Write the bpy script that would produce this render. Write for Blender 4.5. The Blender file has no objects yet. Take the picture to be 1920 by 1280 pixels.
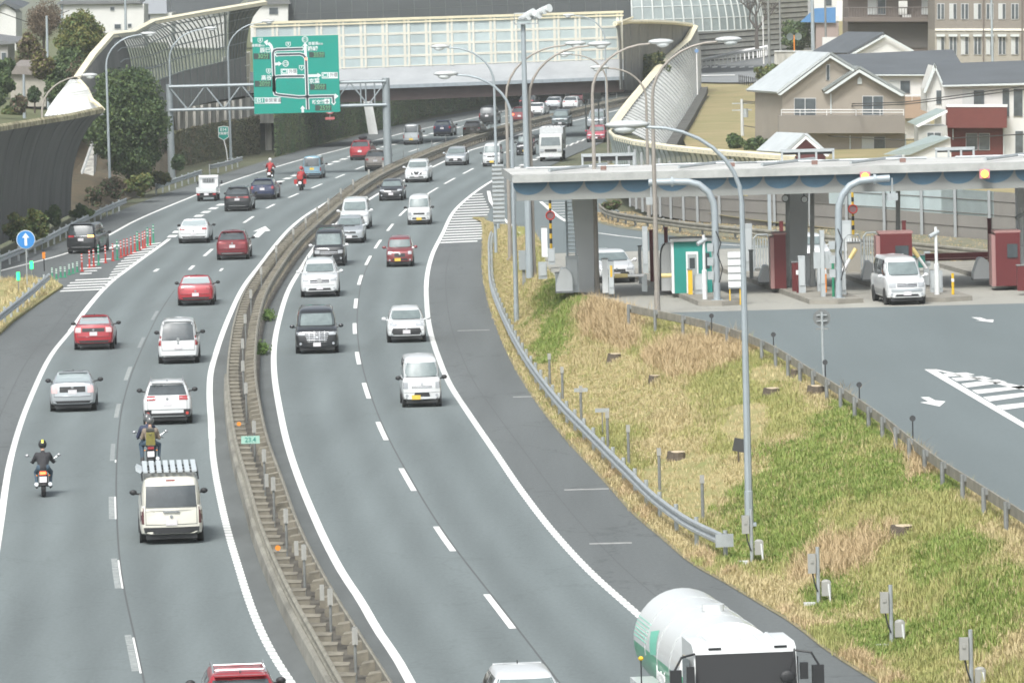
import bpy, bmesh, math, random
import numpy as np
from mathutils import Vector, Matrix
from mathutils.bvhtree import BVHTree
random.seed(7); rng = np.random.default_rng(7)
C = bpy.context.scene.collection
R = math.radians

# ---------------------------------------------------------------- camera, sky, sun, exposure
F = 10800.0; H = 16.9; TH = math.atan(722 / F); ROLL = 0.026          # focal length in px of a 1920 px wide picture
sc = bpy.context.scene
cam = bpy.data.cameras.new('camera'); camo = bpy.data.objects.new('camera', cam); C.objects.link(camo)
cam.sensor_fit = 'HORIZONTAL'; cam.sensor_width = 36.0; cam.lens = 36.0 * F / 1920
cam.clip_start = 5; cam.clip_end = 9000
camo.location = (0, 0, H); camo.rotation_euler = (Matrix.Rotation(math.pi / 2 - TH, 3, 'X') @ Matrix.Rotation(-ROLL, 3, 'Z')).to_euler()
sc.camera = camo
SUN_EL, SUN_AZ = R(52), R(200)                             # azimuth clockwise from +Y (the view direction)
w = bpy.data.worlds.new('World'); sc.world = w; w.use_nodes = True
nt = w.node_tree; nt.nodes.clear()
sky = nt.nodes.new('ShaderNodeTexSky'); sky.sky_type = 'NISHITA'; sky.sun_disc = False
sky.sun_elevation = SUN_EL; sky.sun_rotation = SUN_AZ; sky.air_density = 1.0; sky.dust_density = 6.0; sky.ozone_density = 0.6
bg = nt.nodes.new('ShaderNodeBackground'); bg.inputs[1].default_value = 0.15
wo = nt.nodes.new('ShaderNodeOutputWorld')
bw = nt.nodes.new('ShaderNodeRGBToBW'); tn = nt.nodes.new('ShaderNodeVectorMath'); tn.operation = 'SCALE'; tn.inputs[0].default_value = (.945, 1.0, 1.03)
mx = nt.nodes.new('ShaderNodeMix'); mx.data_type = 'RGBA'; mx.inputs['Factor'].default_value = .72      # a high thin overcast: mostly white light
nt.links.new(sky.outputs[0], bw.inputs[0]); nt.links.new(bw.outputs[0], tn.inputs['Scale']); nt.links.new(sky.outputs[0], mx.inputs[6]); nt.links.new(tn.outputs[0], mx.inputs[7])
nt.links.new(mx.outputs[2], bg.inputs[0]); nt.links.new(bg.outputs[0], wo.inputs[0])
sl = bpy.data.lights.new('sun', 'SUN'); sl.energy = 1.85; sl.angle = R(13); sl.color = (1, 0.975, 0.92)
so = bpy.data.objects.new('sun', sl); C.objects.link(so)
so.rotation_euler = (math.pi / 2 - SUN_EL, 0, math.pi - SUN_AZ)
sc.view_settings.view_transform = 'Standard'; sc.view_settings.look = 'None'
sc.view_settings.gamma = 1; sc.view_settings.exposure = 0.60
sc.render.film_transparent = False
HAZE = 0.00017                                             # density of the air, see the end of the script
sc.cycles.filter_width = 1.7; sc.cycles.max_bounces = 6; sc.cycles.transparent_max_bounces = 16
try: sc.cycles.volume_bounces = 1; sc.cycles.volume_step_rate = 20
except Exception: pass

# ---------------------------------------------------------------- measuring: a pixel of the 1920x1280 photo <-> the place
ct, st = math.cos(TH), math.sin(TH)
def ray(x, y):
    a, b = x - 960.0, 640.0 - y
    a, b = a * math.cos(ROLL) + b * math.sin(ROLL), b * math.cos(ROLL) - a * math.sin(ROLL)
    return Vector((a, F * ct + b * st, -F * st + b * ct))
def W(x, y, z=0.0):                     # point at height z seen at pixel
    d = ray(x, y); t = (z - H) / d.z
    return Vector((0, 0, H)) + d * t
def D(x, y, Y):                         # point at distance Y seen at pixel
    d = ray(x, y); return Vector((0, 0, H)) + d * (Y / d.y)
def XZ(x, y, Y):
    p = D(x, y, Y); return p.x, p.z
def proj(p):                            # where a point of the place falls in the photo
    X, Y, Z = p[0], p[1], p[2] - H; dz = Y * ct - Z * st; a = X / dz * F; b = (Y * st + Z * ct) / dz * F
    return 960 + a * math.cos(ROLL) - b * math.sin(ROLL), 640 - (a * math.sin(ROLL) + b * math.cos(ROLL))
ZP = 1.8                                # height of the toll plaza above the expressway
def mpp(Y): return Y / F                # metres per photo pixel
class Curve:                            # smooth X(Y) through measured points
    def __init__(s, pts, z=0.0, world=False):
        P = [(p[0], p[1]) if world else tuple(W(p[0], p[1], p[2] if len(p) > 2 else z))[:2] for p in pts]
        P.sort(key=lambda a: a[1]); s.Y = np.array([p[1] for p in P]); s.X = np.array([p[0] for p in P])
        h = np.diff(s.Y); d = np.diff(s.X) / h; n = len(P); m = np.zeros(n)
        for i in range(1, n - 1): m[i] = (d[i - 1] * h[i] + d[i] * h[i - 1]) / (h[i] + h[i - 1])
        m[0], m[-1] = d[0], d[-1]; s.m = m
    def __call__(s, y):
        Y, X, m = s.Y, s.X, s.m
        if y <= Y[0]: return float(X[0] + m[0] * (y - Y[0]))
        if y >= Y[-1]: return float(X[-1] + m[-1] * (y - Y[-1]))
        i = int(np.searchsorted(Y, y)) - 1; i = max(0, i); h = Y[i + 1] - Y[i]; t = (y - Y[i]) / h
        return float((2*t**3-3*t**2+1)*X[i] + (t**3-2*t**2+t)*h*m[i] + (-2*t**3+3*t**2)*X[i+1] + (t**3-t**2)*h*m[i+1])
    def slope(s, y): return (s(y + 2) - s(y - 2)) / 4
def sm(a, b, x):
    t = min(1, max(0, (x - a) / (b - a))); return t * t * (3 - 2 * t)
def YL(f, y, z=0.0):                    # distance at which the line X = f(Y) crosses photo row y
    a, b = 60.0, 1500.0
    for _ in range(40):
        c = (a + b) / 2
        if proj((f(c), c, z))[1] > y: a = c
        else: b = c
    return a

# ---------------------------------------------------------------- materials
MATS = {}
def mat(name, col, rough=0.6, metal=0.0, var=0.0, scale=3.0, bump=0.0, coat=0.0, spec=0.5, col2=None, emit=None, es=1.0,
        alpha=1.0, stretch=(1, 1, 1), detail=4, trans=0.0, thr=None):
    if name in MATS: return MATS[name]
    m = bpy.data.materials.new(name); m.use_nodes = True; t = m.node_tree; N = t.nodes; Lk = t.links
    b = N['Principled BSDF']
    b.inputs['Base Color'].default_value = (*col, 1); b.inputs['Roughness'].default_value = rough
    b.inputs['Metallic'].default_value = metal; b.inputs['Coat Weight'].default_value = coat
    b.inputs['Specular IOR Level'].default_value = spec; b.inputs['Alpha'].default_value = alpha
    if trans: b.inputs['Transmission Weight'].default_value = trans
    if emit: b.inputs['Emission Color'].default_value = (*emit, 1); b.inputs['Emission Strength'].default_value = es
    if var or col2 or bump:
        tc = N.new('ShaderNodeTexCoord'); mp = N.new('ShaderNodeMapping'); mp.inputs['Scale'].default_value = stretch
        nz = N.new('ShaderNodeTexNoise'); nz.inputs['Scale'].default_value = scale; nz.inputs['Detail'].default_value = detail
        nz.inputs['Roughness'].default_value = 0.65
        Lk.new(tc.outputs['Object'], mp.inputs['Vector']); Lk.new(mp.outputs['Vector'], nz.inputs['Vector'])
        cr = N.new('ShaderNodeValToRGB'); lo, hi = thr or (0.32, 0.68)
        cr.color_ramp.elements[0].position = lo; cr.color_ramp.elements[1].position = hi
        if col2: c0, c1 = col, col2
        else: c0 = tuple(max(0, c * (1 - var)) for c in col); c1 = tuple(min(1, c * (1 + var)) for c in col)
        cr.color_ramp.elements[0].color = (*c0, 1); cr.color_ramp.elements[1].color = (*c1, 1)
        Lk.new(nz.outputs['Fac'], cr.inputs['Fac']); Lk.new(cr.outputs['Color'], b.inputs['Base Color'])
        if bump:
            bp = N.new('ShaderNodeBump'); bp.inputs['Strength'].default_value = bump; bp.inputs['Distance'].default_value = 0.05
            Lk.new(nz.outputs['Fac'], bp.inputs['Height']); Lk.new(bp.outputs['Normal'], b.inputs['Normal'])
    MATS[name] = m; return m
def asphalt(name, base, fine=0.18, big=0.16, tracks=False, cracks=0.0):
    m = bpy.data.materials.new(name); m.use_nodes = True; t = m.node_tree; N = t.nodes; K = t.links; b = N['Principled BSDF']
    b.inputs['Roughness'].default_value = 0.88; b.inputs['Specular IOR Level'].default_value = 0.35
    tc = N.new('ShaderNodeTexCoord')
    def noise(sx, sy, scale, det):
        mp = N.new('ShaderNodeMapping'); mp.inputs['Scale'].default_value = (sx, sy, 1); n = N.new('ShaderNodeTexNoise')
        n.inputs['Scale'].default_value = scale; n.inputs['Detail'].default_value = det
        K.new(tc.outputs['Object'], mp.inputs[0]); K.new(mp.outputs[0], n.inputs[0]); return n.outputs['Fac']
    def madd(a, mul, add):
        q = N.new('ShaderNodeMath'); q.operation = 'MULTIPLY_ADD'; K.new(a, q.inputs[0]); q.inputs[1].default_value = mul; q.inputs[2].default_value = add; return q.outputs[0]
    def mul(a, c):
        q = N.new('ShaderNodeMath'); q.operation = 'MULTIPLY'; K.new(a, q.inputs[0]); K.new(c, q.inputs[1]); return q.outputs[0]
    v = mul(madd(noise(1, .35, 9, 3), fine * 2, 1 - fine), madd(noise(.5, .03, 1.2, 4), big * 2, 1 - big))
    v = mul(v, madd(noise(1, .12, .25, 2), .24, .88))
    if tracks:
        at = N.new('ShaderNodeAttribute'); at.attribute_name = 'across'          # lane position, 0..1 per lane
        q = N.new('ShaderNodeMath'); q.operation = 'MULTIPLY'; K.new(at.outputs['Fac'], q.inputs[0]); q.inputs[1].default_value = 4 * math.pi
        c = N.new('ShaderNodeMath'); c.operation = 'COSINE'; K.new(q.outputs[0], c.inputs[0])
        v = mul(v, madd(c.outputs[0], .075, 1.0))
    if cracks:
        vo = N.new('ShaderNodeTexVoronoi'); vo.feature = 'DISTANCE_TO_EDGE'; vo.inputs['Scale'].default_value = .22
        mp = N.new('ShaderNodeMapping'); mp.inputs['Scale'].default_value = (1, .35, 1)
        nn = N.new('ShaderNodeTexNoise'); nn.inputs['Scale'].default_value = .8; nn.inputs['Detail'].default_value = 4
        vm = N.new('ShaderNodeVectorMath'); vm.operation = 'MULTIPLY_ADD'; vm.inputs[1].default_value = (2.5, 4, 1)
        K.new(tc.outputs['Object'], nn.inputs[0]); K.new(nn.outputs['Color'], vm.inputs[0]); K.new(tc.outputs['Object'], vm.inputs[2])
        K.new(vm.outputs[0], mp.inputs[0]); K.new(mp.outputs[0], vo.inputs['Vector'])
        mr = N.new('ShaderNodeMapRange'); mr.inputs['From Max'].default_value = .012; mr.inputs['To Min'].default_value = 1 - cracks; mr.inputs['To Max'].default_value = 1
        K.new(vo.outputs['Distance'], mr.inputs['Value']); v = mul(v, mr.outputs[0])
    mx = N.new('ShaderNodeVectorMath'); mx.operation = 'SCALE'; mx.inputs[0].default_value = base; K.new(v, mx.inputs['Scale'])
    K.new(mx.outputs[0], b.inputs['Base Color'])
    MATS[name] = m; return m
ASPH = asphalt('asphalt_lane', (0.140, 0.163, 0.165), .15, .26, tracks=True, cracks=.10)
ASPS = asphalt('asphalt_shoulder', (0.116, 0.127, 0.128), .16, .26, cracks=.25)
ASPP = asphalt('asphalt_plaza', (0.135, 0.160, 0.164), .10, .10)
CONC = asphalt('plaza_concrete', (0.30, 0.295, 0.265), .08, .16, cracks=.18)
PAINT = mat('road_paint', (0.72, 0.72, 0.70), .75, var=.12, scale=6)
PAINT_OLD = mat('road_paint_worn', (0.46, 0.48, 0.47), .8, var=.2, scale=5)
SEAM = mat('road_seam', (0.085, 0.092, 0.093), .9)
GALV = mat('galvanised_steel', (0.40, 0.43, 0.44), .45, .35, var=.12, scale=2)
GALVD = mat('weathered_steel', (0.22, 0.23, 0.225), .6, .3, var=.2, scale=2)
RAILW = mat('weathered_rail', (0.225, 0.212, 0.175), .75, .05, var=.25, scale=1.5)
POLE = mat('lamp_pole_grey', (0.34, 0.385, 0.41), .5, .25, var=.06, scale=.6)
POLEB = mat('lamp_pole_rusty', (0.30, 0.275, 0.245), .6, .2, var=.15, scale=.5)
CREAM = mat('cream_paint', (0.74, 0.68, 0.50), .55, var=.08, scale=.5)
CREAMW = mat('cream_white_paint', (0.72, 0.70, 0.62), .55, var=.06, scale=.5)
CONW = mat('pale_concrete', (0.42, 0.43, 0.42), .8, col2=(0.55, 0.56, 0.55), scale=.5, stretch=(1, 1, .25))
CONG = mat('old_concrete', (0.17, 0.165, 0.15), .9, col2=(0.50, 0.49, 0.45), scale=.7, stretch=(1.6, 1.6, .22), thr=(.3, .6))
CONK = mat('kerb_concrete', (0.22, 0.215, 0.195), .9, col2=(0.13, 0.13, 0.115), scale=2)
DARKP = mat('dark_absorber_panel', (0.150, 0.150, 0.140), .8, col2=(0.085, 0.085, 0.080), scale=.35, stretch=(1, 1, .3))
GREYP = mat('grey_absorber_panel', (0.21, 0.21, 0.20), .75, var=.12, scale=.5)
TAUPE = mat('taupe_noise_panel', (0.235, 0.222, 0.205), .75, var=.07, scale=.6)
WHITEP = mat('white_ribbed_panel', (0.62, 0.63, 0.61), .6, var=.06, scale=.4)
BLUEP = mat('blue_stripe_panel', (0.30, 0.42, 0.50), .6, var=.06, scale=.4)
BROWNG = mat('brown_girder', (0.060, 0.043, 0.041), .6, var=.15, scale=.5)
FROST = mat('frosted_pane', (0.47, 0.55, 0.56), .35, var=.12, scale=.35)
CLEARP = mat('clear_pane', (0.42, 0.48, 0.48), .12, alpha=.42)
RUBBER = mat('rubber', (0.018, 0.018, 0.019), .85)
BLACKP = mat('black_plastic', (0.022, 0.023, 0.025), .55)
DGREY = mat('dark_trim', (0.05, 0.052, 0.055), .5)
RIM = mat('alloy', (0.38, 0.39, 0.40), .35, .7)
CHROME = mat('chrome', (0.70, 0.71, 0.72), .2, .85)
GLASSW = mat('windscreen_glass', (0.150, 0.185, 0.185), .10, spec=1.0, coat=.6, var=.22, scale=1.7)  # pale base colour stands in for the sky reflected in windscreens
GLASSD = mat('tinted_glass', (0.045, 0.055, 0.060), .08, spec=.9, coat=.5, var=.3, scale=1.5)
HEADL = mat('headlight_lens', (0.36, 0.38, 0.40), .15, spec=.9, coat=1)
TAILR = mat('tail_light_lens', (0.30, 0.025, 0.03), .2, spec=.8, coat=1)
TAILC = mat('clear_tail_lens', (0.62, 0.42, 0.42), .2, coat=1)
BRAKE = mat('brake_light_lit', (0.8, 0.1, 0.03), .3, emit=(1, .12, .04), es=3.5)
AMBERL = mat('indicator_lit', (0.9, 0.45, 0.1), .3, emit=(1, .45, .08), es=3)
PLATEW = mat('number_plate_white', (0.60, 0.58, 0.60), .6, var=.1, scale=9)
PLATEY = mat('number_plate_yellow', (0.66, 0.46, 0.07), .6, var=.1, scale=9)
RED = mat('red_plastic', (0.42, 0.04, 0.03), .5); GREENP = mat('green_plastic', (0.03, 0.25, 0.14), .5)
REFL = mat('reflective_white', (0.7, 0.7, 0.7), .4)
YEL = mat('yellow_paint', (0.65, 0.42, 0.03), .5); ORANGE = mat('orange_plastic', (0.75, 0.25, 0.03), .45)
WHITE = mat('white_paint', (0.66, 0.68, 0.68), .5, var=.04, scale=1)
REDM = mat('maroon_paint', (0.105, 0.014, 0.016), .5, var=.1, scale=1)
TEAL = mat('teal_paint', (0.015, 0.22, 0.185), .5, var=.05, scale=1)
BLUES = mat('sign_blue', (0.03, 0.20, 0.52), .4)
SIGNG = mat('sign_green', (0.0, 0.25, 0.195), .45, var=.03, scale=.8)
SIGNW = mat('sign_white', (0.66, 0.70, 0.70), .45); SIGNK = mat('sign_dark', (0.045, 0.055, 0.07), .5)
SIGNS = mat('sign_back', (0.36, 0.38, 0.38), .6, .3, var=.1)

# ---------------------------------------------------------------- mesh helpers
def tag(o, label=None, cat=None, group=None, kind=None):
    if label: o['label'] = label
    if cat: o['category'] = cat
    if group: o['group'] = group
    if kind: o['kind'] = kind
    return o
def empty(name, loc=(0, 0, 0), rz=0.0, label=None, cat=None, group=None):
    o = bpy.data.objects.new(name, None); o.location = loc; o.rotation_euler = (0, 0, rz); o.empty_display_size = .2
    C.objects.link(o); return tag(o, label, cat, group)
def link(name, me, parent=None):
    o = bpy.data.objects.new(name, me); C.objects.link(o)
    if parent is not None: o.parent = parent
    return o
class MB:
    def __init__(s): s.v = []; s.f = []; s.m = []; s.mats = []
    def mi(s, m):
        if m not in s.mats: s.mats.append(m)
        return s.mats.index(m)
    def add(s, vs, fs, m=None):
        b = len(s.v); s.v += [tuple(v) for v in vs]; k = s.mi(m) if m else 0
        for f in fs: s.f.append(tuple(b + i for i in f)); s.m.append(k)
        return s
    def box(s, c, d, m=None, rz=0.0, rx=0.0, ry=0.0, tap=1.0):
        hx, hy, hz = d[0] / 2, d[1] / 2, d[2] / 2
        vs = [Vector((a * hx * (tap if k > 0 else 1), b * hy * (tap if k > 0 else 1), k * hz)) for k in (-1, 1) for a, b in ((-1, -1), (1, -1), (1, 1), (-1, 1))]
        if rz or rx or ry:
            M = Matrix.Rotation(rz, 3, 'Z') @ Matrix.Rotation(ry, 3, 'Y') @ Matrix.Rotation(rx, 3, 'X'); vs = [M @ v for v in vs]
        c = Vector(c); vs = [v + c for v in vs]
        return s.add(vs, [(0, 3, 2, 1), (4, 5, 6, 7), (0, 1, 5, 4), (1, 2, 6, 5), (2, 3, 7, 6), (3, 0, 4, 7)], m)
    def bx(s, x0, x1, y0, y1, z0, z1, m=None):
        return s.box(((x0 + x1) / 2, (y0 + y1) / 2, (z0 + z1) / 2), (abs(x1 - x0), abs(y1 - y0), abs(z1 - z0)), m)
    def tube(s, pts, r, m=None, n=8, cap=True):
        pts = [Vector(p) for p in pts]; rs = r if isinstance(r, (list, tuple)) else [r] * len(pts)
        rings = []; t0 = (pts[1] - pts[0]).normalized(); up = Vector((0, 0, 1)) if abs(t0.z) < .9 else Vector((0, 1, 0))
        u = t0.cross(up).normalized()
        for i, p in enumerate(pts):
            t = ((pts[min(i + 1, len(pts) - 1)] - pts[max(i - 1, 0)])).normalized()
            u = (u - t * u.dot(t)).normalized(); w_ = t.cross(u)
            rings.append([p + (u * math.cos(2 * math.pi * k / n) + w_ * math.sin(2 * math.pi * k / n)) * rs[i] for k in range(n)])
        vs = [v for rg in rings for v in rg]; fs = []
        for i in range(len(pts) - 1):
            for k in range(n):
                a, b = i * n + k, i * n + (k + 1) % n; fs.append((a, b, b + n, a + n))
        if cap: fs.append(tuple(range(n - 1, -1, -1))); fs.append(tuple((len(pts) - 1) * n + k for k in range(n)))
        return s.add(vs, fs, m)
    def ell(s, c, r, m=None, nu=12, nv=8, M=None):
        vs = []; fs = []; c = Vector(c)
        for j in range(nv + 1):
            ph = math.pi * j / nv
            for i in range(nu):
                th = 2 * math.pi * i / nu
                v = Vector((r[0] * math.sin(ph) * math.cos(th), r[1] * math.sin(ph) * math.sin(th), r[2] * math.cos(ph)))
                vs.append(c + (M @ v if M else v))
        for j in range(nv):
            for i in range(nu):
                a = j * nu + i; b = j * nu + (i + 1) % nu; fs.append((a, a + nu, b + nu, b))
        return s.add(vs, fs, m)
    def grid(s, P, m=None):
        n = len(P[0]); vs = [p for row in P for p in row]; fs = []
        for i in range(len(P) - 1):
            for j in range(n - 1):
                a = i * n + j; fs.append((a, a + 1, a + n + 1, a + n))
        return s.add(vs, fs, m)
    def prism(s, poly, vec, m=None):     # polygon (3D points) extruded by vec
        n = len(poly); poly = [Vector(p) for p in poly]; vec = Vector(vec)
        vs = poly + [p + vec for p in poly]
        fs = [tuple(range(n - 1, -1, -1)), tuple(range(n, 2 * n))] + [(i, (i + 1) % n, n + (i + 1) % n, n + i) for i in range(n)]
        return s.add(vs, fs, m)
    def disc(s, c, r, ax, th, m=None, n=20):
        c = Vector(c); a = Vector(ax).normalized(); return s.tube([c - a * th / 2, c + a * th / 2], r, m, n)
    def build(s, name, m=None, parent=None, smooth=False, ang=35):
        me = bpy.data.meshes.new(name); me.from_pydata(s.v, [], s.f)
        ms = s.mats or ([m] if m else [])
        for q in ms: me.materials.append(q)
        if len(ms) > 1: me.polygons.foreach_set('material_index', s.m)
        if smooth:
            me.polygons.foreach_set('use_smooth', [True] * len(me.polygons))
            try: me.set_sharp_from_angle(angle=R(ang))
            except Exception: pass
        me.update(); return link(name, me, parent)
def arrmesh(name, V, Fq, m, parent=None, k=3):
    me = bpy.data.meshes.new(name); nf = len(Fq)
    me.vertices.add(len(V)); me.vertices.foreach_set('co', np.asarray(V, np.float32).ravel())
    me.loops.add(nf * k); me.loops.foreach_set('vertex_index', np.asarray(Fq, np.int32).ravel())
    me.polygons.add(nf); me.polygons.foreach_set('loop_start', np.arange(0, nf * k, k, dtype=np.int32))
    me.polygons.foreach_set('loop_total', np.full(nf, k, np.int32))
    me.materials.append(m); me.update(calc_edges=True); me.validate(); return link(name, me, parent)
def leaves(name, P, size, m, parent=None, up=.3):     # one small quad per point, random attitude
    P = np.asarray(P); n = len(P); a = rng.normal(size=(n, 3)); a /= np.linalg.norm(a, axis=1)[:, None]
    b = rng.normal(size=(n, 3)); b -= a * (a * b).sum(1)[:, None]; b /= np.linalg.norm(b, axis=1)[:, None]
    s = size * rng.uniform(.6, 1.4, (n, 1)); a = a * s; b = b * s * .6
    V = np.stack([P - a, P - b, P + a, P + b], 1).reshape(-1, 3)
    return arrmesh(name, V, np.arange(n * 4).reshape(-1, 4), m, parent, 4)
def leafmat(name, c, c2, var_scale=1.2):
    m = mat(name, c, .65, col2=c2, scale=var_scale, detail=2, thr=(.35, .65), spec=.3); return m
def struct(o): o['kind'] = 'structure'; return o

# ---------------------------------------------------------------- the road lines, measured in the photo
LO = Curve([(0,987),(19,865),(37,800),(62,735),(100,660),(135,617),(160,582),(207,530),(250,497),(307,456),(378,402),(406,388),(521,342),(549,331),(611,310),(652,296),(715,277),(746,269),(806,252),(867,237),(930,222),(1010,205)])
EX = Curve([(8,506),(122,476),(192,447),(250,416),(360,369),(415,347),(480,325),(560,301),(657,276),(725,258),(755,250),(810,238),(895,220),(937,210),(1020,196),(1100,186)])
EP = Curve([(8,486),(70,470),(120,452),(180,415),(225,395),(325,357),(370,342),(480,307),(547,287),(645,262),(697,246),(785,227),(895,206),(937,197),(1020,184),(1100,174)])
LD = Curve([(247,1225),(217,1075),(209,950),(211,850),(220,770),(240,700),(265,642),(291,590),(359,502),(390,474),(466,412),(507,387),(550,367),(594,349),(639,330),(677,314),(776,282),(822,267),(865,255),(935,235),(1000,220)])
LR = Curve([(546,1280),(520,1240),(440,1040),(412,930),(400,860),(396,790),(393,740),(395,700),(405,662),(430,593),(459,534),(489,495),(519,456),(542,430),(575,403),(597,389),(700,338),(800,303),(900,264),(1000,235)])
MR = Curve([(733,1280),(684,1203),(627,1113),(595,1056),(556,975),(530,902),(501,821),(487,760),(478,697),(479,643),(486,590),(498,548),(525,501),(566,447),(614,403),(725,322),(835,275),(935,242),(1035,217),(1107,200)], z=.75)
RL = Curve([(770,1280),(745,1235),(709,1182),(676,1125),(644,1077),(611,1016),(587,963),(562,902),(538,829),(524,765),(514,697),(514,652),(525,593),(542,542),(566,501),(585,471),(620,430),(707,365),(810,314),(835,302),(882,282),(935,267),(975,252),(1100,221)])
RD = Curve([(937,1146),(833,1010),(764,899),(716,808),(687,733),(671,671),(665,616),(667,569),(675,525),(690,489),(709,457),(732,426),(756,398),(811,358),(844,339),(878,321),(950,285),(1060,249)])
RE = Curve([(1200,1155),(1110,1075),(1040,1000),(985,930),(930,850),(878,774),(845,723),(821,667),(806,617),(800,566),(800,525),(810,479),(829,440),(855,392),(885,365),(897,356),(990,305),(1085,266),(1150,243)])
PE = Curve([(1648,1277),(1560,1221),(1486,1164),(1427,1129),(1367,1093),(1308,1060),(1248,1010),(1204,974),(1144,909),(1045,800),(975,700),(935,615),(917,560),(907,500),(908,440)])
def ML(y): return MR(y) - 1.06 * math.sqrt(1 + MR.slope(y) ** 2)
def LB(y): return ML(y) - .12
def RB(y): return MR(y) + .18
def zr(y): return ZP * (1 - sm(292, 385, y))            # the toll plaza and its ramp lie above the expressway
XR = Curve([(1225,592,ZP),(1400,637,ZP),(1530,712,ZP),(1640,782,ZP),(1760,872,ZP),(1840,927,ZP),(1920,977,ZP),(2080,1110,ZP),(1120,566,ZP),(1040,524,1.75),(1012,476,1.2),(985,450,.5),(950,440,.1),(925,430,0)])
WLb = Curve([(1960,466,ZP),(1858,458,ZP),(1712,446,ZP),(1549,434,1.7),(1397,424,1.5),(1300,418,1.2),(1245,410,1.0),(1205,400,.8),(1165,385,.5),(1132,362,.3),(1125,340,0),(1135,300,0),(1150,265,0),(1165,240,0)])

def strip(name, fa, fb, Y0, Y1, z, m, step=4.0, across=None, n=1, kind=True):
    ys = list(np.arange(Y0, Y1, step)) + [Y1]; zf = z if callable(z) else (lambda y: z)
    P = [[(fa(y) + (fb(y) - fa(y)) * j / n, y, zf(y)) for j in range(n + 1)] for y in ys]
    b = MB().grid(P, m); o = b.build(name, m)
    if across:
        at = o.data.attributes.new('across', 'FLOAT', 'POINT')
        at.data.foreach_set('value', [across * j / n for _ in ys for j in range(n + 1)])
    if kind: struct(o)
    return o
def off(f, d): return lambda y: f(y) + d * math.sqrt(1 + ((f(y + 1) - f(y - 1)) / 2) ** 2)

# ground sheet, reaching the horizon
g = MB().grid([[(x, y, -.06) for x in (-3000, -60, 60, 3000)] for y in (-200, 100, 900, 8000)], None)
GROUND = mat('dry_ground', (0.12, 0.115, 0.07), .95, col2=(0.07, 0.085, 0.045), scale=.15)
struct(g.build('ground', GROUND))
strip('road', lambda y: -48 if y < 334 else EP(y) if y > 338 else -48 + (EP(338) + 48) * (y - 334) / 4, PE_ := (lambda y: PE(y) if y < 365 else max(PE(365), RE(y) + 2.5) if y < 420 else RE(y) + 2.5),
      100, 760, 0.0, ASPS, 4, n=6)
strip('carriageway', off(LO, .1), off(LR, -.1), 105, 345, .004, ASPH, 4, across=2.0, n=16)
strip('carriageway', off(EX, .1), off(LR, -.1), 345.001, 760, .004, ASPH, 4, across=3.0, n=16)
strip('carriageway', off(RL, .1), off(RE, -.1), 105, 760, .004, ASPH, 4, across=2.0, n=16)
strip('shoulder', off(LR, .1), lambda y: LB(y) + .02, 105, 760, .003, mat('shoulder_dark', (.108, .118, .117), .9, var=.12, scale=1.2, stretch=(1, .2, 1)), 4, n=2)
strip('shoulder', lambda y: RB(y) - .02, off(RL, -.1), 105, 760, .003, MATS['shoulder_dark'], 4, n=2)

def line(f, Y0, Y1, wd=.2, z=.009, m=None, ladder=False, name='road_marking', zf=None):
    b = MB(); st_ = .8 if ladder else 3.0; y = Y0; zz = zf or (lambda q: z)
    while y < Y1:
        y2 = min(Y1, y + (st_ * .62 if ladder else st_))
        b.grid([[off(f, -wd / 2)(q) if k == 0 else off(f, wd / 2)(q) for k in (0, 1)] for q in (y, y2)] if False else
               [[(off(f, -wd / 2)(q), q, zz(q)), (off(f, wd / 2)(q), q, zz(q))] for q in (y, y2)], None)
        y += st_
    return struct(b.build(name, m or PAINT))
def dashes(f, L, wd=.15, m=None, z=.009):
    b = MB()
    for y0, y1 in L:
        a, c = YL(f, y1), YL(f, y0); n = max(1, int((c - a) / 3))
        b.grid([[(off(f, -wd / 2)(q), q, z), (off(f, wd / 2)(q), q, z)] for q in np.linspace(a, c, n + 1)], None)
    return struct(b.build('road_marking', m or PAINT))
line(LO, 105, 200, .22, ladder=False); line(LO, 200, 268, .22, m=PAINT, ladder=True); line(LO, 268, 356, .26)
line(LO, 200, 268, .2, z=.007, m=PAINT_OLD)
line(EX, 322, 740, .22)
line(LR, 105, 170, .22, ladder=True); line(LR, 105, 170, .2, z=.007, m=PAINT_OLD); line(LR, 170, 205, .22, ladder=True); line(LR, 170, 205, .2, z=.007, m=PAINT_OLD); line(LR, 205, 740, .24)
line(RL, 105, 740, .24)
line(RE, 110, 296, .24, ladder=True); line(RE, 110, 296, .22, z=.007, m=PAINT_OLD); line(RE, 296, 436, .24)
line(off(RE, 0), 500, 740, .2)
dashes(LD, [(1190,1258),(1047,1103),(931,973),(757,783),(688,713)], .17, mat('paint_dull', (.27, .29, .285), .8, var=.3, scale=4))
dashes(off(LD, .12), [(1195,1262),(1050,1103),(931,973),(862,867)], .05)
dashes(LD, [(832,864),(632,652),(583,600)], .16, mat('paint_faint', (.23, .25, .25), .8, var=.2))
dashes(LD, [(498,506),(467,480),(406,418),(383,391),(363,371),(345,353),(327,334),(312,318),(279,285),(264,270),(252,257),(241,245),(230,234),(220,224)], .2)
dashes(RD, [(1280,1400),(1114,1178),(987,1033),(878,920),(791,825),(718,747),(660,683),(606,626),(560,578),(516,534),(480,497),(450,466),(420,433),(392,405),(352,364),(334,345),(316,326),(299,307),(280,287),(265,271),(252,258)], .18)
line(off(RD, .12), 110, 330, .05, z=.006, m=SEAM); line(off(LD, .16), 110, 300, .05, z=.006, m=SEAM)
line(off(RE, 1.0), 110, 330, .04, z=.003, m=SEAM); line(off(LO, -.9), 110, 300, .04, z=.003, m=SEAM)
TK = []; y = 358.0
while y < 700: TK.append((y, y + 2.9)); y += 5.6 + (y - 358) * .002
b = MB()
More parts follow.
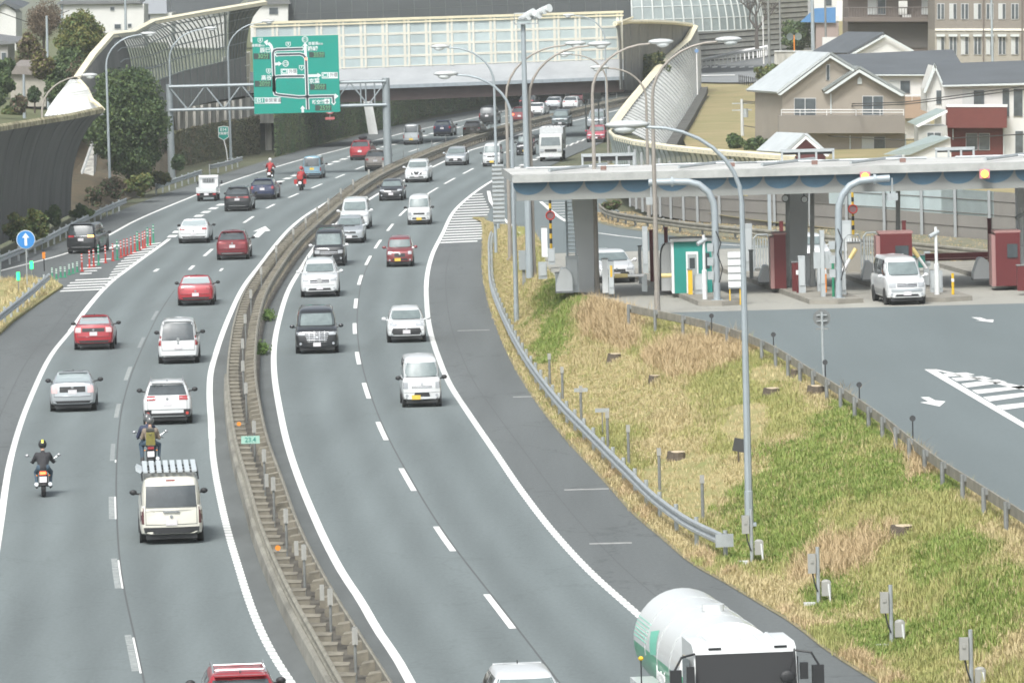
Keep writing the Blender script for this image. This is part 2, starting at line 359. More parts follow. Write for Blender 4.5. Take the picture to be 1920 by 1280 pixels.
for a, c in TK: b.grid([[(off(LO, -.28)(q), q, .009), (off(LO, .28)(q), q, .009)] for q in (a, c)])
for a, c in [(420 + 5.6 * k, 422.9 + 5.6 * k) for k in range(1, 44)]:
    b.grid([[(off(RE, -.25)(q), q, .009), (off(RE, .25)(q), q, .009)] for q in (max(a, 437), max(c, 437.1))])
struct(b.build('road_marking', PAINT))
# hatched gores
def quadpx(b, P, z=.009): b.add([W(x, y, z) for x, y in P], [(0, 1, 2, 3)])
b = MB(); GR = Curve([(921,349),(910,364),(914,385),(924,410),(930,430),(893,453),(880,460)])
for k in range(20):
    yy = 358.5 + k * 4.9; a = W(960, yy).y; L0 = RE(a) + .15
    R0 = {True: None}.get(False) or Curve([(900,352),(906,368),(914,385),(924,410),(929,430),(897,452)])(a)
    if R0 - L0 > .4: b.add([(L0, a - .75, .009), (R0, a + .1, .009), (R0, a + 1.4, .009), (L0, a + .55, .009)], [(0, 1, 2, 3)])
struct(b.build('road_marking', PAINT))
b = MB()
for k, (x0, x1) in enumerate([(112,192),(118,200),(125,206),(130,214),(140,220),(203,226),(205,232),(208,238),(212,244),(216,250),(220,256),(226,262),(232,268),(238,275),(246,281),(254,287),(262,294),(272,300)]):
    y = 545 - k * 5.1; quadpx(b, [(x0, y + 1.6), (x1, y - 2.0), (x1 + 2, y - 4.0), (x0 + 2, y - .4)])
for x0, x1, y in [(150,172,513),(158,182,508),(150,190,503),(163,185,497),(172,196,491),(188,208,486)]: quadpx(b, [(x0, y + 1.2), (x1, y), (x1, y - 1.6), (x0, y - .4)])
def arrow_px(b, cx, cy, L, wd, ang, z=.009):       # painted straight arrow on a road, ang = heading from +Y
    c = W(cx, cy, z); u = Vector((math.sin(ang), math.cos(ang), 0)); v = Vector((u.y, -u.x, 0))
    for q in ([(-.5, -.12), (.1, -.12), (.1, .12), (-.5, .12)], [(.1, -.5), (.5, 0), (.1, .5)]):
        b.add([c + u * L * a + v * wd * e for a, e in q], [tuple(range(len(q)))])
for P in ([(472,444.5),(485,445),(497,433.5),(507,432.5),(497.5,424),(474,434),(484,433.7)], [(200,466),(207,467),(218,461.5),(224,462.5),(223,458),(206,459.8),(212,461)], [(466,465),(470,466),(473,464),(467,461)]): b.add([W(x, y, .009) for x, y in P], [tuple(range(len(P)))])
quadpx(b, [(286, 509), (293, 509), (300, 504), (293, 504)]); quadpx(b, [(410, 508), (415, 508), (420, 503), (415, 503)])
struct(b.build('road_marking', PAINT))
DRAIN = mat('drain_cover', (.30, .30, .29), .8, var=.2, scale=5)
for x0, x1, y in [(858,918,620),(962,1005,744),(1058,1142,918),(1105,1185,1019)]:
    a, c = W(x0, y), W(x1, y); MBd = MB().bx(a.x, c.x, a.y - .16, a.y + .16, -.05, .006)
    tag(MBd.build('drain_cover', DRAIN), f'light grating across the hard shoulder, {dict([(620,"farthest of the four"),(744,"second farthest"),(918,"third farthest and widest"),(1019,"nearest to the tanker")])[y]}', 'drain grating')

# toll plaza deck and ramp
RX = lambda y: max(XR(y), PE(365) if y > 366 else -99) if y < 374 else RE(y) + 2.4
FAR = lambda y: 90.0 if y < 318 else (90 + (WLb(322) - 90) * (y - 318) / 4 if y < 322 else WLb(y))
strip('plaza_road', XR, lambda y: 90, 110, 241.5, lambda y: ZP, ASPP, 4, n=4)
strip('plaza_concrete', XR, lambda y: 90, 241.5, 292, lambda y: ZP, CONC, 4, n=6)
strip('ramp', RX, FAR, 292, 455, lambda y: zr(y) + .006, ASPP, 3, n=6)
def zp(y): return (zr(y) if y > 292 else ZP) + .02
b = MB()
def qz(P, z=ZP + .006): b.add([W(x, y, z) for x, y in P], [tuple(range(len(P)))])
qz([(1733,692),(1752,692),(1925,795),(1925,805)]); qz([(1745,692),(1755,692),(1925,725),(1925,732),(1840,713)])
for a in ([(1768,700),(1776,706),(1828,702),(1812,698)],[(1783,708),(1794,714),(1860,709),(1842,705)],[(1802,719),(1813,726),(1888,716),(1870,711)],[(1822,731),(1834,738),(1925,727),(1925,722)],[(1843,744),(1856,752),(1925,742),(1925,735)],[(1868,760),(1882,768),(1925,762),(1925,754)]): qz(a)
qz([(1726,744),(1742,744),(1753,750),(1773,752),(1762,761.5),(1725,754),(1741,752.5)]); qz([(1821,594.5),(1838,595),(1850,599),(1863,599),(1862,604),(1829,600.5),(1839,600)])
arrow_px(b, 1188, 464, 7, 1.6, R(190), 1.2)
struct(b.build('road_marking', PAINT))
b = MB()
def pl(P, wd=.2, zz=None):        # painted line through pixels on the sloping ramp
    for (x0, y0), (x1, y1) in zip(P[:-1], P[1:]):
        pts = []
        for x, y in ((x0, y0), (x1, y1)):
            z = 1.0
            for _ in range(12): z = zp(W(x, y, z).y)
            pts.append(W(x, y, z))
        a, c = pts; d = (c - a).normalized(); n = Vector((d.y, -d.x, 0)).normalized() * wd / 2
        m_ = max(1, int((c - a).length / 2)); Pg = []
        for k in range(m_ + 1):
            q = a.lerp(c, k / m_); Pg.append([Vector((q.x - n.x, q.y - n.y, zp(q.y))), Vector((q.x + n.x, q.y + n.y, zp(q.y)))])
        b.grid(Pg)
pl([(916,358),(920,377),(940,405),(966,427),(982,441)], .25); pl([(1014,378),(1040,400),(1062,415)], .25)
for y in range(381, 414, 5): pl([(1018 + (y - 381) * 1.4, y), (1062, y - 1)], .5)
pl([(1122,437),(1160,442),(1204,447)], .2); pl([(1350,458),(1420,462)], .2); pl([(1780,490),(1830,497)], .2)
struct(b.build('road_marking', PAINT))

# the bank between expressway and toll plaza
def fbm(x, y):
    return (math.sin(x * 1.3 + y * .21) * math.cos(y * .17 - x * .4) + .5 * math.sin(x * 2.9 - y * .43) + .35 * math.sin(y * .9 + x * 1.7)) / 1.85
def bank(y, u):
    a, c = PE_(y), XR(y); zt = zr(y) if y > 292 else ZP
    s = sm(.16 if y < 260 else .05, .93, u); x = a + (c - a) * u
    return Vector((x, y, s * (zt - .05) + .10 * fbm(x, y) * math.sin(math.pi * u) + .03))
BANKM = mat('bank_soil_grass', (0.33, 0.27, 0.13), .95, col2=(0.20, 0.21, 0.07), scale=.55, detail=6, bump=.3)
bk = MB().grid([[bank(y, j / 14) for j in range(15)] for y in np.arange(112, 375, 2.0)])
struct(bk.build('grass_bank', BANKM, smooth=True))
# little island between the main road and the exit lane, left edge
ISL = [W(x, y, .1) for x, y in [(118,535),(95,521),(0,522),(-80,530),(-80,660),(0,624),(25,600),(82,560)]]
struct(MB().prism([(p.x, p.y, -.05) for p in ISL], (0, 0, .17)).build('verge', BANKM))
# low kerb on the bank side
EDGEM = mat('edge_litter', (.26, .21, .13), .95, col2=(.15, .15, .08), scale=2.5)
strip('verge_edge', off(PE_, -.12), off(PE_, .25), 112, 372, .02, EDGEM, 3)

# grass, in tufts of separate blades
def grass(name, pts, hgt, m, blades=5, wid=.02, lean=.5, label='', flat=False):
    P = np.asarray(pts, np.float32); n = len(P)
    if n == 0: return
    P = np.repeat(P, blades, 0); n = len(P); h = np.repeat(np.asarray(hgt, np.float32), blades) * rng.uniform(.55, 1.25, n)
    P[:, :2] += rng.normal(0, .07, (n, 2)); a = rng.uniform(0, 2 * math.pi, n); ln = rng.uniform(.1, 1, n) * lean * h
    dx, dy = np.cos(a), np.sin(a); wx, wy = -dy * wid, dx * wid
    b0 = P + np.stack([wx, wy, 0 * a], 1); b1 = P - np.stack([wx, wy, 0 * a], 1)
    mid = P + np.stack([dx * ln * .4, dy * ln * .4, h * .62], 1); tip = P + np.stack([dx * ln, dy * ln, h], 1)
    mw = np.stack([wx, wy, 0 * a], 1) * .8; V = np.stack([b0, b1, mid - mw, mid + mw, tip], 1).reshape(-1, 3)
    i = np.arange(n)[:, None] * 5; T = np.concatenate([i + [0, 1, 2], i + [0, 2, 3], i + [3, 2, 4]], 1).reshape(-1, 3)
    o = arrmesh(name, V, T, m); o['kind'] = 'stuff'; tag(o, label, 'grass'); return o
def gm(n, a, b_): return leafmat(n, a, b_, 1.6)
GD = gm('straw', (0.39, 0.32, 0.165), (0.49, 0.41, 0.235)); GO = gm('olive_grass', (0.235, 0.260, 0.080), (0.37, 0.345, 0.14))
GG = gm('fresh_green', (0.135, 0.205, 0.040), (0.235, 0.29, 0.075)); GR_ = gm('russet_straw', (0.40, 0.30, 0.165), (0.50, 0.39, 0.235))
def vnoise(seed):
    r = np.random.default_rng(seed); G = r.random((64, 64))
    def f(x, y):
        xi, yi = np.floor(x).astype(int), np.floor(y).astype(int); fx, fy = x - xi, y - yi; fx = fx * fx * (3 - 2 * fx); fy = fy * fy * (3 - 2 * fy)
        g = lambda i, j: G[i % 64, j % 64]
        return (g(xi, yi) * (1 - fx) + g(xi + 1, yi) * fx) * (1 - fy) + (g(xi, yi + 1) * (1 - fx) + g(xi + 1, yi + 1) * fx) * fy
    return lambda x, y: .6 * f(x, y) + .4 * f(2.3 * x + 9, 2.3 * y + 5)
n1, n2 = vnoise(3), vnoise(11)
# green weed patches measured in the photo: centre px, radius in metres (x, y)
GREENS = [(1500, 900, 1.9, 10), (1560, 1060, 1.0, 4), (1450, 1130, 1.0, 4), (1640, 1130, 1.2, 4), (1850, 1150, 1.3, 4), (1780, 1060, 1.0, 4), (1440, 960, 1.7, 7), (1600, 840, 1.6, 8), (1690, 800, 1.3, 6), (1640, 930, 1.0, 6), (1300, 1010, 1.2, 5), (1330, 1040, 1.2, 5), (1520, 1235, 1.0, 4), (1380, 1060, .8, 4), (1760, 960, .8, 3), (1060, 575, 1.4, 12), (1040, 610, .9, 9), (1700, 1250, 1.2, 4), (1250, 590, 1, 6)]
RUSS = [(1680, 930, 1.1, 4), (1620, 790, .8, 3), (1150, 610, 1.6, 9), (1240, 680, 1.2, 6), (1330, 690, 1.4, 6), (1130, 650, 1.2, 6), (1570, 1010, 1.2, 4), (1270, 610, 1, 5)]
BARE = [(1300, 850, 1.6, 8), (1250, 880, 1.3, 6), (1400, 800, 1.0, 7), (1440, 740, .8, 6)]
def near(L, x, y, z=1.0):
    v = -9.0
    for px_, py_, rx, ry in L:
        p = W(px_, py_, z); v = max(v, 1 - math.hypot((x - p.x) / rx, (y - p.y) / ry))
    return v
pools = {k: ([], []) for k in 'dogr'}
N = 100000
ys = 112 + (372 - 112) * rng.random(N) ** 1.35; us = rng.random(N)
for y, u in zip(ys, us):
    p = bank(y, u)
    if y > 262 and rng.random() < .35: continue
    a = float(n1(np.array(p.x * .38), np.array(y * .10))); c = float(n2(np.array(p.x * .9 + 3), np.array(y * .24)))
    gv = near(GREENS, p.x, y) + 1.1 * (c - .5) + .5 * (rng.random() - .5); rv = near(RUSS, p.x, y) + 1.2 * (c - .5) + .6 * (rng.random() - .5); bv = near(BARE, p.x, y) + 1.2 * (c - .5)
    edge = u < .10
    if edge: k = 'o' if c > .62 else 'd' if c < .48 else 'r'; h = .10 + .14 * c
    elif gv > 0.05: k = 'g'; h = .12 + .08 * c
    elif rv > 0: k = 'r'; h = .24 + .2 * c
    elif bv > 0:
        if rng.random() < .75: continue
        k = 'd'; h = .12
    elif a + .25 * (rng.random() - .5) > .54: k = 'o'; h = .10 + .16 * c
    elif a + .25 * (rng.random() - .5) < .46: k = 'd'; h = .08 + .14 * c
    else: k = 'd' if rng.random() < .5 else 'o'; h = .10 + .16 * c
    if k == 'g' and rng.random() < .28: k = 'o' if rng.random() < .7 else 'd'
    if rng.random() < .025 and k != 'g': h *= 2.0
    if y > 205 and p.z < .9 and k != 'g': k = 'd' if rng.random() < .8 else 'o'; h *= .6
    pools[k][0].append(tuple(p)); pools[k][1].append(h)
grass('grass', *pools['d'], GD, 6, .009, .9, 'short straw coloured dry grass over the lower part of the bank')
grass('grass', *pools['o'], GO, 7, .009, .8, 'olive green mixed grass over the upper part of the bank')
grass('grass', *pools['g'], GG, 11, .011, .8, 'fresh bright green weeds in patches on the bank')
grass('grass', *pools['r'], GR_, 8, .008, 1.2, 'long russet dead grass in tangled clumps on the bank')
P = []; hh = []
for _ in range(3500):
    y = rng.uniform(270, 345); x = rng.uniform(-34, -19); q = Vector((x, y, .12))
    px_, py_ = 960 + x / y * F, 0
    # inside the island polygon (even-odd)
    ins = False
    for i in range(len(ISL)):
        a, c = ISL[i], ISL[i - 1]
        if (a.y > y) != (c.y > y) and x < (c.x - a.x) * (y - a.y) / (c.y - a.y) + a.x: ins = not ins
    if ins: P.append((x, y, .1)); hh.append(.25)
grass('grass', P, hh, GD, 7, .016, .7, 'dry straw grass on the small island left of the main road')

# ---------------------------------------------------------------- median barrier, guard rails, small posts
def wprof(b, f, Y0, Y1, z0, side, step=2.0, m=None, s=1.0):       # W-beam swept along X = f(Y)
    P = []; ys = list(np.arange(Y0, Y1, step)) + [Y1]
    pr = [(0, .40), (.06, .45), (.06, .52), (0, .57), (0, .61), (.06, .66), (.06, .73), (0, .78), (-.035, .76), (-.035, .42), (0, .40)]
    for y in ys:
        zz = z0(y) if callable(z0) else z0
        P.append([Vector((off(f, side * o * s)(y), y, zz + h * s)) for o, h in pr])
    b.grid(P, m)
md = empty('median_barrier', (MR(150), 150, 0), 0, 'weathered median barrier of twin rails with close cross brackets between the carriageways', 'crash barrier')
md_i = Matrix.Translation(-Vector((MR(150), 150, 0)))
def under(o, root): o.parent = root; o.matrix_parent_inverse = Matrix.Translation(-root.location) if not root.rotation_euler.z else root.matrix_world.inverted(); return o
for f, s_ in ((ML, -1), (MR, 1)):
    b = MB(); wprof(b, f, 108, 720, 0, s_); under(b.build('rail', RAILW), md)
b = MB()
P = []
for y in list(np.arange(108, 232, 3)):
    x = LB(y); P.append([Vector((x - .08, y, -.02)), Vector((x - .06, y, .40)), Vector((x - .02, y, .46)), Vector((x + .14, y, .46)), Vector((x + .14, y, -.02))])
b.grid(P); under(b.build('footing_wall', mat('median_wall', (.15, .145, .125), .9, col2=(.30, .29, .25), scale=.9, stretch=(1, .4, 1))), md)
strip('median_base', LB, RB, 106, 740, .03, mat('median_base', (.055, .05, .042), .95, col2=(.13, .12, .10), scale=.8), 3)  # colour darkened to paint in the shadow between the brackets
BRK = mat('bracket_plate', (.18, .165, .13), .8, var=.35, scale=1.5)
def bracket(b, y):
    xl, xr = ML(y), MR(y)
    b.prism([(xl, y, .36), (xl + .40, y + .03, .52), (xl + .40, y + .03, .70), (xl, y, .70)], (0, .05, 0))
    b.prism([(xl, y, .70), (xl + .40, y + .03, .70), (xl + .42, y + .40, .73), (xl, y + .5, .74)], (0, 0, -.03))
    b.prism([(xr - .44, y + .5, .42), (xr, y + .5, .34), (xr, y + .5, .70), (xr - .44, y + .5, .60)], (0, .05, 0))
    b.prism([(xr - .40, y + .5, .66), (xr, y + .5, .72), (xr, y + .85, .74), (xr - .36, y + .75, .69)], (0, 0, -.03))
    b.bx(xl + .03, xl + .13, y + .1, y + .2, 0, .60); b.bx(xr - .13, xr - .03, y + .6, y + .7, 0, .6)
ys = list(np.arange(124, 700, 2.0)); rest = MB()
for i, y in enumerate(ys):
    if i < 98: b = MB(); bracket(b, y); under(b.build('bracket', BRK), md)
    else: bracket(rest, y)
o = under(rest.build('bracket', BRK), md); o['kind'] = 'stuff'

BOXG = mat('post_box_grey', (.30, .30, .28), .6, var=.08)
def put(b, name, root, m=None, **k): o = b.build(name, m, root, **k); return o
def marker(x, y, z, hgt, label, group, box=True, double=False):
    t = empty('marker_post', (x, y, z), 0, label, 'marker post', group)
    MB().tube([(0, 0, 0), (0, 0, hgt)], .035, n=8).build('post', GALVD, t)
    if box:
        MB().box((0, -.03, hgt - .22), (.13, .09, .40)).box((0, -.08, hgt - .22), (.03, .012, .36)).build('reflector_box', BOXG, t)
        if double: MB().box((-.2, .12, hgt - .12), (.11, .09, .38)).build('reflector_box', BOXG, t)
mp_px = [(697,1290),(644,1211),(597,1121),(557,1048),(529,983),(507,926),(488,868),(470,790),(463,745),(455,700),(463,650),(467,600),(480,553),(490,510),(505,470),(522,447),(540,428),(560,410),(582,390),(604,372),(635,352),(660,337)]
desc = ['at the bottom edge of the photo', 'second above the bottom edge', 'third above the bottom edge', 'fourth above the bottom edge']
for i, (x, y) in enumerate(mp_px):
    p = W(x, y, .1); x0 = ML(p.y) + .58
    marker(x0, p.y, .05, 1.5 if i < 14 else 1.35, 'grey marker post with a slim box standing inside the median barrier', 'marker posts along the median', double=i in (1, 2, 4))
for k in range(16):
    y = 470 + 12.5 * k; marker(ML(y) - .2, y, .05, 1.25, 'thin grey marker post beside the far stretch of the median', 'thin posts beside the far median', box=False)
# green distance plate on the median
p = W(470, 838, .7); t = empty('distance_sign', (p.x, p.y, .1), 0, 'small pale green distance plate 23.4 on the median', 'sign')
MB().tube([(0, .04, 0), (0, .04, .9)], .025, n=6).build('post', GALVD, t)
MB().box((0, 0, .85), (.62, .02, .26)).build('plate', mat('pale_green', (.30, .50, .42), .5), t)
def textobj(txt, size, m, loc, parent, name='lettering', rot=(math.pi / 2, 0, 0), ext=.004, align='CENTER', sx=1.0, bold=0.0):
    cu = bpy.data.curves.new(name, 'FONT'); cu.body = txt; cu.size = size; cu.extrude = ext; cu.align_x = align; cu.align_y = 'CENTER'; cu.offset = bold
    cu.resolution_u = 3; o = bpy.data.objects.new(name, cu); C.objects.link(o)
    dg = bpy.context.evaluated_depsgraph_get(); me = bpy.data.meshes.new_from_object(o.evaluated_get(dg)); bpy.data.objects.remove(o)
    me.materials.clear(); me.materials.append(m); o = link(name, me, parent); o.location = loc; o.rotation_euler = rot; o.scale = (sx, 1, 1); return o
textobj('23.4', .22, TEAL, (0, -.018, .85), t)
for x, y, l in ((448, 797, 'upper'), (521, 1030, 'lower')):
    p = W(x, y, .8); t = empty('reflector', (p.x, p.y, .7), 0, f'small round orange reflector on the left median rail, {l} of the two', 'reflector')
    MB().tube([(0, .02, 0), (0, .02, .12)], .015, n=6).build('stem', GALVD, t); MB().disc((0, 0, .15), .075, (0, 1, 0), .03).build('lens', ORANGE, t)

def guard(name, label, f, Y0, Y1, zf, side, rz=None, post=4.0, m=GALV, group=None, thick=1.0):
    y_m = (Y0 + Y1) / 2; z0 = zf(y_m) if callable(zf) else zf
    t = empty(name, (f(y_m), y_m, z0), 0, label, 'guard rail', group)
    b = MB(); wprof(b, f, Y0, Y1, zf, side, m=None, s=thick); under(b.build('rail', m), t)
    y = Y0 + .3
    while y < Y1:
        zz = zf(y) if callable(zf) else zf; x = off(f, -side * .14)(y)
        under(MB().tube([(x, y, zz - .4), (x, y, zz + .82 * thick)], .065, n=8).box((x + side * .07, y, zz + .6), (.1, .08, .16)).build('post', GALVD if m is RAILW else GALV, t), t); y += post
    return t
GRt = Curve([(925,425),(919,440),(917,480),(921,530),(940,580),(970,640),(1010,700),(1060,760),(1100,800),(1170,870),(1240,935),(1300,975),(1352,999)], z=.78)
y0, y1 = W(1356, 1000, .78).y, W(921, 432, .78).y
guard('guard_rail', 'long silver guard rail curving along the foot of the grass bank', GRt, y0, y1 - 1, 0.02, -1, post=4)
tag(MB().box((GRt(y0) + .05, y0 - .1, .6), (.5, .06, .36), rz=.1).build('rail_end_plate', GALV), 'pale end plate closing the near end of the bank guard rail', 'rail end')
URt = Curve([(1225,575),(1300,590),(1400,620),(1530,690),(1640,760),(1760,850),(1840,900),(1920,950),(2080,1065)], z=ZP + .78)
guard('guard_rail', 'weathered guard rail with brown posts at the top of the bank beside the plaza road', URt, 128, W(1160, 566, ZP + .78).y, ZP, 1, post=4, m=RAILW, thick=.86)
EPr = Curve([(8,476),(60,455),(120,425),(180,395),(234,372)], z=.78)
guard('guard_rail', 'pale guard rail bordering the exit lane at the left edge, below the bushes', off(EPr, 0), W(0, 478, .78).y - 12, W(234, 371, .78).y, 0, 1, m=GALV)
f3 = Curve([(295,345),(340,330),(378,318)], z=.78); guard('guard_rail', 'short guard rail in front of the big dark evergreen tree', f3, W(295, 345, .78).y, W(378, 318, .78).y, 0, 1)
f4 = Curve([(395,309),(425,302),(454,293)], z=.78); guard('guard_rail', 'short guard rail in front of the ivy wall, under the small green route sign', f4, W(395, 309, .78).y, W(454, 293, .78).y, 0, 1)
f5 = Curve([(0,588),(45,553),(93,512)], z=.8); guard('guard_rail', 'light steel guard rail crossing the dry grass island at the left edge', f5, W(-60, 630, .8).y, W(93, 513, .8).y, .05, 1)
# rail in front of the noise wall behind the plaza
f6 = Curve([(1123,374,.6+.5),(1131,390,1.1),(1165,406,1.5),(1205,417,1.7),(1245,422,1.9),(1298,429,2.1),(1397,436,2.3),(1549,444,2.5),(1712,455,2.55),(1858,470,2.55),(1950,480,2.55)])
guard('guard_rail', 'long dull guard rail running along the foot of the taupe noise wall', f6, f6.Y[0], f6.Y[-1], lambda y: zr(y), -1, m=RAILW, post=6)
# posts along the bank foot
for i, (x, y, h) in enumerate([(1031,718,1.2),(1055,745,1.2),(1090,786,1.25),(1140,840,1.3),(1179,868,1.3),(1237,915,1.3),(1318,970,1.3)]):
    p = W(x, y, .15); t = empty('marker_post', (p.x, p.y, .1), 0, 'plain grey post with a flat head on the bank just behind the guard rail', 'marker post', 'posts behind the bank guard rail')
    MB().tube([(0, 0, 0), (0, 0, h)], .05, n=8).build('post', GALVD, t); MB().box((0, -.03, h - .1), (.13, .08, .24)).build('head', BOXG, t)
for (x, y, nm) in [(1410,1052,'farthest, beside the tall lamp pole'),(1535,1130,'second from the lamp pole'),(1672,1208,'third from the lamp pole'),(1822,1300,'nearest, at the bottom edge')]:
    p = W(x, y, .1); t = empty('sensor_post', (p.x, p.y, .05), 0, f'grey sensor post with two small boxes in the grass, {nm}', 'sensor post', 'sensor posts in the grass beside the shoulder')
    MB().tube([(0, 0, 0), (0, 0, 1.5)], .05, n=8).build('post', GALV, t)
    MB().box((-.16, -.04, 1.08), (.20, .14, .50)).box((-.16, -.12, 1.15), (.08, .03, .1)).build('upper_box', BOXG, t, smooth=False)
    MB().box((.20, .0, .42), (.24, .2, .36)).ell((.20, 0, .60), (.12, .1, .06)).build('lower_box', BOXG, t)
    MB().tube([(-.14, -.05, .82), (-.1, -.06, .6), (-.02, -.06, .35)], .02, BLACKP, 6).tube([(.26, -.1, .55), (.30, -.1, .05)], .025, WHITE, 6).build('cable', None, t)
    MB().box((-.25, -.25, .04), (.30, .24, .12)).build('footing', CONW, t)
for (x, y, l) in [(1090,752,'long blank plate behind the bank guard rail'),(1130,792,'small blank plate on a thin stem behind the bank guard rail')]:
    p = W(x, y + 22, .1); t = empty('small_sign', (p.x, p.y, .1), 0, l, 'sign')
    MB().tube([(0, 0, 0), (0, 0, .9)], .02, n=6).build('post', GALVD, t); MB().box((0, -.03, .85), (.5, .02, .14)).build('plate', SIGNS, t)

# ---------------------------------------------------------------- street lamps
LH = mat('lamp_glass', (.62, .65, .65), .25, coat=.5); LHT = mat('lamp_housing', (.50, .52, .52), .4, .2)
def lamp(bx_, by_, bz, hx, hy, label, m=POLE, mr=None, Y=None, r=.11, hl=1.15):
    p = W(bx_, by_, bz) if Y is None else D(bx_, by_, Y); Y = p.y; x1, z1 = XZ(hx, hy, Y); dx = x1 - p.x; s = 1 if dx > 0 else -1
    t = empty('street_lamp', (p.x, p.y, p.z), 0, label, 'street lamp', 'street lamps along the expressway')
    hz = z1 - p.z; re = abs(dx); zc = hz - re * .82
    MB().tube([(0, 0, 0), (0, 0, 1.0), (0, 0, 1.01), (0, 0, zc)], [r * 1.15, r * 1.12, r, r * .66], n=8).box((0, 0, .04), (.4, .4, .08)).build('pole', m, t)
    pts = [(s * re * (1 - math.cos(a)) * .96, 0, zc + re * .80 * math.sin(a)) for a in np.linspace(0, math.pi / 2, 9)] + [(s * re, 0, hz)]
    MB().tube(pts, [r * .62 - i * .003 for i in range(10)], n=8).build('arm', mr or m, t)
    hd = MB().ell((0, 0, .03), (hl * .5, .19, .13), n if False else None, 14, 8).build('lamp_head', LHT, t, smooth=True, ang=80); hd.location = (s * (re + hl * .35), 0, hz)
    g_ = MB().ell((s * .08, 0, -.08), (hl * .26, .15, .15), None, 12, 8).build('diffuser', LH, hd, smooth=True, ang=80)
    return t
lamp(1405, 985, .35, 1206, 235, 'tall grey lamp post rising through the bright green weeds on the bank', hl=1.3)
lamp(969, 612, .1, 853, 139, 'grey lamp post at the bank foot beside the guard rail, arm to the left')
lamp(934, 445, .0, 838, 88, 'grey lamp post just behind the hatched nose, arm to the left')
lamp(1120, 553, ZP, 1222, 80, 'grey lamp post left of the toll roof, beside the sloping white pillar', POLEB, mr=POLEB)
lamp(1233, 590, ZP, 1348, 76, 'grey lamp post on the plaza edge with a brownish arm to the right', POLEB, mr=POLEB)
lamp(957, 487, .9, 1064, 83, 'thin lamp post with brown arm to the right, left of the floodlight mast', POLEB, mr=POLEB)
lamp(1001, 520, 1.6, 1108, 84, 'thin lamp post with brown arm to the right, next to the floodlight mast', POLEB, mr=POLEB)
lamp(1217, 412, 1.2, 1137, 127, 'lamp post behind the toll roof with a rusty arm to the left', POLEB, mr=POLEB)
lamp(1139, 262, 0, 1075, 29, 'faint lamp post in front of the cream bridge panels')
lamp(1142, 330, .2, 1070, 102, 'lamp post with brown arm left, near the white sign back', POLEB, mr=POLEB)
lamp(207, 375, .1, 268, 64, 'grey lamp post left of the dark evergreen tree')
lamp(85, 412, .1, 156, 142, 'shorter rusty lamp post rising from the bushes at the left', POLEB, mr=POLEB)
lamp(324, 322, .1, 385, 54, 'lamp post right beside the left pole of the sign gantry')
lamp(433, 298, .1, 494, 41, 'lamp post in front of the ivy wall, left of the big green sign')
lamp(-2, 525, .1, -40, 205, 'grey pole at the left edge of the photo')
# floodlight mast
p = W(993, 521, 1.6); t = empty('floodlight_mast', tuple(p), 0, 'tall grey mast carrying a cluster of floodlights at its top', 'floodlight mast')
hz = XZ(985, 45, p.y)[1] - p.z
MB().tube([(0, 0, 0), (0, 0, hz)], [.17, .11], n=10).build('pole', POLE, t)
MB().box((.15, 0, hz), (1.1, .7, .05)).tube([(-.4, -.35, hz), (-.4, -.35, hz + .5), (.7, -.35, hz + .5), (.7, -.35, hz)], .025).build('platform', GALV, t)
for k, (a, c) in enumerate([(-.15, .25), (.1, .42), (.35, .3), (.6, .5), (.85, .6)]):
    MB().tube([(a, -.1 * (k % 2), hz + c), (a + .42, -.45, hz + c + .12)], [.10, .2], n=12).build('floodlight', LH, t)

# ---------------------------------------------------------------- gantry and its big green sign
GY = W(728, 324, 0).y
GP = mat('gantry_paint', (.27, .305, .32), .5, .25, var=.06)
t = empty('sign_gantry', (XZ(728, 324, GY)[0], GY, 0), 0, 'grey tube gantry on two poles spanning the left carriageway', 'gantry')
gx0, gx1 = XZ(322, 325, GY)[0], XZ(728, 324, GY)[0]; zt = XZ(700, 153, GY)[1]; zb = XZ(700, 197, GY)[1]
b = MB().tube([(gx1, GY, 0), (gx1, GY, zt + .25)], [.34, .30], n=14); under(b.build('pole', GP, smooth=True), t)
b = MB().tube([(gx0, GY, 0), (gx0, GY, zt + .2)], [.30, .26], n=14); under(b.build('pole', GP, smooth=True), t)
for dy in (-.35, .35):
    for z in (zt, zb): under(MB().tube([(gx0, GY + dy, z), (gx1, GY + dy, z)], .12, n=8).build('chord', GP, smooth=True), t)
nb = 12
for k in range(nb):
    a, c = gx0 + (gx1 - gx0) * k / nb, gx0 + (gx1 - gx0) * (k + 1) / nb
    b = MB()
    for dy in (-.35, .35): b.tube([(a, GY + dy, zb if k % 2 else zt), (c, GY + dy, zt if k % 2 else zb)], .055, n=6)
    b.tube([(a, GY - .35, zb), (a, GY + .35, zb)], .05, n=6); under(b.build('brace', GP), t)
for a in (-.9, -1.6, -2.0): under(MB().tube([(gx1 + a, GY - .35, zb), (gx1 + a, GY - .35, zt)], .06, n=6).build('brace', GP), t)
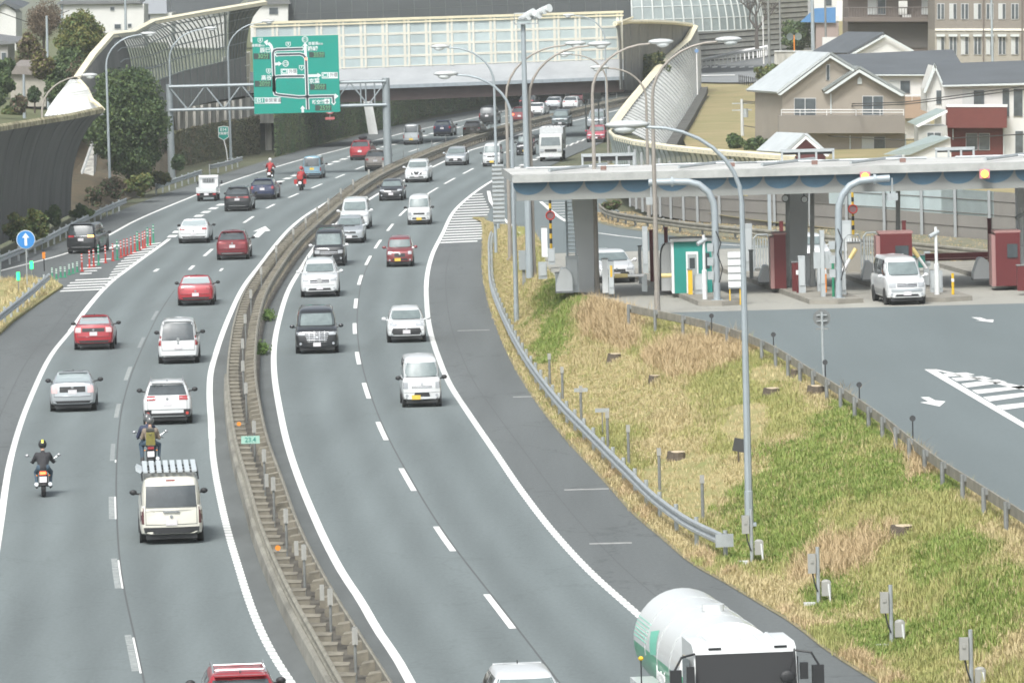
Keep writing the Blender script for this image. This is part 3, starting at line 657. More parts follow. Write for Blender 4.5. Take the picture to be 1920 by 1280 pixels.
# sign face in its own frame, u = across, v = down, taken from the enlarged photo (1351 px crop)
SY = GY - .75; sx0, sz1 = XZ(474, 70, SY); sx1, sz0 = XZ(636, 210, SY)
sx1 = XZ(636, 140, SY)[0]; sx0 = XZ(475, 140, SY)[0]
t = empty('route_sign', ((sx0 + sx1) / 2, SY, sz0), 0, 'large green electronic route map sign with white arrows and Japanese place names', 'sign')
SW, SH = sx1 - sx0, sz1 - sz0
MB().box((0, .08, SH / 2), (SW, .14, SH)).build('panel', SIGNG, t)
MB().box((0, .3, SH * .75), (SW * .9, .3, .2)).box((0, .3, SH * .2), (SW * .9, .3, .2)).build('back_frame', GALVD, t)
def uv(cx, cy): return ((cx - 110) / 1145 - .5) * SW, (1 - (cy + (cx - 105) * .022 - 127) / 1030) * SH
def path(b, pts, wd, yy, m=None):        # flat ribbon on the sign face
    Q = [Vector((*uv(*p), 0)) for p in pts]; w_ = wd / 1145 * SW / 2
    L_ = []; 
    for i, q in enumerate(Q):
        d1 = (Q[i] - Q[i - 1]).normalized() if i else (Q[1] - Q[0]).normalized(); d2 = (Q[i + 1] - Q[i]).normalized() if i < len(Q) - 1 else d1
        n = Vector((-(d1 + d2).y, (d1 + d2).x, 0)).normalized(); k = 1 / max(.5, n.dot(Vector((-d1.y, d1.x, 0))))
        L_.append([Vector(((q + n * w_ * k * s_).x, yy, (q + n * w_ * k * s_).y)) for s_ in (-1, 1)])
    b.grid(L_, m)
def poly(b, pts, yy, m=None): b.add([(uv(*p)[0], yy, uv(*p)[1]) for p in pts], [tuple(range(len(pts)))], m)
main_ = [(380, 700), (380, 360), (392, 315), (430, 297), (760, 284)]
A = MB(); Bk = MB()
routes = [([(382,860),(380,345),(395,308),(430,294),(775,284)], 1), ([(425,362),(740,355),(785,370),(818,410),(822,1100)], 1), ([(384,700),(400,662),(440,655),(785,652)], 1),
          ([(380,650),(382,850),(395,890),(450,903),(700,930),(1165,920),(1170,1010)], 1)]
for pts, _ in routes: path(A, pts, 46, -.006)
for pts, _ in routes: path(Bk, pts, 27, -.012)
for pts in ([(765,258),(800,284),(765,312)], [(435,335),(405,363),(435,390)], [(770,628),(805,652),(770,680)], [(1140,1000),(1170,1035),(1200,1000)]): path(A, pts, 12, -.009)
path(Bk, [(815, 398), (820, 440)], 27, -.013)
path(A, [(372,335),(370,290),(355,240),(320,205)], 38, -.008); poly(A, [(262,192),(318,160),(305,245)], -.008)
path(A, [(814,390),(812,245)], 36, -.008); poly(A, [(775,248),(812,200),(850,248)], -.008)
path(A, [(395,490),(455,485)], 36, -.008); poly(A, [(450,452),(495,483),(450,520)], -.008)
path(A, [(838,648),(970,645)], 36, -.008); poly(A, [(965,608),(1018,643),(965,682)], -.008)
path(A, [(755,1138),(755,1085)], 32, -.008); poly(A, [(722,1090),(755,1045),(792,1090)], -.008); poly(A, [(1190,885),(1240,922),(1190,958)], -.008)
for x0, y0, x1, y1 in ((478,552,694,630),(1022,602,1236,684),(118,936,466,1016),(1048,958,1120,1025)): poly(A, [(x0, y0), (x1, y0), (x1, y1), (x0, y1)], -.008)
def ring(b, cx, cy, r, wd, n=20):
    path(b, [(cx + r * math.cos(2 * math.pi * k / n), cy + r * math.sin(2 * math.pi * k / n)) for k in range(n + 1)], wd, -.009)
ring(A, 812, 162, 38, 9); ring(A, 545, 482, 38, 9)
for cx, cy in ((215, 170), (587, 225), (316, 582), (756, 538)): path(A, [(cx - 30, cy - 28), (cx + 30, cy - 28), (cx + 30, cy + 10), (cx, cy + 34), (cx - 30, cy + 10), (cx - 30, cy - 28)], 7, -.009)
A.build('route_lines', SIGNW, t); Bk.build('route_core', SIGNK, t)
G_ = MB()
for x0, y0, x1, y1 in ((486,562,570,618),(1030,612,1116,672),(126,945,250,1006)): poly(G_, [(x0, y0), (x1, y0), (x1, y1), (x0, y1)], -.011)
G_.build('route_badge', SIGNG, t)
LEDM = mat('led_panel', (.035, .055, .05), .5); K_ = MB()
for x0, y0, x1, y1 in ((120,345,335,422),(862,330,1068,402),(126,712,345,790),(862,758,1078,834),(922,1040,1140,1115)): poly(K_, [(x0, y0), (x1, y0), (x1, y1), (x0, y1)], -.009)
K_.build('display_panel', LEDM, t)
em = MB(); poly(em, [(806, 405), (828, 405), (830, 438), (810, 438)], -.016); em.build('congestion_lamp', mat('red_led', (.9, .2, .1), .5, emit=(1, .25, .12), es=1.5), t)
LEDT = mat('led_text', (.10, .32, .16), .5, emit=(.10, .30, .14), es=.35)
def st_(txt, cx, cy, px_, m=SIGNW, sx=1.0, y=-.014, bold=.0): 
    u, v = uv(cx, cy); textobj(txt, px_ / 1145 * SW * 1.12, m, (u, y, v), t, sx=sx, bold=bold)
st_('辰巳', 276, 306, 64, bold=.008); st_('箱崎', 912, 290, 64, bold=.008); st_('高谷', 283, 674, 64, bold=.008); st_('京葉', 920, 722, 64, bold=.008); st_('新空港', 970, 1002, 52, bold=.008)
st_('東関道', 160, 241, 38, sx=.95, bold=.004); st_('経由', 246, 243, 26); st_('首都高', 922, 218, 42, bold=.004); st_('経由', 1020, 222, 28)
st_('C3', 528, 590, 62, bold=.01); st_('外環', 637, 590, 56, SIGNK, sx=.85); st_('C3', 1073, 642, 62, bold=.01); st_('外環', 1180, 642, 56, SIGNK, sx=.85)
st_('E51', 190, 976, 58, bold=.01); st_('東関東道', 362, 978, 54, SIGNK, sx=.95)
st_('C1', 812, 163, 44, bold=.006); st_('C2', 545, 483, 44, bold=.006)
for s_, cx, cy in (('8', 215, 168), ('9', 587, 222), ('8', 316, 580), ('7', 756, 535)): st_(s_, cx, cy, 42, bold=.008)
for s_, cx, cy in (('30分', 248, 384), ('35分', 990, 366), ('20分', 258, 752), ('20分', 990, 796), ('25分', 1055, 1078)): st_(s_, cx, cy, 78, LEDT, sx=.85)
pl_ = MB(); path(pl_, [(1084, 966), (1084, 1018)], 10, -.012); path(pl_, [(1060, 998), (1084, 985), (1108, 998)], 9, -.012); path(pl_, [(1074, 1016), (1094, 1016)], 6, -.012); pl_.build('airport_symbol', SIGNK, t)
# small signs
p = W(427, 301, .1); t = empty('route_marker', (p.x, p.y, 0), 0, 'small green shield route marker E14 on a bent pole before the ivy wall', 'sign')
z1 = XZ(419, 250, p.y)[1]; dx = XZ(419, 250, p.y)[0] - p.x
MB().tube([(0, 0, 0), (dx * .3, 0, z1 * .4), (dx, 0, z1 - .5)], .045, n=8).build('post', REFL, t)
sh = [(-.45, .55), (.0, .62), (.45, .55), (.45, -.35), (0, -.62), (-.45, -.35)]
MB().prism([(dx + a, -.05, z1 + c) for a, c in sh], (0, .04, 0)).build('plate', SIGNW, t)
MB().prism([(dx + a * .88, -.06, z1 + c * .9) for a, c in sh], (0, .01, 0)).build('shield', SIGNG, t)
textobj('E14', .36, SIGNW, (dx, -.075, z1 + .3), t, bold=.01); textobj('京葉道路', .24, SIGNW, (dx, -.075, z1 - .03), t, bold=.006)
p = W(51, 535, .1); t = empty('direction_sign', (p.x, p.y, .05), 0, 'round blue sign with white upward arrow on a thin post', 'sign'); z1 = XZ(50, 451, p.y)[1]; 
MB().tube([(0, .05, 0), (0, .05, z1 - .4)], .035, n=8).build('post', GALV, t)
MB().disc((0, .02, z1), .50, (0, 1, 0), .03, n=28).build('rim', SIGNW, t); MB().disc((0, 0, z1), .47, (0, 1, 0), .03, n=28).build('plate', BLUES, t)
MB().add([(-.07, -.02, z1 - .32), (.07, -.02, z1 - .32), (.07, -.02, z1 + .1), (.19, -.02, z1 + .1), (0, -.02, z1 + .36), (-.19, -.02, z1 + .1), (-.07, -.02, z1 + .1)], [tuple(range(7))]).build('arrow', SIGNW, t)
GLED = mat('green_beacon_lit', (.05, .8, .25), .3, emit=(.01, 1, .22), es=1.6)
for x, y, yb, l in ((60, 500, 523, 'upper right'), (35, 521, 547, 'lower left')):
    p = W(x, yb, .1); t = empty('beacon', (p.x, p.y, .08), 0, f'glowing green beacon on a thin stake in the island grass, {l} of the pair', 'beacon light'); z1 = XZ(x, y, p.y)[1]
    MB().tube([(0, 0, 0), (0, 0, z1 - .1)], .03, n=6).build('stake', GALVD, t); MB().tube([(0, 0, z1 - .2), (0, 0, z1 + .22)], .09, n=10).build('lens', GLED, t)
p = W(83, 508, .1); t = empty('beacon', (p.x, p.y, .08), 0, 'unlit orange beacon on a dark stake beside the exit lane', 'beacon light'); z1 = XZ(83, 483, p.y)[1]
MB().tube([(0, 0, 0), (0, 0, z1 - .1)], .03, n=6).build('stake', BLACKP, t); MB().box((0, 0, z1 + .05), (.16, .12, .36)).build('lens', ORANGE, t)
# sign seen below the route sign, speed limit back on the ivy wall
p = W(621, 292, 0); z1, z2 = XZ(621, 205, 470)[1], XZ(621, 222, 470)[1]
t = empty('speed_sign', (XZ(621, 300, 470)[0], 470, 0), 0, 'round red and white limit sign with a small plate, hanging under the route sign', 'sign')
MB().tube([(0, .1, z2 - .2), (0, .1, zb)], .03, n=6).build('hanger', GALV, t)
MB().disc((0, 0, z1), .40, (0, 1, 0), .03, n=24).build('rim', mat('sign_red_faded', (.42, .12, .12), .5), t); MB().disc((0, -.02, z1), .28, (0, 1, 0), .03, n=24).build('face', SIGNW, t)
MB().box((0, 0, z2), (.75, .03, .2)).build('plate', MATS['sign_red_faded'], t)
# white back of a two way sign near the bridge
Yb = 540; x0, z1 = XZ(1092, 153, Yb); x1, z0 = XZ(1127, 186, Yb)
t = empty('road_sign', ((x0 + x1) / 2, Yb, 0), 0, 'plain pale back of a square road sign standing before the bridge', 'sign')
MB().box((0, 0, (z0 + z1) / 2), (x1 - x0, .05, z1 - z0)).build('panel', SIGNS, t)
MB().box((0, -.05, z0 + .5), (x1 - x0, .05, .08)).box((0, -.05, z1 - .5), (x1 - x0, .05, .08)).box((-.4, -.06, (z0 + z1) / 2), (.06, .05, z1 - z0)).box((.4, -.06, (z0 + z1) / 2), (.06, .05, z1 - z0)).build('stiffener', GALV, t)
MB().tube([(-.6, .1, 0), (-.6, .1, z1)], .06).tube([(.6, .1, 0), (.6, .1, z1)], .06).build('post', GALV, t)

# flexible lane posts on the nose hatching
def cone(x, y, m, red, h, label, group):
    p = W(x, y, .01); t = empty('lane_pole', tuple(p), 0, label, 'lane pole', group)
    MB().tube([(0, 0, 0), (0, 0, .03), (0, 0, .06), (0, 0, h)], [.12, .12, .05, .045], n=10).build('post', m, t)
    b = MB(); 
    for z in (h * .55, h * .72, h * .88): b.tube([(0, 0, z), (0, 0, z + .05)], .052, n=10)
    b.build('reflector_band', REFL, t)
for i, (x, y) in enumerate([(154,509),(168,502),(176,500),(198,493),(212,489),(227,483),(233,480),(239,479),(246,476),(253,473),(262,469),(268,466),(272,464),(282,460)]):
    cone(x, y, RED, 1, 1.0, 'slim red lane pole with white bands beside the hatched nose', 'red lane poles on the nose')
for i, (x, y) in enumerate([(185,497),(220,487),(258,470),(277,462),(288,456)]):
    cone(x, y, GREENP, 0, 1.15, 'slim green lane pole with white bands standing among the red ones', 'green lane poles among the red')
for i, (x, y) in enumerate([(98,522),(106,524),(114,520),(122,520),(130,515),(137,513),(145,510)]):
    cone(x, y, GREENP, 0, .6, 'short green lane pole near the island guard rail', 'short green lane poles')

# ---------------------------------------------------------------- overpass bridge
BX0, BX1 = XZ(468, 100, 520)[0], XZ(1162, 100, 536)[0]
BY = lambda x: 518 + (x - BX0) / (BX1 - BX0) * 16      # nearly square to the road
br = empty('overpass_bridge', ((BX0 + BX1) / 2, BY(0), 0), 0, 'overpass bridge with brown girder, pale parapet and cream framed noise panels', 'bridge')
def bq(b, x0, x1, z0, z1, y0, y1, m=None):
    ya, yb = BY(x0), BY(x1)
    b.add([(x0, ya + y0, z0), (x1, yb + y0, z0), (x1, yb + y1, z0), (x0, ya + y1, z0), (x0, ya + y0, z1), (x1, yb + y0, z1), (x1, yb + y1, z1), (x0, ya + y1, z1)],
          [(0, 3, 2, 1), (4, 5, 6, 7), (0, 1, 5, 4), (1, 2, 6, 5), (2, 3, 7, 6), (3, 0, 4, 7)], m)
zg0 = XZ(900, 182, BY(0))[1]; zp0 = XZ(900, 159, BY(0))[1]; zp1 = XZ(900, 120, BY(0))[1]; zn1 = XZ(900, 33, BY(0))[1]
EXT = BX1 + .3
b = MB(); bq(b, BX0 + .5, EXT, zg0, zp0, .5, 1.1); bq(b, BX0 + .5, EXT, zg0, zg0 + .08, .35, 1.3); bq(b, BX0 + .5, EXT, zg0, zp0, 9, 9.6); under(b.build('girder', BROWNG), br)
b = MB(); bq(b, BX0 - 2, EXT, zp0, zp0 + .35, .3, 11); under(b.build('deck', CONW), br)
b = MB(); bq(b, BX0 - 2, EXT, zp0 + .12, zp1, 0, .28); under(b.build('parapet', mat('parapet_grey', (.50, .52, .54), .8, col2=(.62, .64, .66), scale=.3, stretch=(1, 1, 3))), br)
b = MB(); bq(b, BX0 - 2, EXT, zp0 - .02, zp0 + .3, -.06, .02); under(b.build('parapet_edge', mat('edge_bluegrey', (.30, .34, .37), .7, var=.15)), br)
# pier at the left end
b = MB().bx(XZ(491, 0, 521)[0], XZ(503, 0, 521)[0], 519.5, 524, 0, zg0 + .4); under(b.build('pier', CONG), br)
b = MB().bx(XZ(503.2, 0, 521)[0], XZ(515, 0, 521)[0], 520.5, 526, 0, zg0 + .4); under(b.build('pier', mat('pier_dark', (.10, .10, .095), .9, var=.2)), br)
# noise panels: frame and panes, one pane row after another
npan = 17; xs = np.linspace(BX0 + .6, BX1 + .2, npan + 1); rows = [0, .045, .235, .47, .70, .96, 1.0]
top = lambda k: zn1 + (zn1 - zp1) * 0
fr = MB(); 
for k in range(npan + 1):
    x = xs[k]; bq(fr, x - .10, x + .10, zp1, zn1, -.05, .12)
    if k < npan: xm = x + (xs[k + 1] - x) * .80; bq(fr, xm - .10, xm + .14, zp1, zn1, -.02, .10)
for r_ in (.02, .22, .245, .46, .485, .70, .725, .955):
    z = zp1 + (zn1 - zp1) * r_; bq(fr, xs[0], xs[-1], z - .05, z + .05, .0, .08)
under(fr.build('panel_frame', CREAMW), br)
b = MB(); bq(b, xs[0] - .6, xs[-1] + .2, zn1, zn1 + .22, -.12, .2); bq(b, xs[0] - .6, xs[-1] + .2, zn1 - .28, zn1 - .14, -.1, .0); under(b.build('top_rail', CREAM), br)
for k in range(npan):
    b = MB(); bq(b, xs[k] + .1, xs[k + 1] - .1, zp1 + .02, zn1, .04, .06); under(b.build('pane', FROST), br)
b = MB(); bq(b, xs[0], xs[-1], zp1, zn1, 10.2, 10.35); under(b.build('rear_panel', mat('rear_panel', (.36, .40, .41), .6, var=.1)), br)
fr = MB()
for r_ in (.33, .66): z = zp1 + (zn1 - zp1) * r_; bq(fr, xs[0], xs[-1], z - .03, z + .03, .03, .07)

# ---------------------------------------------------------------- noise shelter behind the bridge (dark vault, ribbed and glazed to the right)
def vault(px_list, Y0, prof, m, name, parent, z0=None):
    pass
sh = empty('noise_shelter', (0, 600, 0), 0, 'long dark vaulted noise shelter rising behind the bridge, glazed and ribbed at its right end', 'noise shelter')
DK = mat('vault_cladding', (.042, .049, .051), .75, col2=(.028, .034, .036), scale=.3, stretch=(.5, 1, 2))
def arc(x, Y, zb_, R_, n=14, a1=100):      # profile leaning away at the top
    return [Vector((x, Y + R_ * .95 * (1 - math.cos(R(a1) * i / n)), zb_ + R_ * math.sin(R(a1) * i / n) * 1.0)) for i in range(n + 1)]
stn = []
X0s, X1s = XZ(512, 30, 640)[0], XZ(1185, 30, 646)[0]
for x in np.linspace(X0s, X1s, 24):
    u = (x - X0s) / (X1s - X0s); dz = 0 if u > .06 else -2.2 * (1 - u / .06) ** 2
    q_ = arc(x, 640 + 6 * u, 6.6, 9.6 + 1.4 * u + dz * 0, 14, 96)
    stn.append([p + Vector((max(0, 1 - u * 8) * (p.z - 7.2) * .22, 0, 0)) for p in q_])
b = MB().grid(stn); b.grid([[p + Vector((0, .4, -.3)) for p in r_] for r_ in stn]); under(b.build('vault', DK, smooth=True), sh)
b = MB()
for k in range(0, 24, 1): b.tube(stn[k], .05, n=5)
for j in range(2, 14, 2): b.tube([r_[j] for r_ in stn], .035, n=5)
under(b.build('seam', mat('vault_seam', (.07, .08, .08), .7)), sh)
def spin(ang0, ang1, n, cx, cy, rad0, z0, Rv):      # the glazed vault turning away round a curve
    out = []
    for i in range(n + 1):
        a = ang0 + (ang1 - ang0) * i / n; d = Vector((math.sin(a), -math.cos(a), 0)); row = []
        for j in range(13):
            q = R(96) * j / 12; rr = rad0 - Rv * .95 * (1 - math.cos(q)); row.append(Vector((cx, cy, z0)) + d * rr + Vector((0, 0, Rv * math.sin(q))))
        out.append(row)
    return out
gl = spin(0, R(80), 18, X1s, 646 + 15.5, 15.5, 7.9, 10.5)
b = MB().grid(gl); under(b.build('glazing', mat('vault_glass', (.25, .29, .29), .25, var=.15, scale=.5), smooth=True), sh)
b = MB()
RIB = mat('vault_rib', (.46, .49, .48), .5)
for r_ in gl: b.tube([p + Vector((0, -.05, 0)) for p in r_], .11, n=6)
for j in range(0, 13): b.tube([r_[j] for r_ in gl], .07, n=5)
under(b.build('rib', RIB), sh)
# louvred wall further right, along the side road
t = empty('louvre_wall', (XZ(1400, 80, 700)[0], 700, 3), 0, 'tall wall of horizontal weathered louvres behind the side road and bare tree', 'noise wall')
xa, xb = XZ(1296, 60, 664)[0], XZ(1575, 60, 720)[0]; za = XZ(1300, 112, 664)[1]
LVM = mat('louvre', (.40, .395, .36), .7, var=.15, scale=.4)
b = MB()
for k in range(26):
    z = 3.0 + k * .62; b.add([(xa, 664, z), (xb, 722, z), (xb, 722.4, z + .46), (xa, 664.4, z + .46)], [(0, 1, 2, 3)])
    b.add([(xa, 664.4, z + .46), (xb, 722.4, z + .46), (xb, 722.8, z + .40), (xa, 664.8, z + .40)], [(0, 1, 2, 3)])
under(b.build('louvre', LVM), t)
b = MB(); b.add([(xa, 665.5, 0), (xb, 724, 0), (xb, 724, 19), (xa, 665.5, 19)], [(0, 1, 2, 3)]); under(b.build('backing', mat('louvre_dark', (.14, .145, .14), .8)), t)

# ---------------------------------------------------------------- left side: ivy wall, concrete wall, curved noise barriers
def wall_pts(px, z): return [W(x, y, z) for x, y in px]
IV = [W(x, y, 0) for x, y in [(318,319),(340,314),(400,301),(460,292),(488,288)]] ; IV2 = [W(x, y, 0) for x, y in [(515,294),(560,282),(645,258),(690,249)]]; IV3 = [W(x, y, 0) for x, y in [(702,247),(785,222),(895,200),(940,190),(1020,178),(1060,172)]]
def dens(P, n=6):
    out = []
    for a, c in zip(P[:-1], P[1:]): out += [a.lerp(c, k / n) for k in range(n)]
    return out + [P[-1]]
IVB = mat('ivy_brown_leaf', (0.19, 0.15, 0.10), .8, col2=(.14, .15, .08), scale=.5, thr=(.35, .6)); IVG = mat('ivy_green_leaf', (0.105, 0.185, 0.075), .7, col2=(.20, .21, .10), scale=.35, thr=(.35, .7))
WB = mat('wall_under_ivy', (0.10, 0.105, 0.065), .95, col2=(.07, .09, .045), scale=.6)
def ivywall(P, h0, h1, label, m):
    t = empty('ivy_wall', tuple(P[0]), 0, label, 'retaining wall'); Q = dens(P); n = len(Q)
    prof = [[q + Vector((0, .5 + 1.0 * s_, (h0 + (h1 - h0) * i / (n - 1)) * s_)) for s_ in (0, .25, .5, .75, 1)] + [q + Vector((0, 3, h0 + (h1 - h0) * i / (n - 1)))] for i, q in enumerate(Q)]
    under(MB().grid(prof).build('wall', WB), t); L_ = []
    ln = sum((Q[i + 1] - Q[i]).length for i in range(n - 1))
    for _ in range(int(min(40000, abs(Q[-1].x - Q[0].x) * (h0 + h1) / 2 * 240))):
        i = rng.integers(0, n - 1); f = rng.random(); s_ = rng.random(); a = Q[i].lerp(Q[i + 1], f); hh = h0 + (h1 - h0) * (i + f) / (n - 1)
        L_.append(a + Vector((0, .5 + s_ - rng.random() * .35, hh * s_ * 1.03)))
    o = under(leaves('ivy', L_, .10, m), t); o['kind'] = 'stuff'; return t
ivywall(IV, 3.0, 3.3, 'retaining wall under brown dying ivy, left of the bridge pier', IVB)
ivywall(IV2, 5.0, 5.4, 'retaining wall under green and brown ivy, right of the bridge pier', IVG)
ivywall(IV3, 5.6, 7.5, 'long dark green ivy wall passing beneath the bridge', IVG)
p = W(697, 252, 0); tag(MB().prism([(p.x - .3, p.y, 0), (p.x + .6, p.y, 0), (p.x - .2, p.y + 1, 5), (p.x - 1, p.y + 1, 5)], (0, .8, 0)).build('drain_channel', CONW), 'pale concrete channel climbing between the two ivy walls', 'drain')
# pale stained wall above the brown ivy
def zpx(x, y, Y): return XZ(x, y, Y)[1]
A0 = [(318, 497), (360, 503), (400, 508), (440, 513), (470, 517), (492, 520)]
t = empty('retaining_wall', (XZ(320, 0, 500)[0], 500, 2), 0, 'pale streaked concrete retaining wall above the brown ivy', 'retaining wall')
for i in range(12):
    f = i / 12; g_ = (i + .992) / 12; xa, xb = 318 + f * 174, 318 + g_ * 174; Ya = 498 + f * 22; Yb_ = 498 + g_ * 22
    b = MB(); y_a, y_b = (256 - f * 28), (256 - g_ * 28)
    pa, pb = D(xa, 262 - f * 34, Ya), D(xb, 262 - g_ * 34, Yb_); qa, qb = D(xa, 206 - f * 26, Ya), D(xb, 206 - g_ * 26, Yb_)
    b.prism([pa, pb, qb, qa], (0, .5, 0)); b.prism([pa + Vector((0, -.12, 0)), pa + Vector((.25, -.12, 0)), qa + Vector((.25, -.12, 0)), qa + Vector((0, -.12, 0))], (0, .15, 0)); under(b.build('panel', CONG), t)
# terrain behind the walls on the left
TL = mat('left_terrace', (.085, .11, .04), .95, col2=(.13, .125, .07), scale=.4)
hb = MB()
rowA = [(-75, 355, 5.0), (-44, 380, 5.2), (-34, 415, 5.2), (-30.5, 470, 4.8), (-31, 503, 4.6), (-24, 524, 6.0), (-16, 560, 6.6), (0, 640, 6.6), (40, 760, 6.5)]
hb.grid([[Vector(a), Vector((a[0] - 8, a[1] + 22, a[2] + .6)), Vector((a[0] - 60, a[1] + 60, 7.5)), Vector((a[0] - 300, a[1] + 300, 9)), Vector((a[0] - 900, a[1] + 2200, 12))] for a in rowA])
struct(hb.build('hillside', TL))

# generic curved barrier: base and top edges given as point lists
def loft(base, topp, prof, n=4):
    B_, T_ = dens(base, n), dens(topp, n); rows_ = []
    for a, c in zip(B_, T_): rows_.append([Vector((a.x + (c.x - a.x) * o, a.y + (c.y - a.y) * o, a.z + (c.z - a.z) * h)) for o, h in prof])
    return rows_
CV = [(0, 0), (.02, .18), (.06, .35), (.14, .50), (.27, .65), (.46, .79), (.70, .91), (1, 1)]
# barrier A: nearest on the left, dark inner face
b0 = [W(-160, 530, .2), W(-40, 478, .2), W(30, 445, .2), W(85, 424, .2), W(132, 402, .2)]
t0 = [D(-150, 262, b0[0].y - 6), D(-25, 247, b0[1].y - 3), D(60, 233, b0[2].y - 2), D(130, 222, b0[3].y - 1), D(195, 208, b0[4].y)]
ba = empty('noise_barrier', tuple(b0[2]), 0, 'dark curved noise barrier with mossy top edge at the far left', 'noise barrier')
rw = loft(b0, t0, CV, 5); under(MB().grid(rw).build('absorber_face', DARKP, smooth=True), ba)
under(MB().grid([[p + Vector((-.1, .35, .02)) for p in r_] for r_ in rw]).build('outer_shell', CREAMW, smooth=True), ba)
b = MB()
for r_ in rw[::2]: b.tube([p + Vector((0, -.04, 0)) for p in r_], .05, n=5)
under(b.build('rib', mat('dark_rib', (.14, .145, .14), .6)), ba)
MOSS = mat('mossy_cream', (.50, .45, .29), .85, col2=(.17, .15, .08), scale=1.2, thr=(.38, .62))
b = MB(); b.grid([[r_[-1] + Vector((0, -.12, -.12)), r_[-1] + Vector((0, -.12, .16)), r_[-1] + Vector((-.1, .6, .30)), r_[-1] + Vector((-.2, 1.5, .25))] for r_ in rw]); under(b.build('top_edge', MOSS), ba)
# barrier B: starts behind A, sweeps up and away to the bridge
Yb = [405, 425, 445, 462, 480, 500, 516]
base = [D(172, 255, 428), D(200, 240, 440), D(240, 232, 455), D(290, 222, 470), D(345, 203, 487), D(410, 188, 504), D(462, 180, 517)]
topp = [D(147, 150, 428), D(180, 102, 438), D(212, 66, 450), D(253, 61, 461), D(290, 41, 475), D(385, 24, 494), D(500, 5, 512)]
bb = empty('noise_barrier', tuple(base[2]), 0, 'tall curved barrier with cream edge and glazed ribs sweeping up towards the bridge', 'noise barrier')
CB = [(0, 0), (0, .22), (0, .42), (.05, .58), (.16, .72), (.36, .85), (.65, .94), (1, 1)]
rw = loft(base, topp, CB, 5); nr = len(rw)
under(MB().grid([r_[:3] for r_ in rw]).build('lower_panel', GREYP), bb)
k0 = 11; under(MB().grid([r_[2:] for r_ in rw[:k0 + 1]]).build('dark_panel', DARKP, smooth=True), bb)
under(MB().grid([r_[2:] for r_ in rw[k0:-3]]).build('glazing', CLEARP, smooth=True), bb); under(MB().grid([r_[2:] for r_ in rw[-4:]]).build('dark_panel', mat('olive_panel', (.12, .125, .105), .8), smooth=True), bb)
def fine(rows_, k):
    out = []
    for a, c in zip(rows_[:-1], rows_[1:]):
        for i in range(k): out.append([p.lerp(q, i / k) for p, q in zip(a, c)])
    return out + [rows_[-1]]
BRB = mat('barrier_rib', (.22, .25, .245), .6)
for r_ in fine(rw[k0:], 2): under(MB().tube([p + Vector((.03, -.03, 0)) for p in r_[2:]], .06, n=5).build('rib', BRB), bb)
for j in (2, 3, 4, 5, 6, 7): under(MB().tube([r_[j] + Vector((.03, -.03, 0)) for r_ in rw[k0 - 2:]], .05, n=5).build('crossbar', BRB), bb)
for r_ in rw[k0:]: under(MB().tube([p + Vector((.03, -.03, 0)) for p in r_[:3]], .05, n=5).build('post', BRB), bb)
b = MB(); b.grid([[r_[-1] + Vector((.06, -.1, -.22)), r_[-1] + Vector((.06, -.1, .08)), r_[-1] + Vector((-.25, .35, .22)), r_[-1] + Vector((-.5, .6, .1))] for r_ in rw]); under(b.build('top_edge', CREAM), bb)
# white ribbed outer piece where A and B meet
pA = [D(195, 208, t0[4].y), D(178, 190, t0[4].y + 2), D(165, 168, t0[4].y + 4), D(147, 150, 404)]; pB = [D(84, 218, t0[4].y + 8), D(92, 200, t0[4].y + 10), D(108, 178, t0[4].y + 13), D(132, 150, 420)]
t = empty('barrier_end', tuple(pA[0]), 0, 'white ribbed outside of a noise barrier end, shaped like a sail', 'noise barrier')
PA, PB = dens(pA, 5), dens(pB, 5); under(MB().grid([[a, c, c + Vector((0, .3, -.3)), a + Vector((0, .3, -.3))] for a, c in zip(PA, PB)]).build('shell', WHITEP), t)
b = MB()
for k in range(15):
    f = k / 14; u0 = pB[0].lerp(pB[1], min(1, f * 3)) if f < 1/3 else pB[1].lerp(pB[2], (f - 1/3) * 3) if f < 2/3 else pB[2].lerp(pB[3], min(1, (f - 2/3) * 3))
    v0 = D(84 + f * 111, 218 - f * 10, t0[4].y + 8 * (1 - f)); w0 = D(132 + f * 14, 150, 412)
    b.tube([v0 + Vector((0, -.1, .02)), (v0.lerp(D(112 + f * 50, 176 + f * 6, 410), 1)) + Vector((0, -.1, 0)), w0 + Vector((0, -.1, 0))], .05, n=5)
under(b.build('rib', mat('sail_rib', (.42, .43, .42), .6)), t)
b = MB(); b.tube(dens([D(195, 208, t0[4].y), D(183, 196, t0[4].y), D(172, 188, t0[4].y), D(163, 168, 402), D(149, 152, 403)], 3), .16, n=6); under(b.build('edge', CREAM), t)
# cream panels at the end of B, next to the bridge
t = empty('panel_fence', tuple(D(440, 170, 515)), 0, 'short run of cream translucent panels between the curved barrier and the bridge', 'noise barrier')
b = MB(); pa, pb = D(418, 178, 512), D(468, 170, 518); qa, qb = D(418, 108, 512), D(468, 98, 518); b.add([pa, pb, qb, qa], [(0, 1, 2, 3)]); b.prism([pa, pb, qb, qa], (0, .15, 0)); under(b.build('pane', mat('cream_pane', (.50, .47, .36), .6, var=.1)), t)
b = MB()
for k in range(5): f = k / 4; b.tube([pa.lerp(pb, f) + Vector((0, -.1, 0)), qa.lerp(qb, f) + Vector((0, -.1, 0))], .07, n=5)
for k in range(4): f = k / 3; b.tube([pa.lerp(qa, f) + Vector((0, -.1, 0)), pb.lerp(qb, f) + Vector((0, -.1, 0))], .06, n=5)
under(b.build('frame', CREAMW), t)
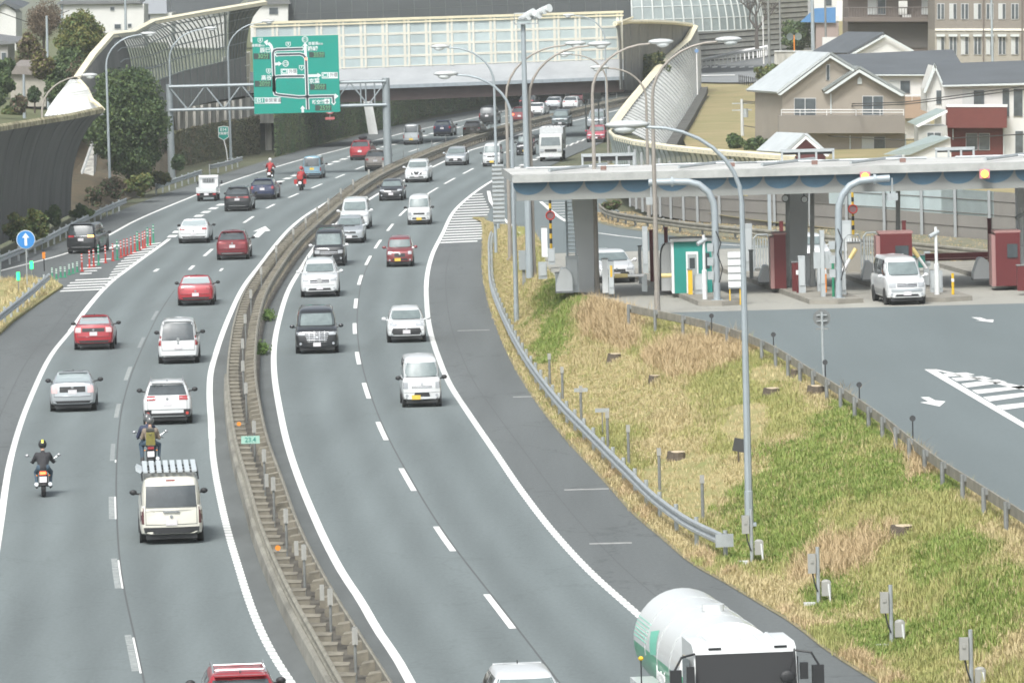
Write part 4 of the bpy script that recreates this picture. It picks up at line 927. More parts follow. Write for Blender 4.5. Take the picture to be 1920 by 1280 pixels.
# concrete block at the bridge's left foot, with a dark louvred opening
t = empty('abutment', tuple(D(470, 200, 519)), 0, 'grey concrete abutment with a small barred opening at the left end of the bridge', 'abutment')
pa = D(462, 232, 518); pc = D(520, 150, 518); under(MB().bx(pa.x, pc.x, 518, 526, pa.z, pc.z).build('block', CONG), t)
b = MB()
for k in range(4): q = D(474, 176 + k * 5, 517.6); b.bx(q.x - .6, q.x + .5, 517.7, 517.95, q.z - .07, q.z + .05)
under(b.build('opening', mat('dark_opening', (.03, .035, .04), .6)), t)
# slope with brown soil and slab in front of barrier A's right end
t = empty('slope_slab', tuple(W(160, 380, .2)), 0, 'tilted pale concrete slab in the bushes between the dark barrier and the big tree', 'retaining wall')
s0 = [W(137, 372, .1), W(175, 372, .1), D(188, 300, 440), D(176, 262, 440)]; under(MB().prism(s0, (0, 1.2, 0)).build('slab', CONG), t)
b = MB(); b.tube([s0[0], s0[3]], .14, n=5); under(b.build('edge', CONW), t)
slope = MB().grid([[W(110, 405, 0), W(180, 395, 0), W(230, 378, 0), W(300, 350, 0), W(330, 330, 0)], [D(130, 330, 425), D(190, 320, 432), D(240, 300, 445), D(300, 290, 470), D(330, 270, 497)], [D(150, 240, 445), D(200, 250, 450), D(240, 235, 460), D(300, 225, 485), D(330, 210, 503)]])
struct(slope.build('slope', mat('brown_soil', (.12, .085, .05), .95, col2=(.07, .065, .04), scale=1)))

# ---------------------------------------------------------------- right side: barriers round the ramp, terrain, noise wall
TR = mat('right_field', (.30, .235, .125), .95, col2=(.20, .19, .08), scale=.22, bump=.2)
def zt_(Y): return ZP + max(0, Y - 600) * .022
rows_ = []
for Y in list(range(330, 820, 14)) + [900, 1200, 2500, 6000]:
    x0 = WLb(Y) + .5 if Y < 420 else max(13.5 + (Y - 420) * .016, 12); x0 = min(x0, 60)
    rows_.append([Vector((x, Y, min(zt_(Y), 6.5) if Y < 820 else 6.5 + (Y - 820) * .003)) for x in (x0, x0 + 8, x0 + 30, x0 + 80, 120 + Y * .4)])
struct(MB().grid(rows_).build('field', TR))
struct(MB().grid([[Vector((WLb(Y) + .5, Y, ZP + .03)), Vector((130, Y, ZP + .03))] for Y in range(262, 332, 4)]).build('terrain', TR))
# barrier C: white ribbed outer side
cb = [W(1243, 292, ZP), W(1262, 262, ZP), W(1284, 228, ZP), W(1306, 190, ZP), D(1313, 172, 600), D(1313, 110, 612)]
ctp = [D(1150, 237, cb[0].y), D(1180, 196, cb[1].y), D(1216, 152, cb[2].y), D(1252, 108, cb[3].y), D(1290, 76, 600), D(1304, 50, 612)]
bc = empty('noise_barrier', tuple(cb[1]), 0, 'long white ribbed back of a curved barrier with pale blue band', 'noise barrier')
CC = [(0, 0), (.10, .20), (.24, .40), (.42, .58), (.64, .76), (.84, .90), (1, 1)]
rw = loft(cb, ctp, CC, 9)
b = MB(); b.grid(rw, WHITEP); RW_ = mat('white_rib', (.33, .34, .335), .6)
for r_ in rw: b.tube([p + Vector((.05, -.14, .03)) for p in r_], .085, RW_, n=4)
under(b.build('ribbed_shell'), bc); under(MB().grid([[r_[1] + Vector((-.05, -.16, .0)), r_[1].lerp(r_[2], .8) + Vector((-.05, -.16, 0))] for r_ in rw[:-9]]).build('blue_band', BLUEP), bc)
CBK = [r_[-1] for r_ in rw]
b = MB(); b.grid([[p + Vector((-.45, -.1, -.3)), p + Vector((-.5, -.1, .02)), p + Vector((-.1, -.15, .2)), p + Vector((.3, -.15, .05))] for p in CBK]); under(b.build('top_edge', CREAM), bc)
b = MB()
b.grid([[a + Vector((-.1, -.5, -.1)), a + Vector((-.1, -.5, .45)), a + Vector((.8, -.4, .5)), a + Vector((.8, -.3, -.1))] for a in dens(cb[:5], 6)])
under(b.build('footing_block', mat('dark_block', (.12, .12, .11), .9, col2=(.04, .04, .035), scale=.8)), bc)
# barrier E: inner dark face from the bridge end round to C
eb = [D(1163, 168, 532), D(1185, 170, 542), D(1215, 172, 560), D(1262, 172, 592), D(1300, 170, 614)]; et = [D(1153, 45, 531), D(1180, 41, 542), D(1220, 41, 560), D(1262, 43, 588), D(1296, 47, 612)]
be = empty('noise_barrier', tuple(eb[0]), 0, 'grey inner face of a curved barrier at the right end of the bridge', 'noise barrier')
rw = loft(eb, et, [(0, 0), (-.01, .3), (0, .55), (.1, .75), (.4, .92), (1, 1)], 4); under(MB().grid([[p + Vector((0, 0, 0)) for p in r_] for r_ in rw]).build('absorber_face', GREYP, smooth=True), be)
b = MB(); 
for r_ in rw[::2]: b.tube([p + Vector((0, -.05, 0)) for p in r_], .05, n=5)
under(b.build('rib', GALVD), be)
b = MB(); b.tube([r_[-1] for r_ in rw], .22, n=6); b.tube([D(1153, 45, 531), D(1172, 38, 537), D(1186, 33, 542)], .12, n=5); under(b.build('top_edge', CREAM), be)
# barrier D: glazed, running right behind the toll roof
dtop = [D(1150, 237, cb[0].y), D(1141, 248, cb[0].y - 6), D(1150, 258, 388), D(1185, 267, 372), D(1250, 277, 360), D(1330, 285, 351), D(1400, 290, 343), D(1490, 297, 336)]
dbt = [Vector((p.x + .3, p.y + .4, z_)) for p, z_ in zip(dtop, (1.0, .6, .8, 1.6, 2.6, 3.1, 3.1, 3.1))]
bd = empty('noise_barrier', tuple(dbt[3]), 0, 'low glazed barrier with a cream top rail curving behind the toll roof', 'noise barrier')
rw = loft(dbt, dtop, [(0, 0), (.0, .5), (.3, .75), (1, 1)], 4); under(MB().grid(rw).build('glazing', mat('pale_glass_panel', (.40, .46, .45), .3, alpha=.75, var=.15), smooth=True), bd)
b = MB()
for r_ in fine(rw, 2): b.tube([p + Vector((0, -.08, 0)) for p in r_], .06, n=5)
under(b.build('rib', mat('green_grey_rib', (.25, .28, .26), .6)), bd)
b = MB(); b.grid([[p + Vector((0, -.15, -.16)), p + Vector((0, -.15, .10)), p + Vector((.1, .25, .2)), p + Vector((.2, .4, .1))] for p in dens(dtop, 5)]); under(b.build('top_edge', CREAM), bd)
# taupe noise wall behind the plaza
tw = empty('noise_wall', tuple(W(1549, 434, 1.7)), 0, 'long taupe panelled noise wall behind the toll plaza', 'noise wall')
wp = [W(x, y, z) for x, y, z in [(1178,386,.6),(1205,398,.8),(1245,408,1.0),(1300,416,1.2),(1397,422,1.5),(1549,432,1.7),(1712,444,ZP),(1858,456,ZP),(1990,468,ZP),(2200,488,ZP),(2500,516,ZP)]]
Q = dens(wp, 3); 
cw0, cw1 = XZ(1545, 0, 320)[0], XZ(1815, 0, 305)[0]
under(MB().grid([[q + Vector((.2, .2, 0)), Vector((q.x + .2, q.y + .2, 3.1))] for q in Q]).build('panel', TAUPE), tw)
for sel, nm, mm in ((lambda q: q.x <= cw0 and q.x > 13, 'panel', TAUPE), (lambda q: cw0 - 3 < q.x < cw1, 'clear_panel', FROST), (lambda q: q.x > cw1 - 2.5, 'panel', TAUPE)):
    q_ = [q for q in Q if sel(q)]
    if len(q_) > 1: under(MB().grid([[Vector((q.x + .2, q.y + .2, 3.1)), Vector((q.x + .2, q.y + .2, 4.4))] for q in q_]).build(nm, mm), tw)
b = MB()
for j in range(4): b.tube([q + Vector((.2, .14, .7 * j + .02)) for q in Q], .02, n=4)
under(b.build('panel_joint', mat('joint', (.15, .14, .13), .8)), tw)
for i in range(0, 24):
    f = i / 23 * (len(Q) - 1); k = min(len(Q) - 2, int(f)); q = Q[k].lerp(Q[k + 1], f - k)
    under(MB().box((q.x + .12, q.y + .05, (q.z + 4.4) / 2), (.14, .16, 4.4 - q.z + .1)).build('post', mat('post_grey', (.30, .32, .33), .6, .2), ), tw)
struct(MB().grid([[Vector((f6(y) - .6, y, zr(y) + .02)), Vector((f6(y) + .5, y, zr(y) + .16)), Vector((WLb(y) + .6, y, zr(y) + .16))] for y in np.arange(f6.Y[0], f6.Y[-1], 3)]).build('verge', mat('verge_brown', (.20, .185, .14), .95, col2=(.13, .135, .08), scale=.6)))
P = []; hh = []
for _ in range(3000):
    y = rng.uniform(f6.Y[0], f6.Y[-1]); u = rng.random(); P.append((f6(y) - .5 + u * (WLb(y) + 1.0 - f6(y)), y, zr(y) + .1)); hh.append(.12)
grass('grass', P, hh, GR_, 5, .015, .8, 'dry grass strip between the dull guard rail and the taupe noise wall')
# side road with crossing at the right back
SR = mat('side_road_asphalt', (.19, .2, .205), .9, var=.08, scale=.3)
def zfun(Y): return min(zt_(Y), 6.5) + .05
def fieldpt(x, y):
    z = 3.0
    for _ in range(60): z += .3 * (zfun(W(x, y, z).y) - z)
    p = W(x, y, z); return Vector((p.x, p.y, zfun(p.y)))
lo_ = [(1306, 156), (1350, 157), (1400, 157), (1425, 155), (1470, 140), (1500, 128)]; up_ = [(1306, 120), (1335, 112), (1370, 104), (1400, 97), (1440, 94), (1490, 98)]
G_ = []
for i in range(16):
    f = i / 15 * 5; k = min(4, int(f)); e = f - k
    L_ = [lo_[k][j] * (1 - e) + lo_[k + 1][j] * e for j in (0, 1)]; U_ = [up_[k][j] * (1 - e) + up_[k + 1][j] * e for j in (0, 1)]
    G_.append([fieldpt(L_[0] + (U_[0] - L_[0]) * h / 8, L_[1] + (U_[1] - L_[1]) * h / 8) + Vector((0, 0, .12)) for h in range(9)])
struct(MB().grid(G_).build('side_road', SR))
b = MB()
for k in range(6): x = 1318 + k * 17; b.add([fieldpt(*q) + Vector((0, 0, .2)) for q in [(x, 131), (x + 10, 130), (x + 11, 127.5), (x + 1, 128.5)]], [(0, 1, 2, 3)])
b.add([fieldpt(*q) + Vector((0, 0, .2)) for q in [(1314, 146), (1378, 145), (1378, 143.6), (1314, 144.6)]], [(0, 1, 2, 3)]); struct(b.build('road_marking', PAINT))

# ---------------------------------------------------------------- toll roof
CY = 250.0
cx0, ctz = XZ(962, 330, CY); zt1 = ctz; zf0 = XZ(962, 343, CY)[1]; zw0 = XZ(966, 377, CY + .4)[1]
tc_ = empty('toll_roof', (cx0 + 14, CY + 4, zw0), 0, 'long flat white toll roof with blue wave pattern under its edge', 'toll roof')
CW_ = mat('roof_white', (.50, .50, .485), .8, col2=(.36, .36, .34), scale=.6, stretch=(.4, 1, 1), thr=(.45, .75))
FAS = mat('fascia_grey', (.42, .43, .415), .7, col2=(.30, .31, .30), scale=1.2)
XE = cx0 + 52
under(MB().add([(cx0, CY, zt1), (XE, CY, zt1), (XE, CY + 9, zt1), (cx0 - .45, CY + 9, zt1), (cx0, CY, zt1 - .1), (XE, CY, zt1 - .1), (XE, CY + 9, zt1 - .1), (cx0 - .45, CY + 9, zt1 - .1)], [(0, 1, 2, 3), (7, 6, 5, 4), (3, 2, 6, 7), (0, 3, 7, 4)]).build('roof_slab', CW_), tc_)
under(MB().bx(cx0 - .02, XE, CY - .06, CY + .1, zf0, zt1 + .04).add([(cx0 - .04, CY - .06, zf0), (cx0 - .5, CY + 9, zf0), (cx0 - .5, CY + 9, zt1 + .04), (cx0 - .04, CY - .06, zt1 + .04)], [(0, 1, 2, 3)]).build('fascia', FAS), tc_)
BM_ = mat('beam_grey_shaded', (.235, .245, .235), .75, var=.08, scale=.8); WV = mat('wave_blue', (.075, .150, .215), .6, var=.1, scale=2)  # beam colour darkened to paint in the shade below the fascia
b = MB().bx(cx0 + .12, XE, CY + .35, CY + 8.6, zw0, zf0 + .02, BM_)
k = 0; x = cx0 + .75
while x < XE - 1:
    pts = [(x + .75 * math.cos(a) - .10 * math.sin(a), CY + .345, zf0 - .01 - .55 * math.sin(a)) for a in np.linspace(0, math.pi, 13)]
    b.add(pts, [tuple(range(13))], WV); x += 1.56
under(b.build('wave_beam'), tc_)
def pil(x0t, x1t, x0b, x1b, yt, yb, m, Y, d=1.2):
    b = MB(); a = [D(x0b, yb, Y), D(x1b, yb, Y), D(x1t, yt, Y), D(x0t, yt, Y)]; b.prism(a, (0, d, 0), m); under(b.build('pillar', m), tc_)
PW = mat('pillar_paint', (.58, .60, .60), .7, var=.06, scale=.7)
Yp = W(1100, 548, ZP).y
pil(1072, 1115, 1087, 1115, 374, 549, PW, Yp); pil(1475, 1516, 1482, 1512, 358, 548, PW, Yp + 2); pil(1907, 1950, 1912, 1945, 345, 545, PW, Yp)
for x, y0, y1 in ((1477, 352, 538), (1523, 352, 545), (1684, 345, 505)): pil(x - 4, x + 4, x - 4, x + 4, y0, y1, GALVD, 254, .2)
for (x, z_, l) in ((1622, 331, 'behind the curved pipe arm'), (1846, 326, 'at the right, by the last pillar')):
    q = D(x, z_, CY - .2); t = empty('signal_lamp', tuple(q), 0, f'lit orange signal lamp under the toll roof edge, {l}', 'signal lamp')
    MB().box((0, .02, 0), (.44, .16, .40)).build('housing', mat('lamp_pink', (.40, .20, .24), .6), t)
    MB().disc((0, -.10, 0), .16, (0, 1, 0), .04, n=20).build('lens', mat('signal_orange', (1, .4, .05), .4, emit=(1, .30, .03), es=4.5), t)
# frames, pipes and sign backs on the toll roof
rf = MB
def roofthing(x0, y0, x1, y1, Y, label, nm='roof_sign'):
    a = D(x0, y1, Y); c = D(x1, y0, Y); t = empty(nm, ((a.x + c.x) / 2, Y, zt1), 0, label, 'sign frame'); hx = (c.x - a.x) / 2
    MB().box((0, 0, (a.z + c.z) / 2 - zt1), (2 * hx, .1, c.z - a.z)).build('board', BLACKP, t)
    b = MB().box((0, -.08, c.z - zt1 + .05), (2 * hx + .1, .12, .14)); n = 4
    for k in range(n): xx = -hx + 2 * hx * k / (n - 1); b.box((xx, -.09, (c.z - zt1) / 2), (.09, .1, c.z - zt1))
    b.build('frame', GALV, t)
roofthing(1092, 291, 1188, 303, 258.5, 'dark sign back with pale frame on the toll roof, left of the others')
roofthing(1466, 283, 1562, 291, 258.5, 'dark sign back on the toll roof in front of the small red gable')
roofthing(1755, 280, 1825, 286, 258.5, 'low pale frame on the toll roof below the red balcony house')
for i, (x, l) in enumerate([(1080, 'nearest its left end'), (1320, 'between the two dark sign backs'), (1475, 'left of the middle'), (1640, 'right of the middle'), (1890, 'at the right edge of the photo')]):
    q = D(x, 310, 254); t = empty('roof_pipe', (q.x, 254, zt1), 0, f'low pipe frame lying across the white toll roof, {l}', 'roof pipe', None)
    MB().tube([(-1.2, -2.5, .14), (1.4, 3.5, .14)], .07).tube([(-2.2, 1.5, .12), (2.4, 1.5, .12)], .05).build('pipe', GALV, t)
    MB().box((1.2, -.6, .12), (.26, .2, .18)).build('junction_box', mat('brown_box', (.20, .12, .10), .7), t)
# pipe portals
def portal(x, yb, pts, label):
    p = W(x, yb, ZP + .15); t = empty('pipe_arm', tuple(p), 0, label, 'camera arm'); Q = [Vector((XZ(a, c, p.y)[0] - p.x, 0, XZ(a, c, p.y)[1] - p.z)) for a, c in pts]
    MB().tube([(0, 0, 0)] + Q[:1], .15, n=12).box((0, 0, .03), (.5, .5, .06)).build('post', POLE, t, smooth=True)
    MB().tube(Q, .15, n=12).build('arm', POLE, t, smooth=True); MB().disc(Q[-2], .22, (1, 0, 0), .1, n=14).build('flange', POLE, t)
    e = Q[-1]; MB().tube([e + Vector((.1, 0, 0)), e + Vector((.1, 0, -.7))], .04).box(e + Vector((.1, 0, -.8)), (.45, .4, .3)).build('camera', GALV, t)
    for q in (1.1, 1.7, 2.3): MB().box((-.26, -.08, q), (.26, .24, .34)).build('junction_box', GALV, t)
    MB().tube([(.1, -.2, .8), (.25, -.25, 1.4), (.05, -.22, 2.0), (.2, -.25, 2.5), (.0, -.2, 3.0)], .025, BLACKP, 6).build('cable', None, t)
    return t
portal(1345, 564, [(1340, 400), (1338, 380), (1328, 360), (1310, 346), (1290, 341), (1260, 341), (1216, 342)], 'curved grey pipe arm reaching left, beside the teal toll booth')
portal(1573, 560, [(1572, 400), (1573, 385), (1580, 365), (1594, 348), (1612, 339), (1640, 336), (1668, 334)], 'curved grey pipe arm reaching right over the white minivan lane')
# islands
KERB = mat('island_kerb', (.20, .19, .165), .9, col2=(.28, .265, .23), scale=1)
for i, (x, Yf, w_, L_, l) in enumerate([(8.0, 245.6, 2.0, 27, 'under the teal booth'), (12.7, 244.7, 2.3, 28, 'in front of the middle pillar'), (17.2, 244.3, 2.4, 28, 'right beside the white minivan'), (22.3, 249.5, 2.4, 22, 'under the right maroon booth')]):
    s_ = -.105; b = MB(); P = [(x, Yf), (x + w_ * .5, Yf - .6), (x + w_, Yf), (x + w_ + s_ * L_, Yf + L_), (x + s_ * L_, Yf + L_)]
    tag(b.prism([(a, c, ZP - .02) for a, c in P], (0, 0, .22)).build('toll_island', KERB), f'raised concrete toll island {l}', 'traffic island')
zi = ZP + .2
def tb(name, x0, x1, yt, yb, label, cat, m, depth=.5, zb=None, parts=None, tap=1.0, Y=None):
    p = W((x0 + x1) / 2, yb, zi if zb is None else zb) if Y is None else D((x0 + x1) / 2, yb, Y)
    w_ = (x1 - x0) * mpp(p.y); h = (yb - yt) * mpp(p.y); t = empty(name, tuple(p), 0, label, cat)
    MB().box((0, depth / 2, h / 2), (w_, depth, h), tap=tap).build('body', m, t); return t, w_, h
t, w_, h = tb('toll_booth', 1265, 1336, 452, 549, 'teal toll booth with grey left wall and white framed door', 'toll booth', TEAL, 1.9)
MB().box((-w_ / 2 - .05, .95, h / 2), (.12, 1.9, h)).build('side_wall', WHITE, t); MB().box((0, .9, h + .06), (w_ + .3, 2.2, .12)).build('roof', GALVD, t)
MB().box((-.02 * w_, -.03, h * .40), (w_ * .32, .05, h * .80)).build('door_frame', REFL, t); dr = MB().box((-.02 * w_, -.06, h * .40), (w_ * .24, .04, h * .70)).build('door', mat('door_grey', (.30, .33, .33), .5), t)
MB().box((-.02 * w_, -.09, h * .58), (w_ * .14, .03, h * .2)).build('pane', GLASSD, dr); MB().box((w_ * .36, -.03, h * .62), (w_ * .16, .04, h * .3)).build('window', GLASSD, t)
PINK = mat('pale_maroon', (.30, .17, .16), .6)
for x0, x1, yt, yb, l, side in ((1453, 1475, 440, 541, 'narrow maroon toll booth beside the middle pillar', 0), (1652, 1712, 438, 545, 'maroon toll booth with rounded top behind the white minivan', 1), (1868, 1914, 436, 536, 'maroon toll booth at the right edge of the photo', 1)):
    t, w_, h = tb('toll_booth', x0, x1, yt, yb, l, 'toll booth', REDM, 1.6)
    MB().box((-w_ / 2 - .08, .8, h / 2 - .05), (.18, 1.5, h - .1)).build('side_wall', PINK, t); MB().box((0, .8, h + .04), (w_ + .1, 1.5, .08)).build('roof', PINK, t)
    if side: MB().box((w_ * .18, -.03, h * .66), (w_ * .42, .04, h * .26)).build('window', GLASSD, t)
for x, yt, yb, l in ((1223, 432, 528, 'slim maroon post left of the tall lamp pole on the toll island'), (1251, 427, 540, 'maroon post between the lamp pole and the teal booth'), (1857, 411, 513, 'tall maroon post left of the right maroon booth'), (1696, 415, 470, 'short maroon post rising behind the rounded maroon booth'), (1466, 416, 470, 'maroon post rising above the narrow maroon booth')):
    t, w_, h = tb('maroon_post', x - 3.5, x + 3.5, yt, yb, l, 'post', REDM, .18)
    MB().box((0, .09, h + .02), (w_ + .04, .22, .04)).build('cap', REDM, t)
CAB = mat('cabinet_grey', (.36, .39, .40), .55, var=.05)
for x0, x1, yt, yb, l in ((1498, 1511, 480, 549, 'tall pale cabinet with a maroon edge in front of the middle pillar'), (1512, 1530, 480, 536, 'pale cabinet right behind the tall pale cabinet'), (1533, 1545, 481, 546, 'pale cabinet right of the thin steel column'), (1540, 1548, 432, 556, 'white cross shaped post beside the curved pipe arm'),
    (1062, 1086, 480, 548, 'grey cabinet against the left side of the sloping pillar'), (1010, 1026, 492, 523, 'small pale cabinet in the grass below the floodlight mast'), (1028, 1041, 466, 496, 'pale cabinet under the striped hanging bar'), (1109, 1140, 466, 483, 'white box on a stand right of the sloping pillar'),
    (1142, 1152, 490, 551, 'pale cabinet with yellow stripes beside the white sedan'), (1302, 1320, 514, 551, 'small pale cabinet in front of the teal booth door'), (1734, 1745, 472, 500, 'pale cabinet behind the white minivan, right of the boom'), (1745, 1768, 508, 548, 'low pale cabinet beside the camera post'), (1578, 1587, 512, 552, 'small pale cabinet beside the base of the right pipe arm'), (1206, 1216, 425, 512, 'tall pale ladder cabinet left of the teal booth'), (1579, 1597, 414, 470, 'white sign back beyond the curved pipe arm'), (1395, 1412, 420, 508, 'pale sign back behind the silver gate, at the left')):
    t, w_, h = tb('cabinet', x0, x1, yt, yb, l, 'cabinet', CAB, .5)
    MB().box((0, -.02, h * .55), (w_ * .78, .03, h * .7)).build('door', mat('cabinet_door', (.42, .45, .46), .55), t)
    if 'cross' in l: MB().box((0, .1, h * .55), (w_ * 4.2, .12, .7)).build('crossbar', CAB, t)
    if 'yellow' in l: MB().box((0, -.05, h * .7), (w_ * .4, .02, h * .35)).build('warning_stripe', YEL, t)
t, w_, h = tb('signal_box', 973, 991, 470, 506, 'grey box on a short post beside the grey lamp pole on the bank', 'cabinet', mat('box_grey', (.27, .30, .31), .6), .4, Y=W(980, 535, 1.2).y)
MB().box((0, .2, -.5), (.16, .16, 1.0)).build('post', GALVD, t)
for x0, x1, yt, yb, l in ((1043, 1074, 503, 549, 'white rounded crash cushion left of the sloping pillar'), (1424, 1450, 498, 532, 'white rounded toll machine with dark top beside the silver gate'), (1618, 1641, 490, 527, 'white stepped toll machine left of the minivan'), (1826, 1858, 484, 526, 'white rounded crash cushion before the right maroon booth')):
    p = W((x0 + x1) / 2, yb, zi); k = mpp(p.y); w_ = (x1 - x0) * k; h = (yb - yt) * k; t = empty('crash_cushion', tuple(p), 0, l, 'crash cushion')
    b = MB(); n = 10; P = [(-w_ / 2, 0), (w_ / 2, 0), (w_ / 2, h * .5)] + [(w_ / 2 * math.cos(a) , h * .5 + h * .5 * math.sin(a)) for a in np.linspace(.15, math.pi * .62, n)] + [(-w_ / 2, h * .3)]
    b.prism([(a, 0, c) for a, c in P], (0, 1.3, 0)); b.build('shell', WHITE, t); MB().box((0, .6, .04), (w_ * 1.08, 1.4, .08)).build('base', GALVD, t)
for x0, x1, yt, yb, l in ((1414, 1445, 440, 508, 'silver slatted gate folded beside the narrow maroon booth'), (1620, 1648, 436, 504, 'silver slatted gate folded left of the rounded maroon booth'), (1584, 1616, 440, 506, 'pale tubular gate behind the right pipe arm')):
    p = W((x0 + x1) / 2, yb, zi); k = mpp(p.y); w_ = (x1 - x0) * k; h = (yb - yt) * k; t = empty('gate', tuple(p), 0, l, 'gate')
    MB().tube([(-w_ / 2, 0, 0), (-w_ / 2, 0, h * .9), (-w_ * .3, 0, h), (w_ * .35, .2, h), (w_ / 2, .3, h * .8), (w_ / 2, .3, 0)], .035).tube([(-w_ / 2, 0, .15), (w_ / 2, .3, .15)], .03).build('frame', GALV, t)
    for q in range(6): f = (q + .5) / 6; MB().box((-w_ / 2 + w_ * f, .3 * f, h * .5), (w_ * .08, .03, h * .8)).build('slat', GALV if 'silver' in l else WHITE, t)
def boom(x0, y0, x1, y1, Y, label):
    a, c = D(x0, y0, Y), D(x1, y1, Y); t = empty('boom_barrier', tuple(a), 0, label, 'boom barrier'); d = c - a
    MB().box((0, .1, -.35), (.24, .24, .75)).build('pivot', CAB, t)
    MB().tube([(0, 0, 0), d * .55], .07).build('arm', REFL, t); MB().tube([d * .551, d], [.09, .1]).build('arm_tip', mat('pale_yellow', (.62, .50, .22), .5), t)
boom(1208, 516, 1152, 517, 254, 'lowered white boom across the lane of the white sedan'); boom(1286, 515, 1240, 517, 252, 'lowered pale boom between the lamp pole and the teal booth')
boom(1580, 508, 1605, 466, 250, 'raised boom left of the white minivan'); boom(1737, 503, 1710, 465, 252, 'raised boom right above the white minivan')
for x, yt, ys_, yb, l in ((1031, 372, 404, 466, 'hanging black and yellow height bar with red ring sign, left of the sloping pillar'), (1598, 352, 392, 440, 'hanging black and yellow height bar with red ring sign, inside the curved pipe arm')):
    Y = 262; a = D(x, yt, Y); c = D(x, yb, Y); t = empty('height_bar', tuple(a), 0, l, 'height bar'); L_ = a.z - c.z; b = MB(); n = 10
    for k in range(n): b.tube([(0, 0, -L_ * k / n), (0, 0, -L_ * (k + 1) / n)], .06, YEL if k % 2 else BLACKP, 8)
    b.build('striped_bar', None, t); z_ = D(x, ys_, Y).z - a.z
    MB().disc((0, -.08, z_), .20, (0, 1, 0), .02).build('plate', mat('ring_face', (.20, .12, .13), .6), t)
    b = MB(); b.tube([(.19 * math.cos(q), -.10, z_ + .19 * math.sin(q)) for q in np.linspace(0, 2 * math.pi, 21)], .03, n=6); b.build('ring', RED, t)
    if x > 1500: MB().box((.12, -.02, -L_ * .3), (.02, .02, .02)).build('clip', GALV, t)
for x, yt, yb, l in ((1757, 425, 552, 'white camera post right of the white minivan'), (1322, 440, 561, 'pale camera post in front of the teal booth'), (1918, 390, 520, 'tall white post at the right edge of the photo')):
    p = W(x, yb, zi); h = (yb - yt) * mpp(p.y); t = empty('camera_post', tuple(p), 0, l, 'camera post')
    MB().tube([(0, 0, 0), (0, 0, h * .45), (0, 0, h * .46), (0, 0, h)], [.11, .11, .07, .06], n=10).build('post', WHITE, t)
    MB().tube([(-.28, -.15, h * .86), (.12, .05, h * .93)], .09, n=10).build('camera', CAB, t)
for x, y, l in ((1472, 371, 'left of the two under the roof by the middle pillar'), (1508, 373, 'right of the two under the roof by the middle pillar'), (1670, 368, 'on the thin column above the minivan')):
    q = D(x, y, 253); t = empty('roof_floodlight', tuple(q), 0, f'round dark floodlight, {l}', 'floodlight')
    MB().tube([(0, .12, 0), (0, -.12, -.02)], [.09, .16], n=14).build('housing', BLACKP, t); MB().disc((0, -.13, -.02), .13, (0, 1, .1), .02).build('glass', LH, t)
    MB().tube([(0, .1, 0), (.0, .3, .35)], .025).build('bracket', BLACKP, t)
for x0, x1, yt, yb, l, m in ((1441, 1447, 362, 446, 'pale vertical pole seen through the gap left of the middle pillar', POLE), (1590, 1614, 455, 510, 'beige grey cabinet behind the pale tubular gate', mat('beige_grey', (.33, .31, .27), .6)), (1676, 1684, 462, 500, 'small dark box on the thin column above the minivan roof', GALVD),
    (1709, 1735, 479, 502, 'small green panel behind the raised boom on the right', mat('dark_teal', (.03, .14, .12), .6)), (1908, 1925, 498, 545, 'maroon machine cut by the right edge of the photo', REDM), (1016, 1027, 426, 482, 'tall white meter cabinet left of the striped bar', WHITE), (1042, 1060, 512, 546, 'low grey cabinet in the grass behind the white crash cushion', CAB),
    (1198, 1204, 462, 532, 'thin grey stand left of the slim maroon post', GALV), (1406, 1413, 470, 522, 'dark narrow stair frame beside the silver gate', GALVD), (1486, 1495, 492, 546, 'maroon edged cabinet at the left foot of the middle pillar', REDM), (1291, 1299, 506, 552, 'yellow striped stand at the left of the booth door', YEL),
    (1645, 1652, 452, 512, 'grey stand between the silver gate and the rounded maroon booth', GALV), (1712, 1722, 486, 512, 'white electric box right of the rounded maroon booth', WHITE), (1130, 1141, 486, 549, 'narrow white cabinet left of the yellow striped one', WHITE)):
    t, w_, h = tb('cabinet', x0, x1, yt, yb, l, 'cabinet', m, .4); MB().box((0, .2, h + .02), (w_ + .06, .46, .04)).build('top', GALVD, t)
p = W(1249, 545, zi); k = mpp(p.y); w_, h = 20 * k, 88 * k; t = empty('machine_hood', tuple(p), 0, 'white curved hood with dark edge left of the teal booth', 'toll machine')
MB().prism([(-w_ / 2 + w_ * .5 * (1 - math.cos(a)), 0, h * .62 + h * .38 * math.sin(a)) for a in np.linspace(0, math.pi / 2, 8)] + [(w_ / 2, 0, h), (w_ / 2, 0, 0), (-w_ / 2, 0, 0)], (0, 1.1, 0)).build('shell', mat('hood_white', (.60, .61, .60), .5), t)
MB().tube([(-w_ / 2, -.02, 0), (-w_ / 2, -.02, h * .62)] + [(-w_ / 2 + w_ * .5 * (1 - math.cos(a)), -.02, h * .62 + h * .38 * math.sin(a)) for a in np.linspace(.2, math.pi / 2, 7)], .035, n=6).build('edge', BLACKP, t)
